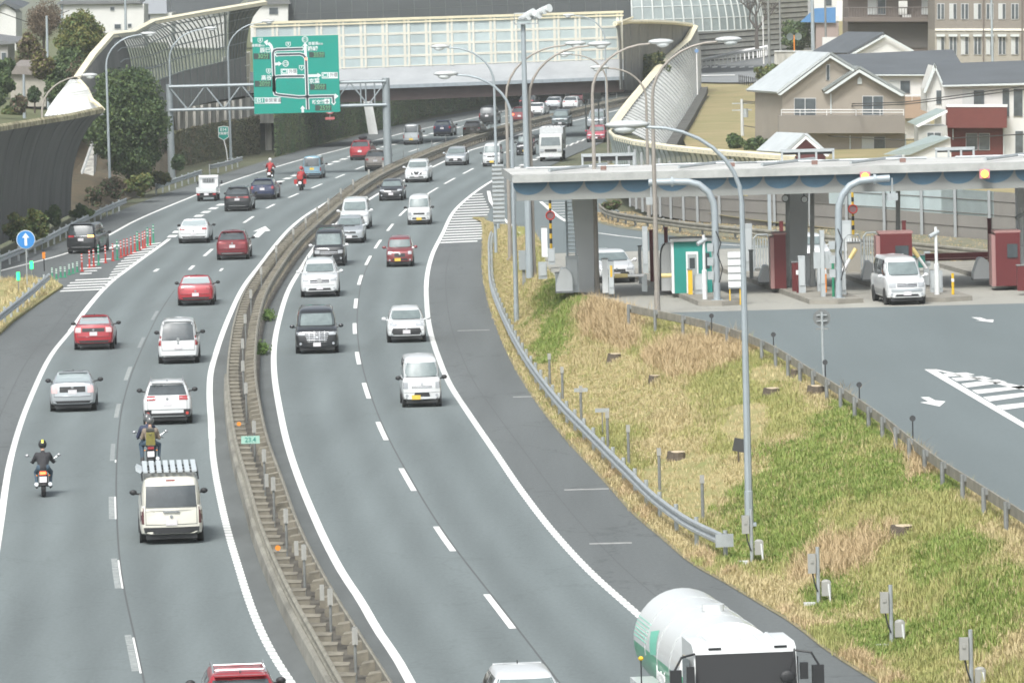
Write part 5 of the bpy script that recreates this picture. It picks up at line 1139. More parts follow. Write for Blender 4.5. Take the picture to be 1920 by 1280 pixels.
# white stacked sign panel and tall slatted board
t, w_, h = tb('panel_sign', 1366, 1390, 472, 541, 'white panelled sign board on two yellow legs right of the teal booth', 'sign', WHITE, .12, Y=W(1378, 572, ZP).y)
b = MB(); 
for k in range(5): b.box((0, -.02, h * k / 5 + .05), (w_, .03, .03))
b.build('joint', GALVD, t); MB().box((-w_ * .4, .06, -.5), (.05, .05, 1.0)).box((w_ * .4, .06, -.5), (.05, .05, 1.0)).build('leg', YEL, t)
Yl = 300; a = D(925, 420, Yl); c = D(944, 308, Yl); t = empty('slatted_board', tuple(a), 0, 'tall pale slatted board at the left end of the toll roof', 'sign board')
MB().box(((c.x - a.x) / 2, 0, (c.z - a.z) / 2), (c.x - a.x, .2, c.z - a.z)).build('board', CAB, t)
b = MB()
for k in range(14): b.box(((c.x - a.x) / 2, -.12, (c.z - a.z) * (k + .5) / 14), (c.x - a.x + .05, .05, .05))
b.build('slat', GALVD, t); MB().tube([(.1, .1, -1.5), (.1, .1, c.z - a.z)], .08).build('post', POLE, t)
# ladder mast
Yl = 258; a = D(1064, 480, Yl); c = D(1078, 376, Yl); t = empty('ladder', tuple(a), 0, 'grey vertical ladder between the striped bar and the sloping pillar', 'ladder')
b = MB().tube([(0, 0, 0), (0, 0, c.z - a.z)], .05).tube([(c.x - a.x, 0, 0), (c.x - a.x, 0, c.z - a.z)], .05); b.build('rail', POLE, t); b = MB()
for k in range(14): b.tube([(0, 0, (c.z - a.z) * (k + .5) / 14), (c.x - a.x, 0, (c.z - a.z) * (k + .5) / 14)], .015, n=5)
b.build('rung', GALV, t)
p = W(1545, 735, ZP - .1); t = empty('traffic_mirror', tuple(p), 0, 'round grey sign seen from behind on a slim post at the top of the bank', 'sign'); z1 = XZ(1541, 596, p.y)[1] - p.z; dx = XZ(1541, 596, p.y)[0] - p.x
MB().tube([(0, 0, 0), (dx, 0, z1 + .2)], .045, n=10).build('post', GALV, t); MB().disc((dx, .05, z1), .30, (0, 1, 0), .03, n=28).build('disc', mat('disc_back', (.17, .18, .18), .6, .2), t)
MB().box((dx, -.01, z1 + .1), (.36, .04, .04)).box((dx, -.01, z1 - .1), (.36, .04, .04)).build('clamp', GALV, t); MB().box((dx, 0, z1 - .37), (.44, .05, .06)).build('plate', GALVD, t)
t, w_, h = tb('water_barrier', 1735, 1860, 474, 488, 'long low maroon gate lying between the two right toll booths', 'gate', REDM, .2, Y=262)
MB().box((0, .1, h * .3), (w_, .26, .05)).build('rail', PINK, t)
for x, yt, yb, l, m in ((1548, 490, 548, 'orange and white soft post left of the curved pipe arm', ORANGE), (1496, 492, 549, 'maroon soft post at the foot of the middle pillar', REDM), (1787, 512, 552, 'slim yellow post right of the camera post', YEL), (1563, 490, 556, 'yellow and green striped post left of the pipe arm base', GREENP)):
    p = W(x, yb, zi); h = (yb - yt) * mpp(p.y); t = empty('soft_post', tuple(p), 0, l, 'post'); MB().tube([(0, 0, 0), (0, 0, h)], .06).build('post', m, t); MB().tube([(0, 0, h * .6), (0, 0, h * .75)], .065).build('band', YEL if m is GREENP else REFL, t)
for k, (x, y, l) in enumerate([(1334, 592, 'farthest'), (1450, 627, 'second farthest'), (1547, 679, 'beside the post of the round sign'), (1611, 721, 'fourth from the far end'), (1711, 784, 'nearest')]):
    p = W(x, y, ZP + 1.05); t = empty('reflector', (p.x, p.y, ZP), 0, f'small dark round reflector above the upper guard rail, {l}', 'reflector')
    MB().tube([(0, 0, .3), (0, 0, 1.0)], .02).build('stem', BLACKP, t); MB().disc((0, 0, 1.05), .09, (0, 1, 0), .04).build('disc', DGREY, t)
# stumps on the bank
WOOD = mat('stump_bark', (.10, .08, .06), .9, var=.3); CUT = mat('cut_wood', (.52, .43, .30), .8, var=.1)
for x, y, r_, l in ((1446, 742, .28, 'left of the three near the round sign'), (1496, 707, .26, 'highest of the three near the round sign'), (1530, 738, .30, 'beside the post of the round sign'), (1227, 717, .22, 'in the middle of the bank'), (1152, 678, .27, 'low and ragged, among the straw below the lamp posts'), (1268, 862, .30, 'broken and dark, in the bare patch'), (1690, 995, .3, 'grey, in the lower right grass')):
    z = .9 
    for _ in range(8):
        p = W(x, y, z); u = (p.x - PE_(p.y)) / (XR(p.y) - PE_(p.y)); z = bank(p.y, min(1, max(0, u))).z
    t = empty('tree_stump', (p.x, p.y, z), 0, f'cut tree stump, {l}', 'tree stump')
    MB().tube([(0, 0, -.2), (0, 0, .1), (.02, 0, .26)], [r_ * 1.35, r_ * 1.05, r_], n=11).build('bark', WOOD, t); MB().disc((.02, 0, .272), r_ * .96, (0, 0, 1), .02, n=11).build('cut_face', CUT if r_ < .35 else WOOD, t)
z = 1.0
for _ in range(8): p = W(1385, 868, z); u = (p.x - PE_(p.y)) / (XR(p.y) - PE_(p.y)); z = bank(p.y, min(1, max(0, u))).z
t = empty('dark_sign', (p.x, p.y, z), 0, 'dark tilted plate on the bank beside the tall lamp post', 'sign'); MB().tube([(0, 0, 0), (0, 0, .6)], .03).build('stake', WOOD, t); MB().box((.05, -.03, .55), (.42, .04, .42), ry=.2).build('plate', DGREY, t)

# ---------------------------------------------------------------- houses on the right
BEIGE = mat('beige_siding', (.285, .255, .215), .85, var=.05, scale=.6); BEIGED = mat('beige_dark_siding', (.205, .187, .165), .85, var=.05, scale=.6)
HWHITE = mat('house_white', (.58, .58, .56), .85, var=.04, scale=.5); SLATE = mat('slate_roof', (.085, .095, .105), .7, var=.12, scale=.6, stretch=(.4, 1, 3)); PALER = mat('pale_roof_tiles', (.43, .46, .47), .6, var=.08, scale=1.2)
WINF = mat('window_frame', (.48, .49, .50), .5); WING = mat('window_glass', (.075, .09, .10), .15, spec=.8, var=.35, scale=1.3); CURT = mat('curtain', (.45, .47, .46), .8)
REDB = mat('red_siding', (.135, .036, .030), .8, var=.06); GREENR = mat('green_metal_roof', (.26, .31, .30), .6, var=.06); TRIM = mat('pale_trim', (.52, .56, .56), .6)
def F_(b, pts, Y, dv=(0, .3, 0), m=None):
    return b.prism([D(x, y, Y) for x, y in pts][::-1], dv, m)
def rectp(x0, y0, x1, y1): return [(x0, y0), (x1, y0), (x1, y1), (x0, y1)]
def window(root, x0, y0, x1, y1, Y, split=1, glass=None, curtain=False):
    f = MB(); F_(f, rectp(x0, y0, x1, y1), Y - .06, (0, .12, 0), WINF); fo = under(f.build('window'), root)
    n = max(1, split); 
    b = MB()
    for k in range(n):
        a, c = x0 + (x1 - x0) * k / n + .9, x0 + (x1 - x0) * (k + 1) / n - .9
        F_(b, rectp(a, y0 + 1.1, c, y1 - 1.1), Y - .09, (0, .05, 0), (CURT if curtain and k == 0 else glass or WING))
    o = b.build('pane'); o.parent = fo; return fo
def house(name, label, Y, x, y=250): return empty(name, tuple(D(x, y, Y)), 0, label, 'house')
def wall(root, pts, Y, dv, m, nm='wall'): return under(F_(MB(), pts, Y, dv, m).build(nm), root)
Yh = 432; r1 = house('house', 'large beige two storey house with pale roof and long balcony', Yh, 1570)
wall(r1, [(1467, 320), (1467, 176), (1557, 106), (1600, 132), (1612, 132), (1690, 178), (1697, 178), (1697, 320)], Yh, (-1.7, 8, 0), BEIGE)
wall(r1, [(1426, 171), (1467, 172.5), (1557, 103), (1530, 97)][::1], Yh - .4, (0, .25, 0), PALER, 'roof') if False else None
def roofplane(root, a, c, Y, dv, m, th=.18, nm='roof'):        # from eave a to ridge c (photo px at Y), going back by dv
    p, q = D(*a, Y), D(*c, Y); dv = Vector(dv); n = (q - p).cross(dv).normalized() * th
    if n.z < 0: n = -n
    return under(MB().add([p, q, q + dv, p + dv, p + n, q + n, q + n + dv, p + n + dv], [(0, 1, 2, 3), (7, 6, 5, 4), (0, 4, 5, 1), (1, 5, 6, 2), (2, 6, 7, 3), (3, 7, 4, 0)]).build(nm, m), root)
roofplane(r1, (1458, 176), (1557, 102), Yh - .5, (-1.9, 9, 0), PALER); roofplane(r1, (1696, 178), (1611, 128), Yh - .6, (-.3, 3, 0), mat('grey_roof', (.20, .22, .22), .7, var=.1)); roofplane(r1, (1545, 172), (1611, 128), Yh - .6, (-.3, 3, 0), MATS['grey_roof']); roofplane(r1, (1603, 131), (1557, 102), Yh - .5, (-1.9, 9, 0), MATS['grey_roof'])
b = MB()
for P in ([(1458, 178), (1557, 104), (1557, 109), (1464, 179)], [(1557, 104), (1602, 131), (1600, 135), (1557, 109)], [(1545, 175), (1611, 130), (1611, 136), (1552, 176)], [(1611, 130), (1697, 179), (1690, 181), (1611, 136)]): F_(b, P, Yh - .65, (0, .1, 0))
under(b.build('barge_board', TRIM), r1)
wall(r1, rectp(1460, 217, 1697, 250), Yh - 1.3, (0, 1.25, 0), BEIGED, 'balcony')
b = MB()
for y in (206, 211): b.tube([D(1464, y, Yh - 1.2), D(1695, y, Yh - 1.2)], .03, n=5)
for x in (1465, 1500, 1550, 1605, 1650, 1694): b.tube([D(x, 206, Yh - 1.2), D(x, 218, Yh - 1.2)], .025, n=5)
under(b.build('balcony_rail', REFL), r1)
window(r1, 1489, 184, 1530, 217, Yh, 2, curtain=False); window(r1, 1617, 180, 1656, 216, Yh, 2); window(r1, 1616, 256, 1660, 292, Yh, 2, curtain=True); window(r1, 1549, 121, 1556, 151, Yh, 1)
b = MB(); F_(b, [(1608, 158), (1608, 149), (1612, 144), (1616, 149), (1616, 158)], Yh - .1, (0, .1, 0)); under(b.build('vent', TRIM), r1)
b = MB(); F_(b, rectp(1697, 252, 1699, 320), Yh - .2); F_(b, rectp(1593, 254, 1595, 320), Yh - .1); F_(b, rectp(1557, 176, 1559, 214), Yh - .1); under(b.build('downpipe', TRIM), r1)
wl = D(1440, 186, Yh + 6); under(MB().box((wl.x + .28, wl.y - 1, wl.z - .6), (.12, 1.0, 1.3)).build('window', WING), r1)
Y2 = 452; r2 = house('house', 'white house with wide dark slate roof behind the beige house', Y2, 1690)
wall(r2, rectp(1636, 140, 1744, 330), Y2, (0, 7, 0), HWHITE); 
b = MB(); b.add([D(1634, 141, Y2 - .5), D(1748, 140, Y2 - .5), D(1802, 118, Y2 + 2), D(1786, 93, Y2 + 6.5), D(1552, 103, Y2 + 6.5)], [(0, 1, 2, 3, 4)]); b.add([D(1634, 143, Y2 - .5), D(1748, 142, Y2 - .5), D(1748, 140, Y2 - .5), D(1634, 141, Y2 - .5)], [(0, 1, 2, 3)]); under(b.build('roof', SLATE), r2)
b = MB(); F_(b, rectp(1634, 140, 1748, 142.5), Y2 - .55, (0, .12, 0)); under(b.build('gutter', TRIM), r2); window(r2, 1668, 151, 1707, 176, Y2, 2, curtain=True)
b = MB(); b.tube([D(1690, 180, Y2 - 1.2), D(1750, 178, Y2 - 1.2)], .03, n=5)
for x in (1692, 1710, 1730, 1748): b.tube([D(x, 180, Y2 - 1.2), D(x, 190, Y2 - 1.2)], .02, n=5)
under(b.build('balcony_rail', REFL), r2); wall(r2, rectp(1690, 182, 1745, 222), Y2 - 1.2, (0, 1, 0), mat('tan_brick', (.33, .24, .175), .85), 'balcony')
Y3 = 405; r3 = house('house', 'white house with slate roof and dark red balcony', Y3, 1840)
wall(r3, rectp(1766, 155, 1960, 300), Y3, (0, 7, 0), HWHITE); wall(r3, [(1738, 210), (1738, 168), (1752, 124), (1768, 158), (1768, 210)], Y3 + .4, (0, 6, 0), HWHITE)
b = MB(); b.add([D(1768, 160, Y3 - .5), D(1960, 155, Y3 - .5), D(1960, 112, Y3 + 3.5), D(1752, 120, Y3 + 3.5)], [(0, 1, 2, 3)]); b.add([D(1732, 172, Y3 + .1), D(1752, 120, Y3 + .1), D(1752, 120, Y3 + 6), D(1732, 172, Y3 + 6)], [(0, 1, 2, 3)]); under(b.build('roof', SLATE), r3)
b = MB(); F_(b, [(1731, 173), (1752, 119), (1756, 126), (1736, 175)], Y3 - .05, (0, .1, 0)); F_(b, [(1752, 119), (1770, 160), (1767, 163), (1752, 126)], Y3 - .05, (0, .1, 0)); F_(b, [(1766, 160), (1960, 155), (1960, 159), (1766, 163)], Y3 - .6, (0, .12, 0)); under(b.build('barge_board', TRIM), r3)
window(r3, 1804, 169, 1846, 197, Y3, 2, curtain=True); window(r3, 1755, 169, 1766, 196, Y3 + .4, 1); window(r3, 1879, 167, 1893, 220, Y3, 1); window(r3, 1900, 166, 1918, 219, Y3, 1)
wall(r3, rectp(1776, 201, 1888, 240), Y3 - 1.3, (0, 1.28, 0), REDB, 'balcony'); b = MB(); F_(b, rectp(1775, 196, 1889, 201), Y3 - 1.35, (0, .1, 0)); under(b.build('balcony_rail', REFL), r3)
wall(r3, rectp(1777, 240, 1882, 300), Y3 - .1, (0, .1, 0), REDB, 'wall'); window(r3, 1811, 250, 1833, 282, Y3 - .1, 1); window(r3, 1835, 250, 1856, 282, Y3 - .1, 1); window(r3, 1903, 245, 1919, 300, Y3, 1)
b = MB(); F_(b, rectp(1881, 240, 1883, 300), Y3 - .3); F_(b, rectp(1786, 242, 1788, 262), Y3 - .3); under(b.build('downpipe', TRIM), r3)
Y4 = 398; r4 = house('lean_to', 'low annex with green metal roof between the beige and the red balcony house', Y4, 1735); 
wall(r4, rectp(1722, 236, 1776, 320), Y4, (0, 4, 0), mat('annex_wall', (.38, .385, .37), .85)); b = MB(); b.add([D(1700, 229, Y4 - .3), D(1719, 236, Y4 - .3), D(1776, 207, Y4 - .3), D(1756, 203, Y4 + 2.5)], [(0, 1, 2, 3)]); under(b.build('roof', GREENR), r4)
b = MB(); F_(b, [(1716, 236), (1776, 206), (1777, 211), (1722, 239)], Y4 - .4, (0, .1, 0)); under(b.build('barge_board', REFL), r4); window(r4, 1738, 248, 1765, 270, Y4, 2)
Y5 = 372; r5 = house('shed', 'low building with green roof just above the toll roof edge', Y5, 1720)
wall(r5, [(1700, 292), (1782, 258), (1785, 320), (1690, 320)], Y5, (0, 4, 0), HWHITE); b = MB(); b.add([D(1655, 290, Y5 - .3), D(1705, 291, Y5 - .3), D(1783, 258, Y5 - .3), D(1748, 253, Y5 + 3)], [(0, 1, 2, 3)]); under(b.build('roof', GREENR), r5)
Y6 = 380; r6 = house('porch', 'small building with white roof and maroon gable above the toll roof', Y6, 1500)
wall(r6, [(1478, 320), (1478, 282), (1511, 256), (1548, 287), (1548, 320)], Y6, (0, 4, 0), mat('gable_maroon', (.12, .04, .045), .8)); roofplane(r6, (1472, 289), (1511, 254), Y6 - .3, (-1.6, 4.5, 0), PALER); roofplane(r6, (1553, 292), (1511, 254), Y6 - .3, (-1.6, 4.5, 0), PALER)
b = MB(); F_(b, [(1470, 292), (1511, 255), (1511, 261), (1476, 294)], Y6 - .5, (0, .1, 0)); F_(b, [(1511, 255), (1555, 293), (1549, 294), (1511, 261)], Y6 - .5, (0, .1, 0)); under(b.build('barge_board', REFL), r6)
Y7 = 480; r7 = house('house', 'white gabled house with solar panel roof behind the beige house', Y7, 1640)
wall(r7, [(1596, 200), (1596, 101), (1661, 67), (1712, 96), (1712, 200)], Y7, (-1, 7, 0), HWHITE)
roofplane(r7, (1590, 103), (1659, 64), Y7 - .4, (-2.6, 8, 0), SLATE); b = MB(); p, q, dv = D(1590, 101, Y7 - .3), D(1655, 65, Y7 - .3), Vector((-2.4, 7.5, 0)); n = Vector((0, 0, .14)); b.add([p + n + dv * .04, q + n + dv * .04, q + n + dv, p + n + dv], [(0, 1, 2, 3)]); under(b.build('solar_panel', mat('solar_panel_bright', (.48, .50, .53), .3, var=.03)), r7)
b = MB(); F_(b, [(1590, 104), (1660, 65), (1660, 69), (1597, 105)], Y7 - .5, (0, .1, 0)); F_(b, [(1660, 65), (1714, 95), (1710, 97), (1660, 69)], Y7 - .5, (0, .1, 0)); under(b.build('barge_board', TRIM), r7)
# apartment blocks
Y8 = 560; r8 = house('apartment_building', 'brown apartment block with open galleries and laundry at the upper right', Y8, 1660, 150)
BR = mat('brown_render', (.145, .122, .108), .85, var=.08, scale=.4); wall(r8, rectp(1590, -60, 1760, 200), Y8, (0, 9, 0), BR)
wall(r8, rectp(1582, 33, 1756, 41), Y8 - 1.6, (0, 1.6, 0), BR, 'gallery'); wall(r8, rectp(1582, -24, 1756, -18), Y8 - 1.6, (0, 1.6, 0), BR, 'gallery')
wall(r8, rectp(1590, 44, 1756, 90), Y8 - .1, (0, .1, 0), mat('gallery_shade', (.10, .095, .09), .8), 'shade_panel')  # dark sheet on the flat wall, painting the shade under the gallery
b = MB()
for k in range(34): x = 1586 + k * 5; b.tube([D(x, 15, Y8 - 1.5), D(x, 34, Y8 - 1.5)], .022, n=4)
b.tube([D(1584, 15, Y8 - 1.5), D(1754, 14, Y8 - 1.5)], .04, n=5); under(b.build('gallery_rail', mat('rail_brown', (.14, .12, .11), .6)), r8)
window(r8, 1627, -5, 1644, 28, Y8, 1, CURT); window(r8, 1645, -5, 1661, 28, Y8, 1); window(r8, 1728, -5, 1748, 28, Y8, 1, CURT)
for x, y in ((1693, 8), (1693, 22), (1700, 34)): q = D(x, y, Y8 - .8); o = under(MB().box(q, (.85, .35, .6)).disc(q + Vector((-.1, -.19, 0)), .22, (0, 1, 0), .03, n=14).build('air_conditioner', HWHITE), r8)
t = tag(MB().prism([D(1576, 2, 555), D(1580, 2, 555), D(1579, 34, 555), D(1573, 36, 555)], (0, .1, 0)).prism([D(1570, 2, 555), D(1574, 2, 555), D(1572, 30, 555), D(1568, 30, 555)], (0, .1, 0)).build('laundry', REFL), 'white laundry hanging beside the brown apartment block', 'laundry')
Y9 = 545; r9 = house('hotel_building', 'beige building with two rows of narrow windows in the upper right corner', Y9, 1840, 150)
wall(r9, rectp(1753, -60, 1990, 57), Y9, (0, 9, 0), mat('taupe_render', (.215, .195, .172), .85, var=.04)); wall(r9, rectp(1753, 57, 1990, 210), Y9 + .02, (0, 9, 0), mat('cream_render', (.30, .28, .24), .85, var=.05)); wall(r9, rectp(1753, 54, 1990, 58), Y9 - .1, (0, .1, 0), CREAMW, 'band')
for i, x in enumerate((1763, 1786, 1808, 1832, 1855, 1878, 1902)):
    window(r9, x - 6, 7, x + 8, 37, Y9, 2, curtain=bool(i % 2)); window(r9, x - 6, 69, x + 8, 103, Y9, 2, curtain=bool((i + 1) % 2)); b = MB(); F_(b, rectp(x - 7, 65, x + 9, 69), Y9 - .4, (0, .4, 0)); under(b.build('awning', TRIM), r9)
b = MB(); F_(b, rectp(1843, -60, 1845, 200), Y9 - .12, (0, .1, 0)); F_(b, rectp(1915, -60, 1918, 200), Y9 - .12, (0, .1, 0)); under(b.build('downpipe', BR), r9)
Y10 = 610; r10 = house('shed', 'shed under a bright blue corrugated roof left of the brown apartment block', Y10, 1540, 80)
wall(r10, rectp(1530, 44, 1572, 96), Y10, (0, 4, 0), mat('shed_wall', (.30, .24, .22), .8)); b = MB(); b.add([D(1500, 42, Y10 - .4), D(1567, 43, Y10 - .4), D(1567, 14, Y10 + 4), D(1528, 16, Y10 + 4)], [(0, 1, 2, 3)]); under(b.build('roof', mat('blue_roof', (.06, .155, .29), .5, var=.1)), r10)
Y11 = 640; r11 = house('house', 'plain pale house with grey roof behind the blue roofed shed', Y11, 1560, 40); wall(r11, rectp(1520, -40, 1600, 40), Y11, (0, 6, 0), HWHITE); window(r11, 1545, -5, 1560, 12, Y11, 1)
roofplane(r11, (1515, -38), (1560, -60), Y11 - .3, (0, 6.5, 0), SLATE); 
t = house('garden_wall', 'long grey garden wall beside the side road, under the hedge', 590, 1500); t['category'] = 'wall'; wall(t, rectp(1452, 97, 1752, 150), 590, (0, .3, 0), CONG, 'panel'); b = MB(); F_(b, rectp(1452, 95, 1752, 98), 589.9, (0, .5, 0)); under(b.build('coping', CONW), t)
wall(t, rectp(1542, 70, 1592, 97), 592, (0, .3, 0), HWHITE, 'white_section')
# utility poles, convex mirrors
def upole(x, yb, yt, Y, label, m=POLE, r=.16, arms=True):
    a, c = D(x, yb, Y), D(x + (yb - yt) * -.02, yt, Y); t = empty('utility_pole', tuple(a), 0, label, 'utility pole'); v = c - a
    MB().tube([(0, 0, 0), (v.x, 0, v.z)], [r, r * .7], n=10).build('pole', m, t)
    if arms:
        for k in (.93, .82): MB().box((v.x * k, -.05, v.z * k), (1.6, .08, .08)).build('crossarm', GALV, t)
        MB().tube([(v.x * .72 + .3, 0, v.z * .70), (v.x * .72 + .3, 0, v.z * .70 + .7)], .2, n=12).build('transformer', GALV, t)
    return t
upole(1393, 300, 186, 470, 'concrete utility pole on the brown field, left of the beige house', CONW)
upole(1525, 110, -60, 600, 'pale blue grey pole in front of the hedge and blue roof', POLE, .22, False); upole(1549, 100, -60, 600, 'dark pole just right of the pale blue grey pole', GALVD, .12, False)
upole(1464, 112, -60, 640, 'dark pole in front of the louvred wall', GALVD, .13, False); upole(1432, 120, 30, 620, 'thin white pole beside the side road', REFL, .07, False); upole(1674, 112, 22, 590, 'concrete pole between the garden wall and the brown apartment block', CONW, .2); upole(1862, 160, -60, 530, 'grey pole in front of the beige building', POLE, .13, False)
upole(1443, 130, -60, 630, 'grey pole right of the thin white pole', GALVD, .15)
q = D(1490, 120, 595); t = empty('convex_mirror', tuple(q), 0, 'pair of round convex mirrors on an orange post by the side road', 'traffic mirror'); z_ = D(1490, 70, 595).z - q.z
MB().tube([(0, 0, 0), (0, 0, z_ + .2)], .07).build('post', ORANGE, t)
for s_ in (-.42, .42): MB().disc((s_, -.1, z_ + .05), .38, (s_ * .5, 1, .1), .05, n=22).build('mirror', mat('mirror_glass', (.30, .36, .36), .08, .6), t)
q = D(1702, 100, 585); t = empty('warning_sign', tuple(q), 0, 'yellow rounded sign on a white post by the garden wall', 'sign'); MB().tube([(0, 0, 0), (0, 0, 2.6)], .05).build('post', REFL, t); MB().disc((-.05, -.08, 2.5), .42, (0, 1, 0), .04, n=8).build('plate', YEL, t)
# white guard rail beside side road and little fence
b = MB()
Pq = [D(1300, 116, 662), D(1340, 108, 660), D(1380, 99, 655), D(1420, 92, 650), D(1440, 88, 648)]
t = empty('guard_rail', tuple(Pq[2]), 0, 'white road rail curving in front of the louvred wall', 'guard rail'); b.tube(Pq, .22, n=5); under(b.build('rail', REFL), t)
for p in dens(Pq, 5): under(MB().box(p + Vector((0, 0, -.5)), (.14, .14, 1.0)).build('post', REFL, t), t)
Pq = [fieldpt(1386, 158), fieldpt(1400, 160), fieldpt(1416, 163), fieldpt(1432, 166)]; t = empty('fence', tuple(Pq[1]), 0, 'low dark picket fence at the corner of the brown field', 'fence'); b = MB()
for p in dens(Pq, 4): under(MB().box(p + Vector((0, 0, .5)), (.09, .09, 1.0)).build('post', BLACKP), t)
for h in (.35, .85): b.tube([p + Vector((0, 0, h)) for p in Pq], .03, n=5)
under(b.build('rail', BLACKP), t)
t = empty('sign_post', tuple(D(1308, 178, 560)), 0, 'thin pale post with a small blue sign beside the white ribbed barrier', 'sign'); h = 88 * mpp(560); MB().tube([(0, 0, 0), (0, 0, h)], .06).build('post', REFL, t); MB().disc((0, -.08, h - .3), .2, (0, 1, 0), .04).build('plate', mat('faded_blue', (.14, .24, .42), .5), t)

# ---------------------------------------------------------------- houses and poles upper left
def simple_house(label, Y, wallp, roofp, m, rm, wins=(), dv=(0, 7, 0), gable=False):
    r = house('house', label, Y, wallp[0][0], 60); wall(r, wallp, Y, dv, m); b = MB(); F_(b, roofp, Y - .4, (dv[0], dv[1] + .8, .35)); under(b.build('roof', rm), r)
    for wn in wins: window(r, *wn, Y, 1)
    return r
GREYR = mat('grey_tile_roof', (.15, .155, .16), .75, var=.1, scale=1)
simple_house('long white house with grey roof and small dark windows at the upper left', 560, rectp(112, 8, 270, 90), [(104, 9), (266, 7), (262, 2), (112, 3)], HWHITE, GREYR, [(214, 45, 227, 55), (239, 44, 247, 52), (206, 13, 215, 21)])
simple_house('house with bright solar panel roof left of the dark roofs', 590, rectp(268, 24, 322, 80), [(262, 0), (312, 0), (313, 26), (268, 27)], HWHITE, mat('solar_pale', (.35, .37, .41), .35), [(272, 28, 282, 38)])
simple_house('white gabled house in the upper left corner', 545, [(-20, 95), (-20, 22), (8, 6), (30, 24), (30, 95)], [(-22, 25), (8, 2), (44, 14), (30, 19), (8, 7), (-22, 30)], HWHITE, SLATE, [])
simple_house('grey walled house with flat roof edge at the left edge of the photo', 500, rectp(-30, 82, 15, 145), [(-30, 72), (16, 78), (38, 81), (10, 84), (-30, 84)], mat('grey_wall', (.30, .29, .27), .8), GREYR, [(2, 98, 12, 122)])
simple_house('wide dark roofed house behind the curved barrier', 640, rectp(315, 20, 420, 90), [(308, -10), (470, -10), (430, 24), (312, 26)], HWHITE, SLATE, [])
simple_house('pale house half hidden between the curved barrier and the vault', 640, rectp(470, 8, 540, 80), [(462, 10), (545, 8), (540, -6), (468, -6)], HWHITE, GREYR, [(504, 14, 522, 28)])
simple_house('low garden hut behind the bare shrubs at the left', 470, rectp(20, 138, 86, 200), [(15, 139), (88, 142), (84, 124), (24, 124)], mat('hut_wall', (.33, .31, .27), .85, var=.1), mat('hut_roof', (.20, .18, .165), .85, var=.1), [])
for k, (x, yb, yt, Y, l) in enumerate([(91, 205, 30, 470, 'grey utility pole between the bare shrubs and the yellowish tree'), (46, 222, 140, 440, 'thin grey garden pole near the left edge'), (236, 60, -60, 550, 'utility pole in front of the long white house'), (117, 60, -60, 560, 'thin pole at the left end of the long white house')]):
    upole(x, yb, yt, Y, l, POLE, .13, k == 2)
WIRE = mat('cable_black', (.03, .03, .032), .6)
def wire(px, Y0, Y1, label):
    n = 14; pts = []
    for i in range(n + 1):
        f = i / n; j = f * (len(px) - 1); k = min(len(px) - 2, int(j)); g_ = j - k; pts.append(D(px[k][0] + (px[k + 1][0] - px[k][0]) * g_, px[k][1] + (px[k + 1][1] - px[k][1]) * g_, Y0 + (Y1 - Y0) * f))
    tag(MB().tube(pts, .035, n=4).build('power_cable', WIRE), label, 'cable')
wire([(1393, 190), (1560, 196), (1700, 192), (1920, 162)], 470, 380, 'upper black power cable crossing the beige house and the white house')
wire([(1393, 193), (1560, 200), (1700, 196), (1920, 168)], 470, 380, 'black power cable just under the upper one across the beige house')
wire([(1395, 236), (1500, 252), (1700, 264), (1920, 252)], 470, 380, 'lowest thin cable passing under the balcony of the beige house')
wire([(-10, 20), (60, 45), (130, 20)], 500, 520, 'thin cable in front of the white house in the upper left corner')

# ---------------------------------------------------------------- trees and bushes
LG = leafmat('dark_leaf', (.038, .070, .032), (.078, .112, .048)); LY = leafmat('yellowish_leaf', (.085, .10, .030), (.20, .19, .06)); LM = leafmat('mid_leaf', (.060, .105, .034), (.115, .155, .052)); LB_ = leafmat('brown_twig_leaf', (.10, .075, .05), (.18, .14, .10)); BARK = mat('bark', (.075, .06, .05), .9, var=.2)
def tree(name, label, cat, x0, y0, x1, y1, Y, m, n, base_y=None, size=.16, lobes=9, m2=None, group=None, trunk=True, dens_=1.0):
    a, c = D(x0, y1, Y), D(x1, y0, Y); w_ = c.x - a.x; h = c.z - a.z; bz = D((x0 + x1) / 2, base_y or y1, Y).z
    t = empty(name, ((a.x + c.x) / 2, Y, bz), 0, label, cat, group); cz = a.z - bz; r = np.random.default_rng(int(abs(x0 * 7 + y0 * 3))); n = int(n * 1.3)
    if trunk:
        b = MB().tube([(0, 0, -.3), (.05, 0, cz + h * .35), (0, .1, cz + h * .8)], [max(.07, w_ * .035), max(.05, w_ * .028), .03], n=8)
        for k in range(6): q = r.uniform(-1, 1, 3); b.tube([(0, 0, cz + h * (.15 + .1 * k)), (q[0] * w_ * .35, q[1] * w_ * .3, cz + h * (.35 + .1 * k))], [.06, .02], n=5)
        b.build('trunk', BARK, t)
    P = []
    cl = []
    for k in range(lobes * 5):
        q = r.normal(size=3); q /= np.linalg.norm(q); rad = r.uniform(.25, .86)
        cl.append((q[0] * w_ / 2 * rad, q[1] * w_ / 2 * rad, cz + h / 2 + q[2] * h / 2 * rad, r.uniform(.14, .26) * min(w_, h)))
    for k in range(n):
        c_ = cl[k % len(cl)]; v = r.normal(size=3); v /= np.linalg.norm(v); v *= c_[3] * r.uniform(.5, 1.05); P.append((c_[0] + v[0], c_[1] + v[1], c_[2] + v[2] * .8))
    k = int(n * .62) if m2 else n; P = np.array(P); r.shuffle(P)
    leaves('crown' if trunk else 'foliage', P[:k], size, m, t)
    if m2: leaves('crown' if trunk else 'foliage', P[k:], size, m2, t)
    return t
tree('evergreen_tree', 'big dark green evergreen tree in front of the curved barrier', 'tree', 168, 124, 312, 335, 421, LG, 62000, 345, .115, 30, LM)
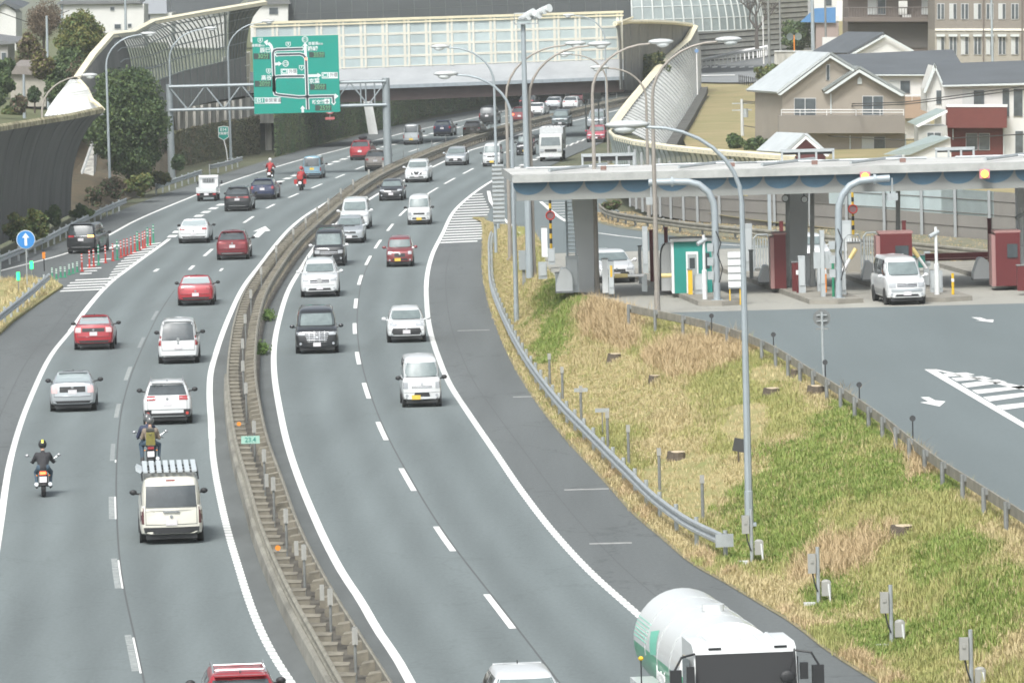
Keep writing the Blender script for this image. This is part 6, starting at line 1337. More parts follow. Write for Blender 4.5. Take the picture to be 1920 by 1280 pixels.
tree('garden_tree', 'yellowish green tree on the terrace behind the barrier', 'tree', 100, 22, 196, 118, 475, LY, 16000, 190, .12, 14, LM)
tree('garden_tree', 'dark green tree below the yellowish one, beside the grey utility pole', 'tree', 86, 90, 160, 185, 465, LG, 12000, 200, .12, 12, LM)
tree('garden_tree', 'bare purplish brown tree in front of the long white house', 'tree', 42, 2, 118, 80, 500, LB_, 11000, 180, .07, 14)
tree('garden_tree', 'rusty brown half bare tree left of the grey utility pole', 'tree', 25, 75, 92, 132, 480, LB_, 7000, 190, .08, 10, LM)
tree('shrub', 'dark shrub at the left edge on the terrace', 'shrub', -25, 130, 26, 198, 440, LG, 4200, 205, .14, 7, LM, trunk=False)
tree('shrub', 'small dark conifer beside the garden hut', 'shrub', 52, 158, 76, 200, 440, LG, 2200, 205, .12, 5, None)
tree('shrub', 'brownish shrub left of the dark barrier', 'shrub', 20, 176, 52, 212, 436, LB_, 1500, 214, .12, 5, LG, trunk=False)
for i, (x0, y0, x1, y1, m, m2, l) in enumerate([(5, 398, 60, 462, LM, LY, 'bright green bush nearest the left edge'), (42, 386, 92, 458, LM, LY, 'bright green bush in the middle of the group below the dark barrier'), (84, 376, 112, 430, LG, LM, 'narrow dark bush at the right end of the group below the dark barrier'), (132, 382, 178, 412, LM, LG, 'low green bush right of the dark barrier'), (160, 345, 195, 385, LB_, LG, 'brown twiggy bush in front of the concrete slab'), (183, 330, 238, 372, LB_, LG, 'brown green bush around the grey lamp post'), (225, 322, 290, 368, LY, LM, 'yellow green bush behind the short guard rail'), (268, 318, 330, 352, LY, LG, 'yellow brown bush at the foot of the gantry pole'), (322, 288, 348, 325, LG, LG, 'small square dark bush right of the gantry pole'), (140, 318, 172, 352, LB_, LB_, 'dry brown bush beside the tilted slab')]):
    tree('bush', l, 'bush', x0, y0, x1, y1, W((x0 + x1) / 2, y1 + 6, .3).y + 2, m, 2600, y1 + 6, .12, 6, m2, trunk=False)
tree('hedge', 'tall clipped hedge inside the curved barrier end', 'hedge', 1194, 92, 1252, 178, 556, LG, 9000, 182, .14, 12, LY, trunk=False)
tree('bush', 'green bush at the corner of the side road above the beige roof', 'bush', 1414, 118, 1482, 156, 585, LM, 4200, 158, .15, 8, LY, trunk=False)
tree('hedge', 'dark green hedge between the pale poles and the blue roofed shed', 'hedge', 1462, 38, 1530, 100, 612, LG, 5200, 104, .16, 9, LM, trunk=False)
tree('bush', 'green bush beside the white ribbed barrier foot', 'bush', 1362, 252, 1396, 284, 440, LM, 2600, 286, .13, 6, LG, trunk=False)
tree('bush', 'green bushes at the foot of the concrete utility pole', 'bush', 1392, 258, 1448, 288, 436, LG, 2800, 290, .13, 7, LM, trunk=False)
tree('hedge', 'dark hedge below the brown apartment block', 'hedge', 1690, 70, 1752, 98, 575, LG, 3500, 100, .14, 8, LM, trunk=False)
tree('bush', 'scrubby brown green bush on the slope between barrier and expressway', 'bush', 1152, 205, 1190, 245, 500, LB_, 2600, 247, .13, 6, LM, trunk=False)
tree('bush', 'small green weeds left of the noise wall behind the ladder', 'bush', 1130, 372, 1166, 398, 350, LM, 1600, 400, .10, 6, LB_, trunk=False)
for x, y, l in ((503, 592, 'upper'), (492, 655, 'lower')):
    p = W(x, y + 8, .02); t = empty('weed', tuple(p), 0, f'green weed tuft growing from the median edge, {l} one', 'weed'); P = rng.normal(0, 1, (500, 3)) * (.12, .5, .12) + (0, 0, .22); leaves('foliage', P, .07, leafmat('weed_green', (.06, .12, .03), (.11, .17, .04)), t)
for i, (x0, y0, x1, y1, m, m2, l) in enumerate([(58, 96, 104, 150, LY, LB_, 'mixed brown and green bush between the rusty tree and the yellowish tree'), (84, 148, 132, 200, LG, LM, 'dark green bush behind the top of the near barrier'), (0, 196, 52, 222, LM, LY, 'low green bush on the grass terrace at the left edge'), (120, 110, 178, 160, LG, LB_, 'dark bush close behind the cream edge of the sweeping barrier'), (34, 60, 70, 104, LB_, LY, 'thin brown bush below the bare purplish tree'), (-10, 108, 28, 146, LG, LM, 'dark bush against the grey walled house')]):
    tree('bush', l, 'bush', x0, y0, x1, y1, 452, m, 3200, y1 + 4, .13, 8, m2, trunk=False)
# bare tree before the louvred wall
q = D(1420, 92, 640); t = empty('bare_tree', tuple(q), 0, 'dark bare tree spreading in front of the louvred wall', 'tree'); b = MB(); r = random.Random(4)
def br_(p, d, L_, rad, k):
    e = p + d * L_; b.tube([p, p.lerp(e, .5) + Vector((r.uniform(-.1, .1), 0, .05)) * L_ * .4, e], [rad, rad * .8, rad * .6], n=5, cap=False)
    if k:
        for _ in range(3 if k > 2 else 3): v = (d + Vector((r.uniform(-.9, .9), r.uniform(-.5, .5), r.uniform(-.1, .6)))).normalized(); br_(e, v, L_ * r.uniform(.6, .8), rad * .6, k - 1)
br_(Vector((0, 0, 0)), Vector((0, 0, 1)), 2.2, .28, 5); b.build('trunk', mat('bare_bark', (.085, .075, .07), .9), t)

# ---------------------------------------------------------------- vehicles
# profile: t = 0 front .. 1 rear; tops of the lower body, and where the cabin starts and ends at belt and roof
TY = dict(
 sedan=dict(L=4.8, W=1.84, H=1.45, lo=[(0,.50),(.012,.66),(.05,.76),(.14,.86),(.27,.95),(.5,.97),(.82,1.04),(.965,1.03),(.985,.92),(1,.60)], belt=.93, c=(.25,.43,.70,.865), rw=.74, tail=1.03),
 liftback=dict(L=4.5, W=1.75, H=1.48, lo=[(0,.48),(.012,.64),(.06,.76),(.14,.86),(.25,.94),(.5,.99),(.9,1.09),(.975,1.08),(.988,.90),(1,.60)], belt=.95, c=(.21,.42,.68,.975), rw=.72, tail=1.08),
 hatch=dict(L=4.0, W=1.70, H=1.50, lo=[(0,.50),(.015,.70),(.06,.82),(.14,.90),(.24,.97),(.5,1.0),(.95,1.02),(.985,.95),(1,.60)], belt=.96, c=(.22,.38,.86,.97), rw=.74, tail=1.0),
 suv=dict(L=4.6, W=1.84, H=1.67, lo=[(0,.58),(.012,.84),(.05,.96),(.14,1.03),(.26,1.10),(.5,1.12),(.95,1.14),(.985,1.06),(1,.68)], belt=1.08, c=(.24,.37,.88,.975), rw=.76, tail=1.12),
 wagon=dict(L=4.7, W=1.78, H=1.50, lo=[(0,.52),(.012,.70),(.06,.80),(.14,.89),(.26,.97),(.5,1.0),(.95,1.03),(.985,.95),(1,.62)], belt=.96, c=(.25,.40,.89,.975), rw=.75, tail=1.02),
 minivan=dict(L=4.9, W=1.85, H=1.90, lo=[(0,.58),(.010,.86),(.035,1.0),(.09,1.08),(.17,1.16),(.5,1.16),(.97,1.16),(.99,1.08),(1,.70)], belt=1.10, c=(.15,.29,.945,.985), rw=.82, tail=1.12),
 van=dict(L=4.85, W=1.78, H=2.0, lo=[(0,.60),(.008,.92),(.025,1.05),(.05,1.12),(.09,1.18),(.5,1.18),(.98,1.18),(.993,1.05),(1,.60)], belt=1.12, c=(.065,.19,.965,.992), rw=.86, tail=1.16),
 keivan=dict(L=3.4, W=1.475, H=1.88, lo=[(0,.58),(.010,.90),(.03,1.02),(.06,1.08),(.10,1.13),(.5,1.13),(.98,1.13),(.993,1.02),(1,.60)], belt=1.06, c=(.075,.20,.96,.992), rw=.86, tail=1.1),
 kei=dict(L=3.4, W=1.475, H=1.64, lo=[(0,.54),(.015,.78),(.06,.90),(.12,.97),(.22,1.04),(.5,1.05),(.97,1.05),(.99,.95),(1,.62)], belt=1.0, c=(.20,.31,.92,.985), rw=.80, tail=1.02),
)
def lerp_prof(P, t):
    for (a, x), (c, y) in zip(P[:-1], P[1:]):
        if a <= t <= c: return x + (y - x) * (t - a) / (c - a)
    return P[-1][1]
def car_body(T, L, W_, H_):
    b = MB(); k = H_ / T['H']; ts = sorted(set([0, .004, .012, .03, .06, .1, .16, .24, .34, .46, .58, .70, .80, .88, .94, .97, .985, .994, 1.0]))
    sx = lambda t: 1 - .16 * max(0, 1 - t / .10) ** 2.2 - .13 * max(0, (t - .90) / .10) ** 2.4
    rows = []
    for t in ts:
        zs = lerp_prof(T['lo'], t) * k; w_ = W_ / 2 * sx(t); zb = .27 + .06 * (max(0, 1 - t / .06) + max(0, (t - .94) / .06)); y = L / 2 - t * L; d = zs - zb
        half = [(0, zb), (.78 * w_, zb), (.95 * w_, zb + .05), (.985 * w_, zb + .22 * d), (w_, zb + .45 * d), (.995 * w_, zb + .68 * d), (.975 * w_, zb + .86 * d), (.93 * w_, zb + .955 * d), (.86 * w_, zs), (.55 * w_, zs + .025), (0, zs + .04)]
        row = [Vector((x, y - (.10 * (x / w_) ** 2 * (1 - t / .03) if t < .03 else 0) + (.07 * (x / w_) ** 2 * (t - .97) / .03 if t > .97 else 0), z)) for x, z in half]
        rows.append([Vector((-p.x, p.y, p.z)) for p in row[:0:-1]] + row)
    b.grid(rows); n = len(rows[0]); o = len(b.v) - 0
    for row, bw_, yy in ((rows[0], .10, L / 2), (rows[-1], -.07, -L / 2)):
        w0 = max(p.x for p in row); b.grid([[Vector((row[10 + q].x * e, yy - bw_ * (row[10 + q].x * e / (W_ / 2 * sx(0 if bw_ > 0 else 1))) ** 2, row[10 + q].z)) for e in (-1, -.75, -.5, -.25, 0, .25, .5, .75, 1)] for q in range(1, 11)])
    f0, f1, r1, r0 = [L / 2 - q * L for q in T['c']]; bl = T['belt'] * k; rw = T['rw'] * W_ / 2
    out = [(-1, -.80), (-1, -.4), (-1, 0), (-1, .4), (-1, .80), (-.97, .92), (-.88, .98), (-.5, 1), (0, 1), (.5, 1), (.88, .98), (.97, .92), (1, .80), (1, .4), (1, 0), (1, -.4), (1, -.80), (.97, -.92), (.88, -.98), (.5, -1), (0, -1), (-.5, -1), (-.88, -.98), (-.97, -.92)]
    k2 = 1.6 if H_ > 1.8 else 1.2 if H_ > 1.6 else 1.0
    lv = [(bl - .10, f0 + .04, r0 - .01, W_ / 2 * .93, .10), (bl + .02, f0, r0, W_ / 2 * .925, .10)]
    fT = 1 - .13 * k2 / (H_ - bl)
    for f, e in ((.35, .03), (.62, .02), (fT, 0)):
        z = bl + (H_ - bl) * f; g_ = f / fT; lv.append((z, f0 + (f1 - f0) * g_, r0 + (r1 - r0) * g_ - e * .5, W_ / 2 * .925 + (rw - W_ / 2 * .925) * g_ + e, .09))
    lv += [(H_ - .07 * k2, f1 - .14, r1 + .03, rw - .03, .08), (H_ - .03 * k2, f1 - .45, r1 + .10, rw - .09, .06), (H_, f1 - .95, r1 + .5, rw * .60, .03)]
    rows = []
    for z, yf, yr, hw, bo in lv:
        m_, h_ = (yf + yr) / 2, (yf - yr) / 2
        rows.append([Vector((hw * a * (1 - .03 * max(0, c)), m_ + h_ * c + (bo * (1 - a * a) - bo * .6) * (1 if c > .9 else (-.45 if c < -.9 else 0)), z + (0 if z < H_ - .02 else .012 * (1 - abs(a)))) ) for a, c in out])
    rows = [r_ + [r_[0]] for r_ in rows]; b.grid(rows); nb = len(b.v) - len(out) - 1; b.f.append(tuple(nb + i for i in range(len(out)))); b.m.append(0)
    return b, dict(f0=f0, f1=f1, r0=r0, r1=r1, bl=bl, rw=rw, k=k)
class Decal:
    def __init__(s, b, L, W_): s.t = BVHTree.FromPolygons([Vector(v) for v in b.v], b.f); s.L = L; s.W = W_
    def hit(s, view, a, c, off_=.008):
        L = s.L
        o, d = {'f': (Vector((a, L / 2 + 1, c)), Vector((0, -1, 0))), 'r': (Vector((a, -L / 2 - 1, c)), Vector((0, 1, 0))), 'R': (Vector((2, a, c)), Vector((-1, 0, 0))), 'L': (Vector((-2, a, c)), Vector((1, 0, 0)))}[view]
        h = s.t.ray_cast(o, d)
        if h[0] is None: h = s.t.find_nearest(o + d * (1.0 if view in 'fr' else 1.1))
        return h[0] - d * off_
    def quad(s, b, view, q, m=None, nx=6, nz=4, off_=.008):
        G = []
        for j in range(nz + 1):
            v = j / nz; row = []
            for i in range(nx + 1):
                u = i / nx; a = (q[0][0] * (1 - u) + q[1][0] * u) * (1 - v) + (q[3][0] * (1 - u) + q[2][0] * u) * v
                c = (q[0][1] * (1 - u) + q[1][1] * u) * (1 - v) + (q[3][1] * (1 - u) + q[2][1] * u) * v; row.append(s.hit(view, a, c, off_))
            G.append(row)
        b.grid(G, m)
    def rect(s, b, view, x0, x1, z0, z1, m=None, nx=6, nz=2, off_=.008): s.quad(b, view, [(x0, z0), (x1, z0), (x1, z1), (x0, z1)], m, nx, nz, off_)
WHEEL = {}
def wheel_mesh(rad):
    if rad in WHEEL: return WHEEL[rad]
    w2 = .10; b = MB(); prof = [(-w2, rad * .62), (-w2, rad * .92), (-w2 * .8, rad), (w2 * .8, rad), (w2, rad * .92), (w2, rad * .62)]; n = 22
    b.grid([[Vector((x, r_ * math.cos(2 * math.pi * i / n), r_ * math.sin(2 * math.pi * i / n))) for x, r_ in prof] for i in range(n + 1)])
    o1 = b.build('tyre', RUBBER, smooth=True); b = MB().disc((w2 * .55, 0, 0), rad * .63, (1, 0, 0), .06, n=n).disc((w2 * .95, 0, 0), rad * .16, (1, 0, 0), .03, n=10)
    for q in range(5): a = q * 2 * math.pi / 5; b.box((w2 * .85, rad * .36 * math.cos(a), rad * .36 * math.sin(a)), (.03, rad * .46, rad * .13), rx=a)
    o2 = b.build('rim', RIM); WHEEL[rad] = (o1.data, o2.data); bpy.data.objects.remove(o1); bpy.data.objects.remove(o2); return WHEEL[rad]
def wheels(t, L, W_, rad, fy, ry):
    tm, rm_ = wheel_mesh(rad)
    for s in (-1, 1):
        for y in (fy, ry): w_ = link('wheel', tm, t); w_.location = (s * (W_ / 2 - .115), y, rad); w_.rotation_euler = (0, 0, 0 if s > 0 else math.pi); link('rim', rm_, w_)
PM = {}
def paint(name, col, metal=0.0, rough=.32):
    if name not in PM: PM[name] = mat('paint_' + name, col, rough, metal, coat=.8, spec=.5)
    return PM[name]
COL = dict(white=((.60,.615,.62),0), pearl=((.60,.59,.565),0), cream=((.60,.585,.515),0), silver=((.42,.45,.47),.45), black=((.017,.019,.022),.1), red=((.34,.022,.032),.15), darkred=((.17,.014,.022),.2), maroon=((.20,.035,.04),.15),
           navy=((.020,.030,.062),.2), blue=((.014,.024,.070),.1), sky=((.20,.33,.41),.2), bronze=((.25,.225,.205),.5), greygreen=((.13,.16,.165),.4), pinkred=((.36,.045,.075),.1))
def build_car(ty, colour, label, px, dirn, view, L=None, W_=None, H_=None, kw=None, name=None, z=0.0, turn=0.0, cat=None, heading=None):
    T = TY[ty]; kw = kw or {}; L = L or T['L']; W_ = W_ or T['W']; H_ = H_ or T['H']; f = LD if dirn > 0 else RD
    P = W(px[0], px[1], z); sl_ = f.slope(P.y) if heading is None else heading; u = Vector((sl_, 1, 0)).normalized()         # away from the viewer
    if z > 1: pass
    ang = -math.atan2(u.x, u.y) + turn; u = Vector((-math.sin(ang), math.cos(ang), 0)); c = P + u * (L / 2)
    fwd = ang if dirn > 0 else ang + math.pi
    nm = name or dict(sedan='sedan_car', liftback='hatchback_car', hatch='hatchback_car', suv='suv_car', wagon='estate_car', minivan='minivan', van='van', keivan='small_van', kei='small_car')[ty]
    t = empty(nm, (c.x, c.y, z if z < 1 else z), fwd, label, cat or nm.replace('_', ' ').replace('suv car', 'suv').replace(' car', ' car'))
    pm = paint(colour, *COL[colour]); b, g = car_body(T, L, W_, H_); body = b.build('body', pm, t, smooth=True, ang=38); dc = Decal(b, L, W_)
    f0, f1, r0, r1, bl, rw, k = (g[q] for q in ('f0', 'f1', 'r0', 'r1', 'bl', 'rw', 'k')); hw = W_ / 2; cow = lerp_prof(T['lo'], T['c'][0]) * k
    top = H_ - .135 * (1.6 if H_ > 1.8 else 1.2 if H_ > 1.6 else 1.0)
    gw = kw.get('glass', GLASSW if dirn < 0 else GLASSD)
    b = MB(); dc.quad(b, 'f', [(-hw * .83, cow + .06), (hw * .83, cow + .06), (rw * .93, top), (-rw * .93, top)], nx=14, nz=10, off_=.02); b.build('windscreen', GLASSW, t, smooth=True, ang=80)
    b = MB(); dc.rect(b, 'f', -hw * .8, hw * .8, cow + .035, cow + .06, BLACKP, 8, 1); b.build('wiper_cowl', BLACKP, t)
    tz = max(T['tail'] * k, bl) + .05; rz1 = H_ - kw.get('rtop', .13 if ty not in ('sedan', 'liftback') else .075)
    b = MB(); qz0 = kw.get('rwz', tz); dc.quad(b, 'r', [(-hw * .80, qz0), (hw * .80, qz0), (rw * .90, rz1), (-rw * .90, rz1)], nx=12, nz=8, off_=.018); b.build('rear_window', kw.get('rglass', GLASSD), t, smooth=True, ang=80)
    for v, s in (('R', 1), ('L', -1)):
        zt_s = H_ - .13; z0 = bl + .06; b = MB(); mid = (f1 + r1) / 2 - .1; fs = f0 - .18; rs = r0 + .14
        dc.quad(b, v, [(fs - .25 * (f0 - f1), z0), (mid + .05, z0), (mid + .05, zt_s), (f1 - .06, zt_s)], None, 4, 3); b.build('side_window', GLASSD, t, smooth=True)
        b = MB(); dc.quad(b, v, [(mid - .05, z0), (rs + .1, z0), (r1 + .18, zt_s), (mid - .05, zt_s)], None, 4, 3); b.build('side_window', GLASSD, t, smooth=True)
        mk = kw.get('mirror', None) or (BLACKP if ty in ('van', 'keivan') or dirn > 0 else pm); yy = f0 - .28 if ty not in ('van', 'keivan') else f0 - .12
        MB().ell((s * (hw + .13), yy, bl + .06), (.115, .07, .085), mk, 10, 6).tube([(s * hw * .9, yy, bl - .0), (s * (hw + .05), yy, bl + .02)], .03, mk, 6).build('mirror', None, t, smooth=True, ang=60)
    rad = kw.get('rad', .33 if H_ > 1.55 and W_ > 1.6 else .31 if W_ > 1.6 else .275); fy, ry = L * (.315 if ty not in ('van', 'keivan') else .36), -L * .29
    wheels(t, L, W_, rad, fy, ry)
    b = MB().bx(-hw * .80, hw * .80, -L * .475, L * .475, .17, .38)
    for s in (-1, 1):
        for y in (fy, ry): b.disc((s * (hw - .02), y, rad + .02), rad * 1.13, (1, 0, 0), .05, n=20)
    b.build('underbody', BLACKP, t)
    zh = lerp_prof(T['lo'], .012) * k
    # nose
    hl = kw.get('head', (.52, .95, zh - .06, zh + .05, .02))
    for s in (-1, 1):
        b = MB(); x0, x1, z0, z1, up = hl; dc.quad(b, 'f', [(s * hw * x0, z0), (s * hw * x1, z0 + up * .6), (s * hw * x1 * .97, z1 + up), (s * hw * x0, z1)], nx=5, nz=3, off_=.014); b.build('headlight', HEADL, t, smooth=True)
    gr = kw.get('grille', (.46, zh - .13, zh - .01, 'bar'))
    b = MB(); dc.rect(b, 'f', -hw * gr[0], hw * gr[0], gr[1], gr[2], BLACKP, 8, 3, .010)
    if gr[3] == 'chrome':
        n = 6
        for q in range(n): zz = gr[1] + (gr[2] - gr[1]) * (q + .5) / n; dc.rect(b, 'f', -hw * gr[0] * (.75 + .25 * q / n), hw * gr[0] * (.75 + .25 * q / n), zz - .013, zz + .013, CHROME, 8, 1, .022)
        for q in (-.6, -.2, .2, .6): dc.rect(b, 'f', hw * gr[0] * q - .008, hw * gr[0] * q + .008, gr[1], gr[2], CHROME, 1, 4, .020)
    elif gr[3] == 'two':
        for q in (.25, .7): zz = gr[1] + (gr[2] - gr[1]) * q; dc.rect(b, 'f', -hw * gr[0], hw * gr[0], zz - .014, zz + .014, CHROME, 8, 1, .02)
    elif gr[3] == 'vee':
        for s in (-1, 1): dc.quad(b, 'f', [(s * hw * .12, gr[1]), (s * hw * .22, gr[1]), (s * hw * .44, gr[2]), (s * hw * .34, gr[2])], CHROME, 3, 3, .022)
    b.build('grille', None, t, smooth=True)
    b = MB(); li = kw.get('intake', (.62, .37, .48)); li = (li[0], max(.365, li[1]), max(.45, li[2])); dc.quad(b, 'f', [(-hw * li[0], li[1]), (hw * li[0], li[1]), (hw * li[0] * .86, li[2]), (-hw * li[0] * .86, li[2])], BLACKP, 8, 2, .010)
    b.build('intake', BLACKP, t)
    for s in (-1, 1):
        b = MB(); q = dc.hit('f', s * hw * .76, .40 if H_ < 1.8 else .46, .012); b.disc(q, .055, (0, 1, 0), .02, n=12); b.build('fog_light', HEADL, t)
    q = dc.hit('f', 0, zh + .0 if gr[3] != 'chrome' else (gr[1] + gr[2]) / 2, .028); MB().disc(q, .05, (0, 1, .1), .015, n=14).build('emblem', CHROME, t)
    pl_ = PLATEY if ty in ('kei', 'keivan') else PLATEW; zpz = kw.get('pz', .42); pxo = kw.get('pxo', 0); q = dc.hit('f', pxo, zpz, .02)
    if kw.get('fplate', True): MB().box(q, (.33, .015, .165)).build('number_plate', pl_, t)
    # tail
    tl = kw.get('tail', (.56, .93, T['tail'] * k - .13, T['tail'] * k - .01)); tmx = kw.get('tailm', TAILR)
    for s in (-1, 1):
        b = MB(); x0, x1, z0, z1 = tl; dc.quad(b, 'r', [(s * hw * x0, z0), (s * hw * x1, z0), (s * hw * x1 * .97, z1), (s * hw * x0, z1)], nx=4, nz=4, off_=.014); b.build('tail_light', tmx if not (kw.get('blink') == s) else AMBERL, t, smooth=True)
        if kw.get('rearfog'): b = MB(); q = dc.hit('r', s * hw * .80, .46, .014); b.box(q, (.26, .02, .24), BLACKP); b.disc(q + Vector((0, -.02, -.02)), .055, (0, 1, 0), .02, RED, 12); b.build('rear_reflector', None, t)
    b = MB(); lb = kw.get('lower', (.88, .35, .45)); dc.rect(b, 'r', -hw * lb[0], hw * lb[0], lb[1], lb[2], BLACKP, 8, 2, .012)
    if kw.get('chromeline'): dc.rect(b, 'r', -hw * .62, hw * .62, lb[1] + .03, lb[1] + .055, CHROME, 6, 1, .02)
    b.build('rear_bumper_trim', None, t)
    b = MB(); zg = max(.60 * k, lb[2] + .07); gm_ = PB if colour in ('white', 'cream', 'silver', 'pearl', 'sky', 'bronze') else BLACKP      # gaps round the tailgate and bonnet
    dc.rect(b, 'r', -hw * .80, hw * .80, zg, zg + .016, gm_, 10, 1, .007)
    for s in (-1, 1): dc.rect(b, 'r', s * hw * .80 - .007, s * hw * .80 + .007, zg, tz - .05, gm_, 1, 6, .007)
    dc.rect(b, 'f', -hw * .92, hw * .92, .565 * k if ty != 'sedan' else .50, .565 * k + .012 if ty != 'sedan' else .512, gm_, 10, 1, .006)
    for s in (-1, 1): dc.quad(b, 'f', [(s * hw * .50, zh - .02), (s * hw * .515, zh - .02), (s * hw * .80, cow), (s * hw * .785, cow)], gm_, 1, 6, .007)
    for v in 'LR': dc.rect(b, v, (f1 + r1) / 2 - .108, (f1 + r1) / 2 - .094, .42, bl, gm_, 1, 6, .007); dc.rect(b, v, f0 - .36, f0 - .346, .42, bl, gm_, 1, 6, .007)
    b.build('panel_gap', None, t)
    if kw.get('bar'): b = MB(); dc.rect(b, 'r', -hw * .56, hw * .56, tl[2] + .03, tl[3] - .03, kw['bar'], 8, 2, .012); b.build('garnish', None, t)
    zr_ = kw.get('rpz', .78 * k); q = dc.hit('r', 0, zr_, .02)
    MB().box(q, (.33, .015, .165)).build('number_plate', kw.get('rplate', pl_), t)
    q = dc.hit('r', 0, min(zr_ + .17, T['tail'] * k - .05), .02); MB().disc(q, .05, (0, 1, 0), .015, n=14).build('emblem', CHROME, t)
    if ty in ('suv', 'minivan', 'wagon', 'van', 'hatch', 'liftback') and not kw.get('nospoil'):
        q = dc.hit('r', 0, H_ - .06, .02); MB().box((0, q.y - .0, H_ - .045), (rw * 1.7, .16, .03)).build('spoiler', pm if colour != 'white' else paint('white', *COL['white']), t)
    if kw.get('highstop'): q = dc.hit('r', 0, H_ - .10, .02); MB().box(q, (.26, .02, .035)).build('high_stop_light', TAILR, t)
    if kw.get('rails'):
        for s in (-1, 1): MB().tube([(s * rw * .86, r1 + .25, H_ - .02), (s * rw * .86, r1 + .4, H_ + .05), (s * rw * .86, f1 - .5, H_ + .05), (s * rw * .86, f1 - .3, H_ - .02)], .022, CHROME if kw['rails'] == 'c' else DGREY, 6).build('roof_rail', None, t)
    if kw.get('antenna', ty in ('liftback', 'suv', 'sedan', 'hatch')): MB().prism([(0, r1 + .20, H_ - .02), (0, r1 + .38, H_ - .01), (0, r1 + .22, H_ + .06)], (.02, 0, 0)).build('antenna', BLACKP, t)
    return t, dc, g
PB = MATS['dark_trim']
# --- left carriageway, seen from behind
LCARS = [
 ('van', 'cream', 'cream high van carrying a ladder rack, nearest complete vehicle on the left carriageway', (323, 1021), dict(W_=1.86, H_=1.98), dict(tail=(.86,.99,.62,1.10), tailm=mat('smoked_tail', (.10,.04,.045), .2, coat=1), highstop=True, lower=(.99,.335,.52), rpz=.66, rwz=1.10, rtop=.26, nospoil=True)),
 ('suv', 'red', 'red car with pale roof bars cut off by the bottom edge', (456, 1406), dict(H_=1.60, L=4.5, W_=1.74), dict(rails='c')),
 ('suv', 'white', 'white crossover with black lower corners right behind the two riders motorcycle', (315, 797), dict(H_=1.58, L=4.47, W_=1.80), dict(tail=(.48,.95,.92,1.08), rearfog=True, rails='c', rpz=.80)),
 ('minivan', 'white', 'white tall minivan with large black rear window in the passing lane', (335, 683), dict(W_=1.72, L=4.7, H_=1.87), dict(tail=(.84,.98,.80,1.22), rwz=1.02, rpz=.74, lower=(.80,.34,.38))),
 ('liftback', 'silver', 'silver hatchback with split rear window in the left lane', (137, 773), dict(), dict(tail=(.66,.93,.74,1.02), tailm=TAILC, bar=BLACKP, rglass=mat('bright_rear_glass', (.33,.38,.39), .12, coat=.8))),
 ('liftback', 'red', 'red hatchback with black rear strip in the left lane', (176, 657), dict(W_=1.76), dict(tail=(.62,.93,.80,1.02), tailm=TAILC, bar=BLACKP, rglass=mat('bright_rear_glass', (.33,.38,.39), .12), rpz=.74)),
 ('sedan', 'red', 'bright red sedan in the middle lane of the left carriageway', (367, 574), dict(W_=1.80), dict(tail=(.60,.94,.82,1.0), rglass=MATS['bright_rear_glass'], rpz=.58)),
 ('suv', 'darkred', 'dark red suv beside the white painted arrow', (436, 488), dict(W_=1.85, H_=1.66), dict(tail=(.40,.96,.92,1.02), bar=mat('red_strip', (.20,.03,.03), .3), chromeline=True, rpz=.80)),
 ('sedan', 'white', 'white saloon entering the thick dashed line', (363, 457), dict(W_=1.88), dict(tail=(.55,.95,.84,.98), rglass=MATS['bright_rear_glass'], chromeline=True, rpz=.60)),
 ('minivan', 'black', 'black minivan with blinking indicator in the exit lane', (152, 476), dict(W_=1.82, H_=1.78), dict(tail=(.45,.96,.98,1.10), blink=1, bar=CHROME, chromeline=True, rpz=.84, rails=None, turn=-.10)),
 ('suv', 'black', 'black suv behind the small white flatbed truck', (445, 397), dict(W_=1.84), dict(tail=(.50,.96,.92,1.04), chromeline=True, rails='c', bar=mat('red_strip', (.2,.03,.03), .3), rpz=.84)),
 ('wagon', 'blue', 'blue estate car overtaking beside the black suv', (492, 375), dict(), dict(rails='d', tail=(.72,.96,.78,1.0))),
 ('keivan', 'sky', 'light blue small van ahead of the rider in red', (585, 336), dict(H_=1.78), dict(tail=(.86,.98,.62,.92), rpz=.80, rwz=.98)),
 ('suv', 'red', 'red suv with a black roof box', (675, 301), dict(W_=1.82), dict(tail=(.6,.96,.92,1.05), rails='d')),
 ('suv', 'bronze', 'silver brown suv just left of the gantry pole', (704, 321), dict(W_=1.80), dict(tail=(.6,.96,.86,1.05), rpz=.84)),
 ('keivan', 'silver', 'silver small van with yellow plate in the exit lane', (771, 272), dict(), dict(tail=(.86,.98,.62,.92), rpz=.52, rwz=1.12)),
 ('wagon', 'navy', 'dark blue estate car ahead of the silver small van', (829, 256), dict(), dict(rails='d', tail=(.72,.96,.76,1.0))),
 ('wagon', 'bronze', 'silver estate car beside the median near the lamp posts', (885, 259), dict(H_=1.58, W_=1.82), dict(rails='c', tail=(.64,.96,.82,1.0))),
 ('minivan', 'black', 'black box shaped minivan in the far exit lane', (913, 234), dict(W_=1.72, H_=1.85, L=4.7), dict(tail=(.84,.98,.80,1.2), rpz=.9)),
 ('suv', 'maroon', 'dark maroon car with glowing brake lights', (974, 232), dict(), dict(tail=(.6,.96,.86,1.02), tailm=BRAKE, highstop=True)),
 ('suv', 'black', 'dark suv ahead of the car with glowing brake lights', (987, 207), dict(), dict()),
 ('sedan', 'white', 'white car partly hidden behind the lamp posts near the bridge', (1004, 219), dict(), dict()),
 ('sedan', 'silver', 'silver saloon passing under the bridge', (1036, 207), dict(), dict()),
 ('wagon', 'white', 'white car beside the silver saloon under the bridge', (1069, 207), dict(), dict()),
 ('wagon', 'darkred', 'dark red car beyond the white car under the bridge', (1081, 196), dict(), dict()),
 ('hatch', 'silver', 'pale roofed car farthest under the bridge', (1072, 187), dict(), dict()),
]
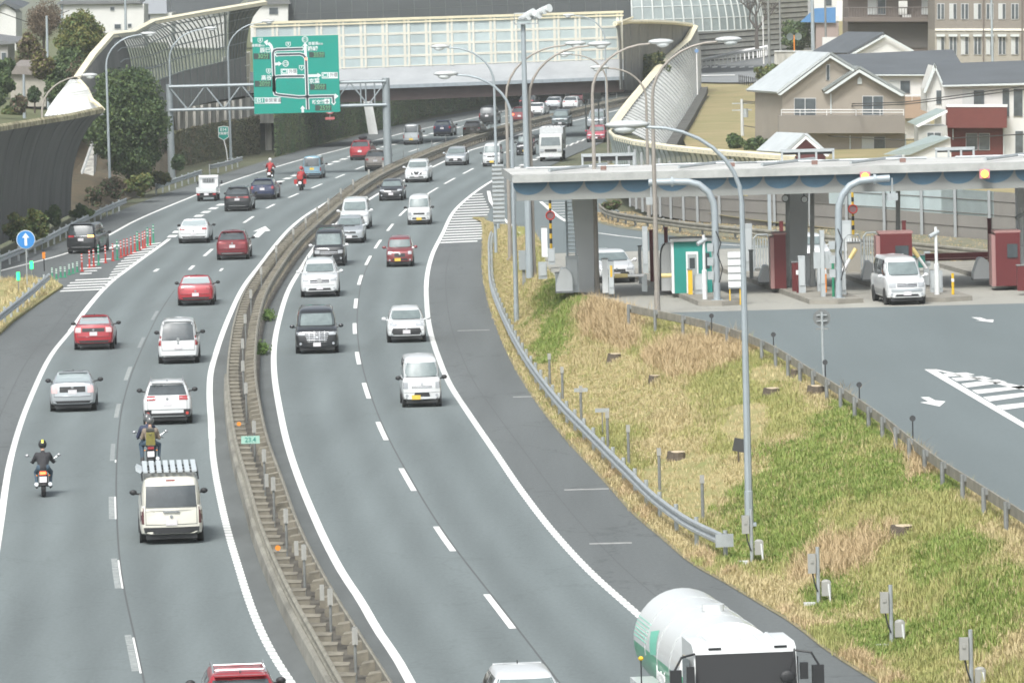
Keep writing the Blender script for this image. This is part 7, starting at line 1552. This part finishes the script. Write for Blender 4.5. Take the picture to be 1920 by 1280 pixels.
RCARS = [
 ('keivan', 'white', 'white small van with yellow plate, nearest complete car on the right carriageway', (792, 764), dict(), dict(head=(.70,.97,.72,.96,0), grille=(.52,.74,.82,'two'), pxo=.22, pz=.40, intake=(.42,.42,.58))),
 ('hatch', 'white', 'white hatchback with large black lower grille', (763, 643), dict(W_=1.70, L=3.95), dict(head=(.48,.94,.72,.84,.03), grille=(.10,.70,.71,'none'), intake=(.82,.29,.66), pz=.50)),
 ('minivan', 'black', 'black minivan with a tall chrome grille', (595, 664), dict(), dict(head=(.56,.97,.82,.95,.02), grille=(.60,.50,.98,'chrome'), pz=.42, intake=(.5,.26,.34))),
 ('suv', 'white', 'large white suv with chrome barred grille', (600, 558), dict(W_=1.93, H_=1.84, L=5.1), dict(head=(.56,.94,.82,.98,.02), grille=(.50,.74,.98,'two'), rails='c', pz=.50)),
 ('van', 'black', 'black van with roof rack behind the large white suv', (617, 500), dict(W_=1.75), dict(head=(.58,.95,.72,.90,.02), grille=(.55,.68,.86,'two'), mirror=paint('white', *COL['white']), rack=True)),
 ('wagon', 'silver', 'silver estate car with bonnet scoop between the black van and the white minivan', (655, 457), dict(H_=1.58, W_=1.75), dict(head=(.56,.95,.68,.82,.02), scoop=True)),
 ('minivan', 'white', 'white minivan behind the silver estate car at the median', (665, 431), dict(H_=1.93), dict(head=(.56,.97,.82,.95,.02), grille=(.6,.50,.9,'chrome'))),
 ('kei', 'maroon', 'small dark red car with round headlights', (750, 501), dict(), dict(head=(.62,.90,.70,.88,0), grille=(.40,.58,.76,'bar'), pxo=.12, pz=.42)),
 ('keivan', 'white', 'white small van with flat bonnet grille near the hatched area', (786, 422), dict(), dict(head=(.66,.95,.62,.80,0), grille=(.48,.66,.78,'bar'), pz=.40)),
 ('hatch', 'black', 'black hatchback ahead of the white small van', (733, 377), dict(H_=1.48), dict(head=(.54,.94,.70,.82,.03), grille=(.45,.34,.56,'bar'), pz=.5)),
 ('suv', 'white', 'white suv with dark vee grille', (781, 343), dict(W_=1.82, H_=1.70), dict(head=(.52,.95,.84,.96,.02), grille=(.44,.62,.92,'vee'), pz=.52, rails='c')),
 ('hatch', 'silver', 'silver grey car behind the white vee grille suv', (854, 311), dict(W_=1.74), dict(intake=(.66,.28,.56), pz=.52)),
 ('keivan', 'white', 'white small van half hidden by the lamp posts at the hatched nose', (922, 313), dict(H_=1.88), dict()),
 ('kei', 'black', 'small black car beside the box truck, behind the floodlight mast', (984, 292), dict(H_=1.75), dict()),
 ('minivan', 'greygreen', 'grey green compact van in front of the box truck lane', (1050, 239), dict(W_=1.70, L=4.3, H_=1.72), dict()),
 ('minivan', 'silver', 'silver van behind the brown lamp post near the sign back', (1117, 243), dict(W_=1.74, L=4.6), dict()),
 ('hatch', 'pinkred', 'pinkish red car behind the brown lamp post', (1117, 267), dict(), dict()),
 ('hatch', 'white', 'white car with smooth roof cut off by the bottom edge', (1000, 1408), dict(H_=1.50, L=4.2), dict()),
]
CARS = {}
for ty, colr, lab, px_, dm, kw in LCARS:
    tn = kw.pop('turn', 0) if 'turn' in kw else 0; CARS[lab] = build_car(ty, colr, lab, px_, 1, 'r', kw=kw, turn=tn, **dm)
for ty, colr, lab, px_, dm, kw in RCARS: CARS[lab] = build_car(ty, colr, lab, px_, -1, 'f', kw=kw, **dm)
t, dc, g = build_car('minivan', 'white', 'white minivan with silver lower body leaving the toll lane', (1702, 572), -1, 'f', W_=1.695, H_=1.97, L=4.7, kw=dict(head=(.56,.95,.74,.94,.01), grille=(.50,.76,.92,'two'), pz=.50, intake=(.62,.36,.46)), z=ZP + .01, heading=-.10)
b = MB(); dc.rect(b, 'f', -.8, .8, .56, .68, None, 10, 2, .012)
for v in 'LR': dc.rect(b, v, -2.2, 2.0, .36, .62, None, 14, 2, .006)
b.build('silver_trim', paint('silver', *COL['silver']), t)
build_car('sedan', 'white', 'white saloon under the toll roof behind the lowered boom', (1157, 531), -1, 'f', W_=1.80, kw=dict(intake=(.7,.28,.52)), z=ZP + .01, heading=-.10)
build_car('hatch', 'white', 'white car beyond the middle pillar of the toll roof', (1527, 500), -1, 'f', kw={}, z=ZP + .01, heading=-.10)
# extras on individual cars
t, dc, g = CARS[LCARS[0][2]]
RW = 1.86 * .86 / 2; b = MB()
for y in (-1.9, -.9, .2): b.tube([(-RW - .02, y, 1.86), (-RW - .02, y, 2.10), (RW + .02, y, 2.10), (RW + .02, y, 1.86)], .028, n=6)
for x in (-RW, RW): b.tube([(x, -2.1, 2.12), (x, .8, 2.12)], .025, n=6)
b.build('roof_rack', DGREY, t)
ro = bpy.data.objects
for k in range(8):      # pale panels lying on the rack
    x = -RW + .08 + k * .205; o = MB().box((0, 0, 0), (.14, 2.6, .05)).build('cargo_board', mat('cargo_pale', (.46, .50, .52), .5), None)
    o.parent = t; o.location = (x, -.75, 2.165); o.rotation_euler = (R(2), 0, 0)
MB().box((-RW - .10, -1.2, 2.16), (.16, 1.6, .10), ry=.5).build('side_board', mat('cargo_pale', (.46, .50, .52), .5), t)
MB().box((0, -2.425 - .01, .98), (.48, .04, .05)).build('tailgate_handle', CHROME, t); textobj('TOYOTA', .06, DGREY, (-.62, -2.44, .98), t, ext=.001, sx=1.1)
t, dc, g = CARS['red suv with a black roof box']; MB().ell((0, .1, 1.86), (.40, .95, .20), None, 14, 8).build('roof_box', BLACKP, t, smooth=True, ang=80)
t, dc, g = CARS['black van with roof rack behind the large white suv']; b = MB()
for y in (.4, -.8, -1.9): b.tube([(-.72, y, 1.95), (-.72, y, 2.10), (.72, y, 2.10), (.72, y, 1.95)], .025, n=6)
for x in (-.7, .7): b.tube([(x, 1.0, 2.12), (x, -2.1, 2.12)], .025, n=6)
b.build('roof_rack', DGREY, t)
t, dc, g = CARS['silver estate car with bonnet scoop between the black van and the white minivan']; MB().box((0, 1.3, 1.0), (.62, .4, .07), rx=-.1).build('bonnet_scoop', BLACKP, t)
t, dc, g = CARS['red car with pale roof bars cut off by the bottom edge']
for y in (g['r1'] + .35, g['r1'] + 1.3): MB().tube([(-g['rw'] * .8, y, 1.64), (g['rw'] * .8, y, 1.64)], .022, n=6).build('cross_bar', CHROME, t)
t, dc, g = CARS['large white suv with chrome barred grille']; MB().disc((0, dc.hit('f', 0, .86, .035).y, .86), .13, (0, 1, .05), .02, n=20).build('badge_ring', CHROME, t)
t, dc, g = CARS['white tall minivan with large black rear window in the passing lane']; q = dc.hit('r', 0, 1.06, .03); MB().disc(q, .075, (0, 1, 0), .02, n=18).build('badge_ring', CHROME, t)

# white flatbed kei truck, seen from behind
P = W(387, 378, 0); u = Vector((LD.slope(P.y) - .02, 1, 0)).normalized(); a_ = -math.atan2(u.x, u.y); c = P + u * 1.7
t = empty('flatbed_truck', (c.x, c.y, 0), a_, 'small white flatbed truck with a barred cab rear window', 'truck'); Wt = paint('white', *COL['white'])
MB().bx(-.70, .70, -1.68, .35, .62, .70).bx(-.70, .70, -1.70, -1.64, .70, 1.0).bx(-.72, -.68, -1.66, .35, .70, 1.0).bx(.68, .72, -1.66, .35, .70, 1.0).build('bed', Wt, t)
cb_ = MB(); cb_.prism([(-.70, .40, .45), (-.70, 1.68, .45), (-.70, 1.70, .95), (-.70, 1.35, 1.72), (-.70, 1.15, 1.80), (-.70, .55, 1.80), (-.70, .40, 1.70)], (1.40, 0, 0)); cb_.build('cab', Wt, t, smooth=True, ang=30)
MB().bx(-.42, .42, .36, .395, 1.28, 1.56).build('rear_window', GLASSD, t); b = MB()
for k in range(7): x = -.36 + k * .12; b.bx(x - .012, x + .012, .32, .35, 1.26, 1.58)
b.bx(-.68, .68, .30, .34, 1.66, 1.70).bx(-.68, -.64, .30, .34, .7, 1.7).bx(.64, .68, .30, .34, .7, 1.7); b.build('window_guard', Wt, t)
MB().prism([(-.60, 1.705, .98), (.60, 1.705, .98), (.55, 1.40, 1.66), (-.55, 1.40, 1.66)], (0, .01, .01)).build('windscreen', GLASSW, t)
for s in (-1, 1): MB().box((s * .58, -1.66, .52), (.22, .05, .12)).build('tail_light', TAILR, t); MB().box((s * .86, 1.35, 1.25), (.12, .05, .22)).tube([(s * .7, 1.4, 1.2), (s * .86, 1.35, 1.2)], .015).build('mirror', BLACKP, t)
MB().box((0, -1.66, .52), (.33, .02, .165)).build('number_plate', PLATEW, t); MB().bx(-.6, .6, -1.6, 1.6, .30, .50).build('chassis', BLACKP, t); wheels(t, 3.4, 1.42, .27, 1.15, -1.0)

# white box truck coming towards us
P = W(1033, 303, 0); u = Vector((RD.slope(P.y), 1, 0)).normalized(); a_ = -math.atan2(u.x, u.y) + math.pi; c = P + u * 2.8
t = empty('box_truck', (c.x, c.y, 0), a_, 'white box truck with a boxy cab coming round the bend', 'truck')
MB().prism([(-.92, 1.35, .55), (-.92, 2.72, .55), (-.92, 2.80, 1.25), (-.92, 2.55, 2.12), (-.92, 2.35, 2.25), (-.92, 1.35, 2.25)], (1.84, 0, 0)).build('cab', mat('truck_grey_white', (.46, .47, .46), .45, var=.06), t, smooth=True, ang=30)
MB().bx(-.96, .96, -2.75, 1.25, .95, 2.75).build('cargo_box', mat('box_panel', (.50, .52, .53), .5, .2, var=.08), t)
b = MB()
for k in range(5): b.box((-.6 + k * .3, -.6, 2.8), (.24, 2.8, .1))
b.build('roof_panel', Wt, t)
MB().prism([(-.80, 2.79, 1.30), (.80, 2.79, 1.30), (.74, 2.60, 1.98), (-.74, 2.60, 1.98)], (0, .02, .005)).build('windscreen', mat('truck_mid_glass', (.10, .125, .13), .1, var=.2, scale=1.5), t)
MB().box((0, 2.80, .92), (1.0, .04, .18)).build('grille', BLACKP, t); MB().box((0, 2.78, .52), (1.80, .14, .30)).build('bumper', Wt, t); MB().box((0, 2.86, .50), (.36, .02, .18)).build('number_plate', PLATEW, t)
for s in (-1, 1): MB().box((s * .72, 2.79, .92), (.30, .06, .2)).build('headlight', HEADL, t); MB().box((s * 1.08, 2.6, 1.6), (.14, .08, .36)).tube([(s * .9, 2.6, 1.8), (s * 1.08, 2.6, 1.75)], .02).build('mirror', BLACKP, t)
MB().bx(-.7, .7, -2.6, 2.6, .40, .92).build('chassis', BLACKP, t); wheels(t, 5, 1.9, .38, 1.9, -1.7)

# tanker truck, bottom right
pa = D(1396, 1262, 118.0)
u = Vector((-.118, 1, 0)).normalized(); a_ = -math.atan2(u.x, u.y) + math.pi
Yt = 117.8; xt = XZ(1398, 1230, Yt)[0]
t = empty('tanker_truck', (xt, Yt, 0), a_, 'white and green tanker truck with a white cab at the bottom edge', 'tanker truck')
cabw = mat('truck_white', (.62, .64, .64), .35, coat=.6)
MB().prism([(-1.07, -1.7, .7), (-1.07, .0, .7), (-1.07, .10, 1.35), (-1.07, -.04, 2.30), (-1.07, -.12, 2.56), (-1.07, -.34, 2.66), (-1.07, -1.7, 2.68)], (2.14, 0, 0)).build('cab', cabw, t, smooth=True, ang=24)
b = MB()
for k in range(5): b.tube([(-.7 + k * .35, -1.6, 2.67), (-.7 + k * .35, -.5, 2.65)], [.05, .035], cabw, n=6)
for s in (-.75, .62): b.box((s, -.13, 2.58), (.26, .06, .04), BLACKP)
b.build('roof_ridge', cabw, t)
MB().add([(-1.02, .135, 1.38), (1.02, .135, 1.38), (1.0, -.02, 2.42), (-1.0, -.02, 2.42)], [(0, 1, 2, 3)]).add([(-1.06, .12, 1.30), (1.06, .12, 1.30), (1.04, -.03, 2.48), (-1.04, -.03, 2.48)], [(0, 1, 2, 3)], BLACKP).build('windscreen', mat('truck_glass', (.045, .085, .10), .08, spec=.5, coat=.15, var=.4, scale=1.2), t)
for s in (-1, 1):
    MB().bx(s * 1.122, s * 1.135, -1.25, -.25, 1.5, 2.35).build('side_window', GLASSD, t)
    MB().tube([(s * 1.05, -.05, 2.5), (s * 1.35, .12, 2.46), (s * 1.50, .15, 2.2)], .025, BLACKP, 6).box((s * 1.48, .12, 1.80), (.24, .12, .80), BLACKP).box((s * 1.18, .18, 2.10), (.16, .10, .34), BLACKP).build('mirror', None, t)
MB().ell((-.82, .28, 2.0), (.16, .06, .13), None, 12, 8).tube([(-1.0, .1, 2.55), (-.95, .3, 2.4), (-.82, .28, 2.0)], .018, n=6).build('round_mirror', BLACKP, t)
TKW = mat('tank_white', (.64, .66, .66), .3, coat=.5); TKG = mat('tank_green', (.035, .30, .15), .35, coat=.4)
TG2 = mat('tank_pale_green', (.16, .50, .38), .4)
yt0, yt1, rt, zc = -2.0, -8.8, 1.10, 1.80; b = MB(); n = 40; ys_ = [yt0 + .32, yt0 + .20, yt0, yt0 - .06, (yt0 + yt1) / 2, yt1 + .06, yt1, yt1 - .20, yt1 - .34]; rs_ = [.15, rt * .75, rt, rt, rt, rt, rt, rt * .8, .2]
vs = []; fs = []
for y, r_ in zip(ys_, rs_):
    for i in range(n): a = 2 * math.pi * i / n; vs.append((r_ * math.sin(a), y, zc + r_ * math.cos(a)))
for j in range(len(ys_) - 1):
    for i in range(n): fs.append((j * n + i, j * n + (i + 1) % n, (j + 1) * n + (i + 1) % n, (j + 1) * n + i))
base = len(b.v)
for k_, f_ in enumerate(fs):
    pass
bw = MB(); bw.v = vs
for k_, f_ in enumerate(fs):
    i = k_ % n; a = 2 * math.pi * (i + .5) / n; cz = math.cos(a); bw.f.append(f_); bw.m.append(bw.mi(TKG) if cz < -.05 else bw.mi(TKW))
bw.build('tank', None, t, smooth=True, ang=50)
b = MB()
for y in (-3.4, -5.2, -7.0): b.tube([((rt + .004) * math.sin(a), y, zc + (rt + .004) * math.cos(a)) for a in np.linspace(-1.7, 1.7, 25)], .012, n=4, cap=False)
b.build('weld_seam', mat('seam_grey', (.40, .42, .42), .5), t)
MB().disc((0, -4.3, zc + rt + .06), .24, (0, 0, 1), .14, n=18).build('manhole', cabw, t)
b = MB()
for k in range(6):      # thin green pinstripes above the green half
    a0 = math.pi / 2 - .12 - k * .075
    for s in (-1, 1): b.tube([(s * (rt + .001) * math.sin(a0), yt1 + .05, zc + (rt + .001) * math.cos(a0)), (s * (rt + .001) * math.sin(a0), yt1 + 1.9, zc + (rt + .001) * math.cos(a0))], .012, n=4)
b.build('pinstripe', TG2, t)
for s in (-1, 1):       # slanted green lettering patch on the flank
    q = []
    for y, a in ((yt1 + 2.2, 1.18), (yt1 + 3.1, 1.05), (yt1 + 3.5, 1.52), (yt1 + 2.6, 1.60)): q.append((y, a))
    G = []
    for i in range(5):
        row = []
        for j in range(5):
            f, g_ = i / 4, j / 4; y = (q[0][0] * (1 - f) + q[3][0] * f) * (1 - g_) + (q[1][0] * (1 - f) + q[2][0] * f) * g_; a = (q[0][1] * (1 - f) + q[3][1] * f) * (1 - g_) + (q[1][1] * (1 - f) + q[2][1] * f) * g_
            row.append((s * (rt + .006) * math.sin(a), y, zc + (rt + .006) * math.cos(a)))
        G.append(row)
    MB().grid(G).build('green_patch', TG2, t)
    textobj('Iwatani', .42, cabw if False else REFL, (s * (rt + .03), yt1 + 4.3, zc - .30), t, rot=(math.pi / 2, 0, s * math.pi / 2), sx=1.0, ext=.01, bold=.01, name='lettering')
MB().bx(-.5, .5, -8.8, 0, .55, .95).build('chassis', DGREY, t); MB().box((0, .12, .6), (2.24, .2, .5)).build('bumper', cabw, t)
MB().bx(-1.15, 1.15, -7.5, -5.2, .5, .9).build('mudguard', Wt, t)
b = MB().box((1.28, -5.6, 1.15), (.5, 1.6, .25), cabw).box((1.25, -4.6, .95), (.6, .9, .25), cabw); b.build('side_locker', None, t)
MB().tube([(1.52, -4.7, .7), (1.52, -4.7, 1.85)], .015, BLACKP, 6).ell((1.52, -4.7, 1.88), (.06, .06, .05), YEL, 10, 6).build('marker_rod', None, t)
wheels(t, 8, 2.2, .45, -.7, -6.3); 

# ---------------------------------------------------------------- motorcycles and riders
def fig(parts_, voxel=.016):            # one continuous surface grown round tapered limbs
    b = MB(); caps = []
    for p, q, r0_, r1_, mi in parts_:
        p, q = Vector(p), Vector(q); b.tube([p, q], [r0_, r1_], n=12); b.ell(p, (r0_,) * 3, None, 12, 8); b.ell(q, (r1_,) * 3, None, 12, 8); caps.append((p, q, r0_, r1_, mi))
    o = b.build('tmp'); md_ = o.modifiers.new('r', 'REMESH'); md_.mode = 'VOXEL'; md_.voxel_size = voxel; sm_ = o.modifiers.new('s', 'SMOOTH'); sm_.iterations = 3; sm_.factor = .5
    dg = bpy.context.evaluated_depsgraph_get(); me = bpy.data.meshes.new_from_object(o.evaluated_get(dg)); bpy.data.objects.remove(o)
    nf = len(me.polygons); ce = np.empty(nf * 3, np.float32); me.polygons.foreach_get('center', ce); ce = ce.reshape(-1, 3); best = np.full(nf, 1e9); idx = np.zeros(nf, np.int32)
    for p, q, r0_, r1_, mi in caps:
        p, q = np.array(p), np.array(q); d = q - p; tt = np.clip(((ce - p) @ d) / max(1e-9, d @ d), 0, 1); ds = np.linalg.norm(ce - (p + tt[:, None] * d), axis=1) - (r0_ + (r1_ - r0_) * tt); m_ = ds < best; best[m_] = ds[m_]; idx[m_] = mi
    me.polygons.foreach_set('material_index', idx); me.polygons.foreach_set('use_smooth', [True] * nf); return me
JEANS = mat('denim', (.045, .075, .105), .85, var=.15, scale=8); SHOE = mat('boot_leather', (.03, .028, .027), .6); SKIN = mat('skin', (.42, .26, .19), .6); GLOVE = mat('glove', (.03, .03, .03), .7)
def rider(bike_pos, ang, jacket, label, dy=0.0, lean=.0, grip=(.34, .52, 1.00), helmet=BLACKP, stripe=None, trousers=JEANS, seat=.80, hips_y=-.28, scale=1.0, pillion=False):
    t = empty('person', bike_pos, ang, label, 'person'); P = []
    hp = Vector((0, hips_y, seat + .10)); ch = hp + Vector((0, .16 + lean, .34)); nk = hp + Vector((0, .22 + lean * 1.3, .53)); hd = nk + Vector((0, .06, .17))
    P += [(hp + Vector((-.10, 0, 0)), hp + Vector((.10, 0, 0)), .13, .13, 1), (hp, hp.lerp(ch, .5), .165, .165, 0), (hp.lerp(ch, .5) + Vector((-.04, 0, 0)), ch + Vector((-.05, 0, 0)), .15, .16, 0), (hp.lerp(ch, .5) + Vector((.04, 0, 0)), ch + Vector((.05, 0, 0)), .15, .16, 0), (ch + Vector((-.14, 0, .02)), ch + Vector((.14, 0, .02)), .135, .135, 0), (ch, nk, .12, .06, 0), (nk, hd - Vector((0, 0, .05)), .06, .065, 3), (hd, hd + Vector((0, .02, .05)), .095, .095, 3)]
    for s in (-1, 1):
        sh_ = ch + Vector((s * .19, .01, .08)); g_ = Vector((s * grip[0], grip[1], grip[2])); el = sh_.lerp(g_, .48) + Vector((s * .07, -.06, -.12))
        if pillion: g_ = hp + Vector((s * .14, .34, .16)); el = sh_ + Vector((s * .10, .02, -.27))
        P += [(sh_, el, .082, .062, 0), (el, g_ + (el - g_).normalized() * .07, .052, .034, 0), (g_ + (el - g_).normalized() * .06, g_, .034, .036, 2)]
        pm_ = g_ + Vector((0, .02, .0))
        for k in range(4):      # four fingers curled over the grip, and a thumb below
            x = -.033 + .022 * k; ln = (.030, .036, .034, .026)[k]; a0 = pm_ + Vector((s * x, .03, .012)); a1 = a0 + Vector((0, ln, -.004)); a2 = a1 + Vector((0, .004, -ln)); P += [(a0, a1, .0105, .010, 2), (a1, a2, .010, .009, 2)]
        P += [(pm_ + Vector((-s * .03, 0, -.01)), pm_ + Vector((-s * .05, .035, -.03)), .012, .010, 2)]
        kn = Vector((s * .24, hips_y + .42, seat - .06)); ft = Vector((s * .22, hips_y + .12, .36)); 
        if pillion: kn = Vector((s * .29, hips_y + .36, seat + .02)); ft = Vector((s * .27, hips_y + .10, .42))
        P += [(hp + Vector((s * .10, 0, 0)), kn, .105, .072, 1), (kn, ft, .070, .045, 1), (ft, ft + Vector((0, -.04, -.06)), .05, .05, 4), (ft + Vector((0, -.05, -.08)), ft + Vector((0, .16, -.09)), .046, .038, 4)]
    me = fig(P)
    for m_ in (jacket, trousers, GLOVE, SKIN, SHOE): me.materials.append(m_)
    link('body', me, t)
    hm = hd + Vector((0, .01, .04)); h_ = MB().ell(hm, (.135, .165, .15), helmet, 20, 14)
    if stripe: 
        for k in range(9): a = math.pi * (.12 + k * .09); b0_ = [hm + Vector((x, -.168 * math.cos(a) * 1.01, .153 * math.sin(a))) for x in (-.035, .035)]; a2 = math.pi * (.12 + (k + 1) * .09); b1_ = [hm + Vector((x, -.168 * math.cos(a2) * 1.01, .153 * math.sin(a2))) for x in (.035, -.035)]; h_.add(b0_ + b1_, [(0, 1, 2, 3)], stripe)
    h_.build('helmet', None, t, smooth=True, ang=70)
    G = MB(); G.ell(hm + Vector((0, .075, .005)), (.112, .10, .07), None, 16, 10); G.build('visor', GLASSD, t, smooth=True, ang=80)
    return t
def bike(px_, label, bodycol, z=0, side_case=False, tail_lit=False, plate=PLATEW, mirrors=True, exh=(1,), scooter=False, w=.34, hb=(.36, .55, 1.02)):
    P = W(px_[0], px_[1], z); u = Vector((LD.slope(P.y), 1, 0)).normalized(); a_ = -math.atan2(u.x, u.y); c = P + u * .98
    t = empty('motorcycle', (c.x, c.y, 0), a_, label, 'motorcycle'); pos = (c.x, c.y, 0)
    for y, r_, wd in ((-.72, .31, .075), (.74, .30, .055)):
        n = 20; pr = [(-wd, r_ * .78), (-wd * .9, r_ * .94), (0, r_), (wd * .9, r_ * .94), (wd, r_ * .78)]; b = MB().grid([[Vector((x, y + q * math.cos(2 * math.pi * i / n), r_ + q * math.sin(2 * math.pi * i / n))) for x, q in pr] for i in range(n + 1)])
        wo_ = b.build('wheel', RUBBER, t, smooth=True); b = MB().disc((0, y, r_), r_ * .25, (1, 0, 0), .1, n=12)
        for k in range(6): a = k * math.pi / 3; b.box((0, y + r_ * .5 * math.cos(a), r_ + r_ * .5 * math.sin(a)), (.025, r_ * .6, .04), rx=a)
        b.build('rim', RIM, wo_)
    MB().tube([(0, -.30, .78), (0, .0, .62), (0, .40, .82), (0, .52, .92)], [.10, .13, .11, .06], n=10).tube([(0, -.72, .31), (0, -.1, .42)], .05, n=8).box((0, .12, .46), (.30, .46, .34)).build('frame', DGREY, t, smooth=True)
    MB().tube([(-.09, .74, .30), (-.09, .52, .98)], .028, n=8).tube([(.09, .74, .30), (.09, .52, .98)], .028, n=8).build('fork', CHROME, t)
    MB().ell((0, .22, .92), (.15, .30, .15), None, 14, 8).build('tank', bodycol, t, smooth=True, ang=80); MB().ell((0, -.35, .80), (.15, .40, .09), None, 12, 8).build('seat', BLACKP, t, smooth=True, ang=80)
    MB().prism([(-.09, -.98, .78), (-.12, -.50, .70), (-.12, -.5, .86), (-.07, -1.0, .88)], (.2, 0, 0)).build('tail_fairing', bodycol, t)
    MB().tube([(-hb[0] - .08, hb[1] - .10, hb[2]), (-.2, .5, hb[2] + .03), (0, .52, hb[2] - .04), (.2, .5, hb[2] + .03), (hb[0] + .08, hb[1] - .10, hb[2])], .016, n=8).build('handlebar', BLACKP, t, smooth=True)
    for s in (-1, 1):
        if mirrors: MB().tube([(s * .22, .5, hb[2]), (s * (hb[0] + .12), .55, hb[2] + .18)], .008, n=5).ell((s * (hb[0] + .17), .54, hb[2] + .20), (.07, .03, .045), None, 12, 6).build('mirror', mat('mirror_chrome', (.35, .36, .37), .25, .6), t)
        MB().tube([(s * .10, -.95, .72), (s * .19, -.95, .72)], .010, BLACKP, n=5).ell((s * .20, -.96, .72), (.028, .025, .02), ORANGE, 8, 5).build('indicator', None, t)
    for s in exh: MB().tube([(s * .16, .1, .32), (s * .20, -.4, .34), (s * .22, -.95, .44)], [.04, .055, .065], n=12).build('exhaust', CHROME, t, smooth=True)
    MB().box((0, -1.02, .80), (.20, .04, .09)).build('tail_light', BRAKE if tail_lit else TAILR, t); MB().prism([(-.06, -.90, .66), (.06, -.90, .66), (.08, -1.06, .42), (-.08, -1.06, .42)], (0, .02, .01)).build('rear_fender', BLACKP, t)
    MB().box((0, -1.055, .60), (.23, .015, .19), rx=-.25).build('number_plate', plate, t); MB().ell((0, .66, .86), (.13, .10, .12), None, 12, 8).build('headlight', bodycol, t, smooth=True, ang=80)
    for s in (-1, 1): MB().tube([(s * .10, -.10, .30), (s * .28, -.12, .30)], .018, n=6).build('footrest', BLACKP, t)
    if side_case:
        for s in (-1, 1): MB().box((s * .34, -.70, .68), (.22, .42, .34)).build('side_case', bodycol, t)
        MB().box((0, -.92, 1.02), (.40, .34, .30)).build('top_case', bodycol, t)
    return pos, a_
JB = mat('black_jacket', (.028, .028, .032), .8, var=.2, scale=6); JN = mat('navy_jacket', (.035, .045, .085), .8, var=.15, scale=6); JR = mat('red_jacket', (.30, .025, .028), .7, var=.1, scale=6); JBR = mat('grey_brown_jacket', (.20, .16, .125), .8, var=.15, scale=6)
YST = mat('helmet_yellow', (.72, .70, .10), .4); HGREY = mat('helmet_grey', (.10, .105, .105), .3, coat=.8); HW_ = mat('helmet_white', (.62, .60, .60), .3, coat=.6); HR_ = mat('helmet_red', (.40, .04, .04), .3, coat=.6)
pos, a_ = bike((82, 933), 'dark motorcycle with lit tail light and twin chrome exhausts in the left lane', BLACKP, tail_lit=True, exh=(-1, 1), hb=(.34, .50, 1.04)); rider(pos, a_, JB, 'person in black jacket and jeans with a yellow striped helmet riding the dark motorcycle', helmet=BLACKP, stripe=YST, grip=(.34, .44, 1.04))
pos, a_ = bike((284, 884), 'dark motorcycle carrying two people in front of the cream van', DGREY, exh=(1,)); rider((pos[0] - .09, pos[1], pos[2]), a_, JN, 'person in navy jacket steering the two person motorcycle', helmet=HGREY, hips_y=-.05, seat=.88)
rider(pos, a_, JBR, 'pillion passenger in grey brown jacket with a dark helmet', helmet=HGREY, hips_y=-.48, seat=.82, pillion=True)
t = empty('backpack', pos, a_, 'olive yellow backpack on the back of the pillion passenger', 'backpack'); OL = mat('olive_bag', (.24, .215, .06), .8, var=.12, scale=9)
MB().box((0, -.60, 1.10), (.32, .20, .44), rx=.25, tap=.85).build('bag', OL, t); MB().box((0, -.615, 1.34), (.28, .20, .12), rx=.3).build('flap', mat('bag_dark', (.05, .05, .045), .8), t); MB().tube([(-.08, -.71, 1.27), (0, -.735, 1.19), (.08, -.71, 1.27)], .012, n=5).build('strap', BLACKP, t)
pos, a_ = bike((505, 340), 'motorcycle with a red tail following the thick dashed line', HR_, exh=(1,)); rider(pos, a_, JR, 'person in red jacket with white helmet riding beside the exit line', helmet=HW_, trousers=mat('dark_trousers', (.03, .032, .035), .8))
pos, a_ = bike((563, 358), 'red motorcycle with side cases behind the light blue small van', HR_, side_case=True, exh=(-1,)); rider(pos, a_, JR, 'person in red and black gear with red helmet on the red motorcycle', helmet=HR_, trousers=MATS['dark_trousers'])

# ---------------------------------------------------------------- the air between
hz = MB().bx(-900, 900, -60, 2600, -1.2, 60)
hm_ = bpy.data.materials.new('haze'); hm_.use_nodes = True; N = hm_.node_tree.nodes; N.clear(); o_ = N.new('ShaderNodeOutputMaterial'); v_ = N.new('ShaderNodeVolumePrincipled')
v_.inputs['Color'].default_value = (.93, .96, .97, 1); v_.inputs['Density'].default_value = HAZE; v_.inputs['Anisotropy'].default_value = .2; hm_.node_tree.links.new(v_.outputs[0], o_.inputs['Volume'])
ho = hz.build('haze', hm_); ho['kind'] = 'stuff'; tag(ho, 'thin pale haze hanging over the whole expressway')
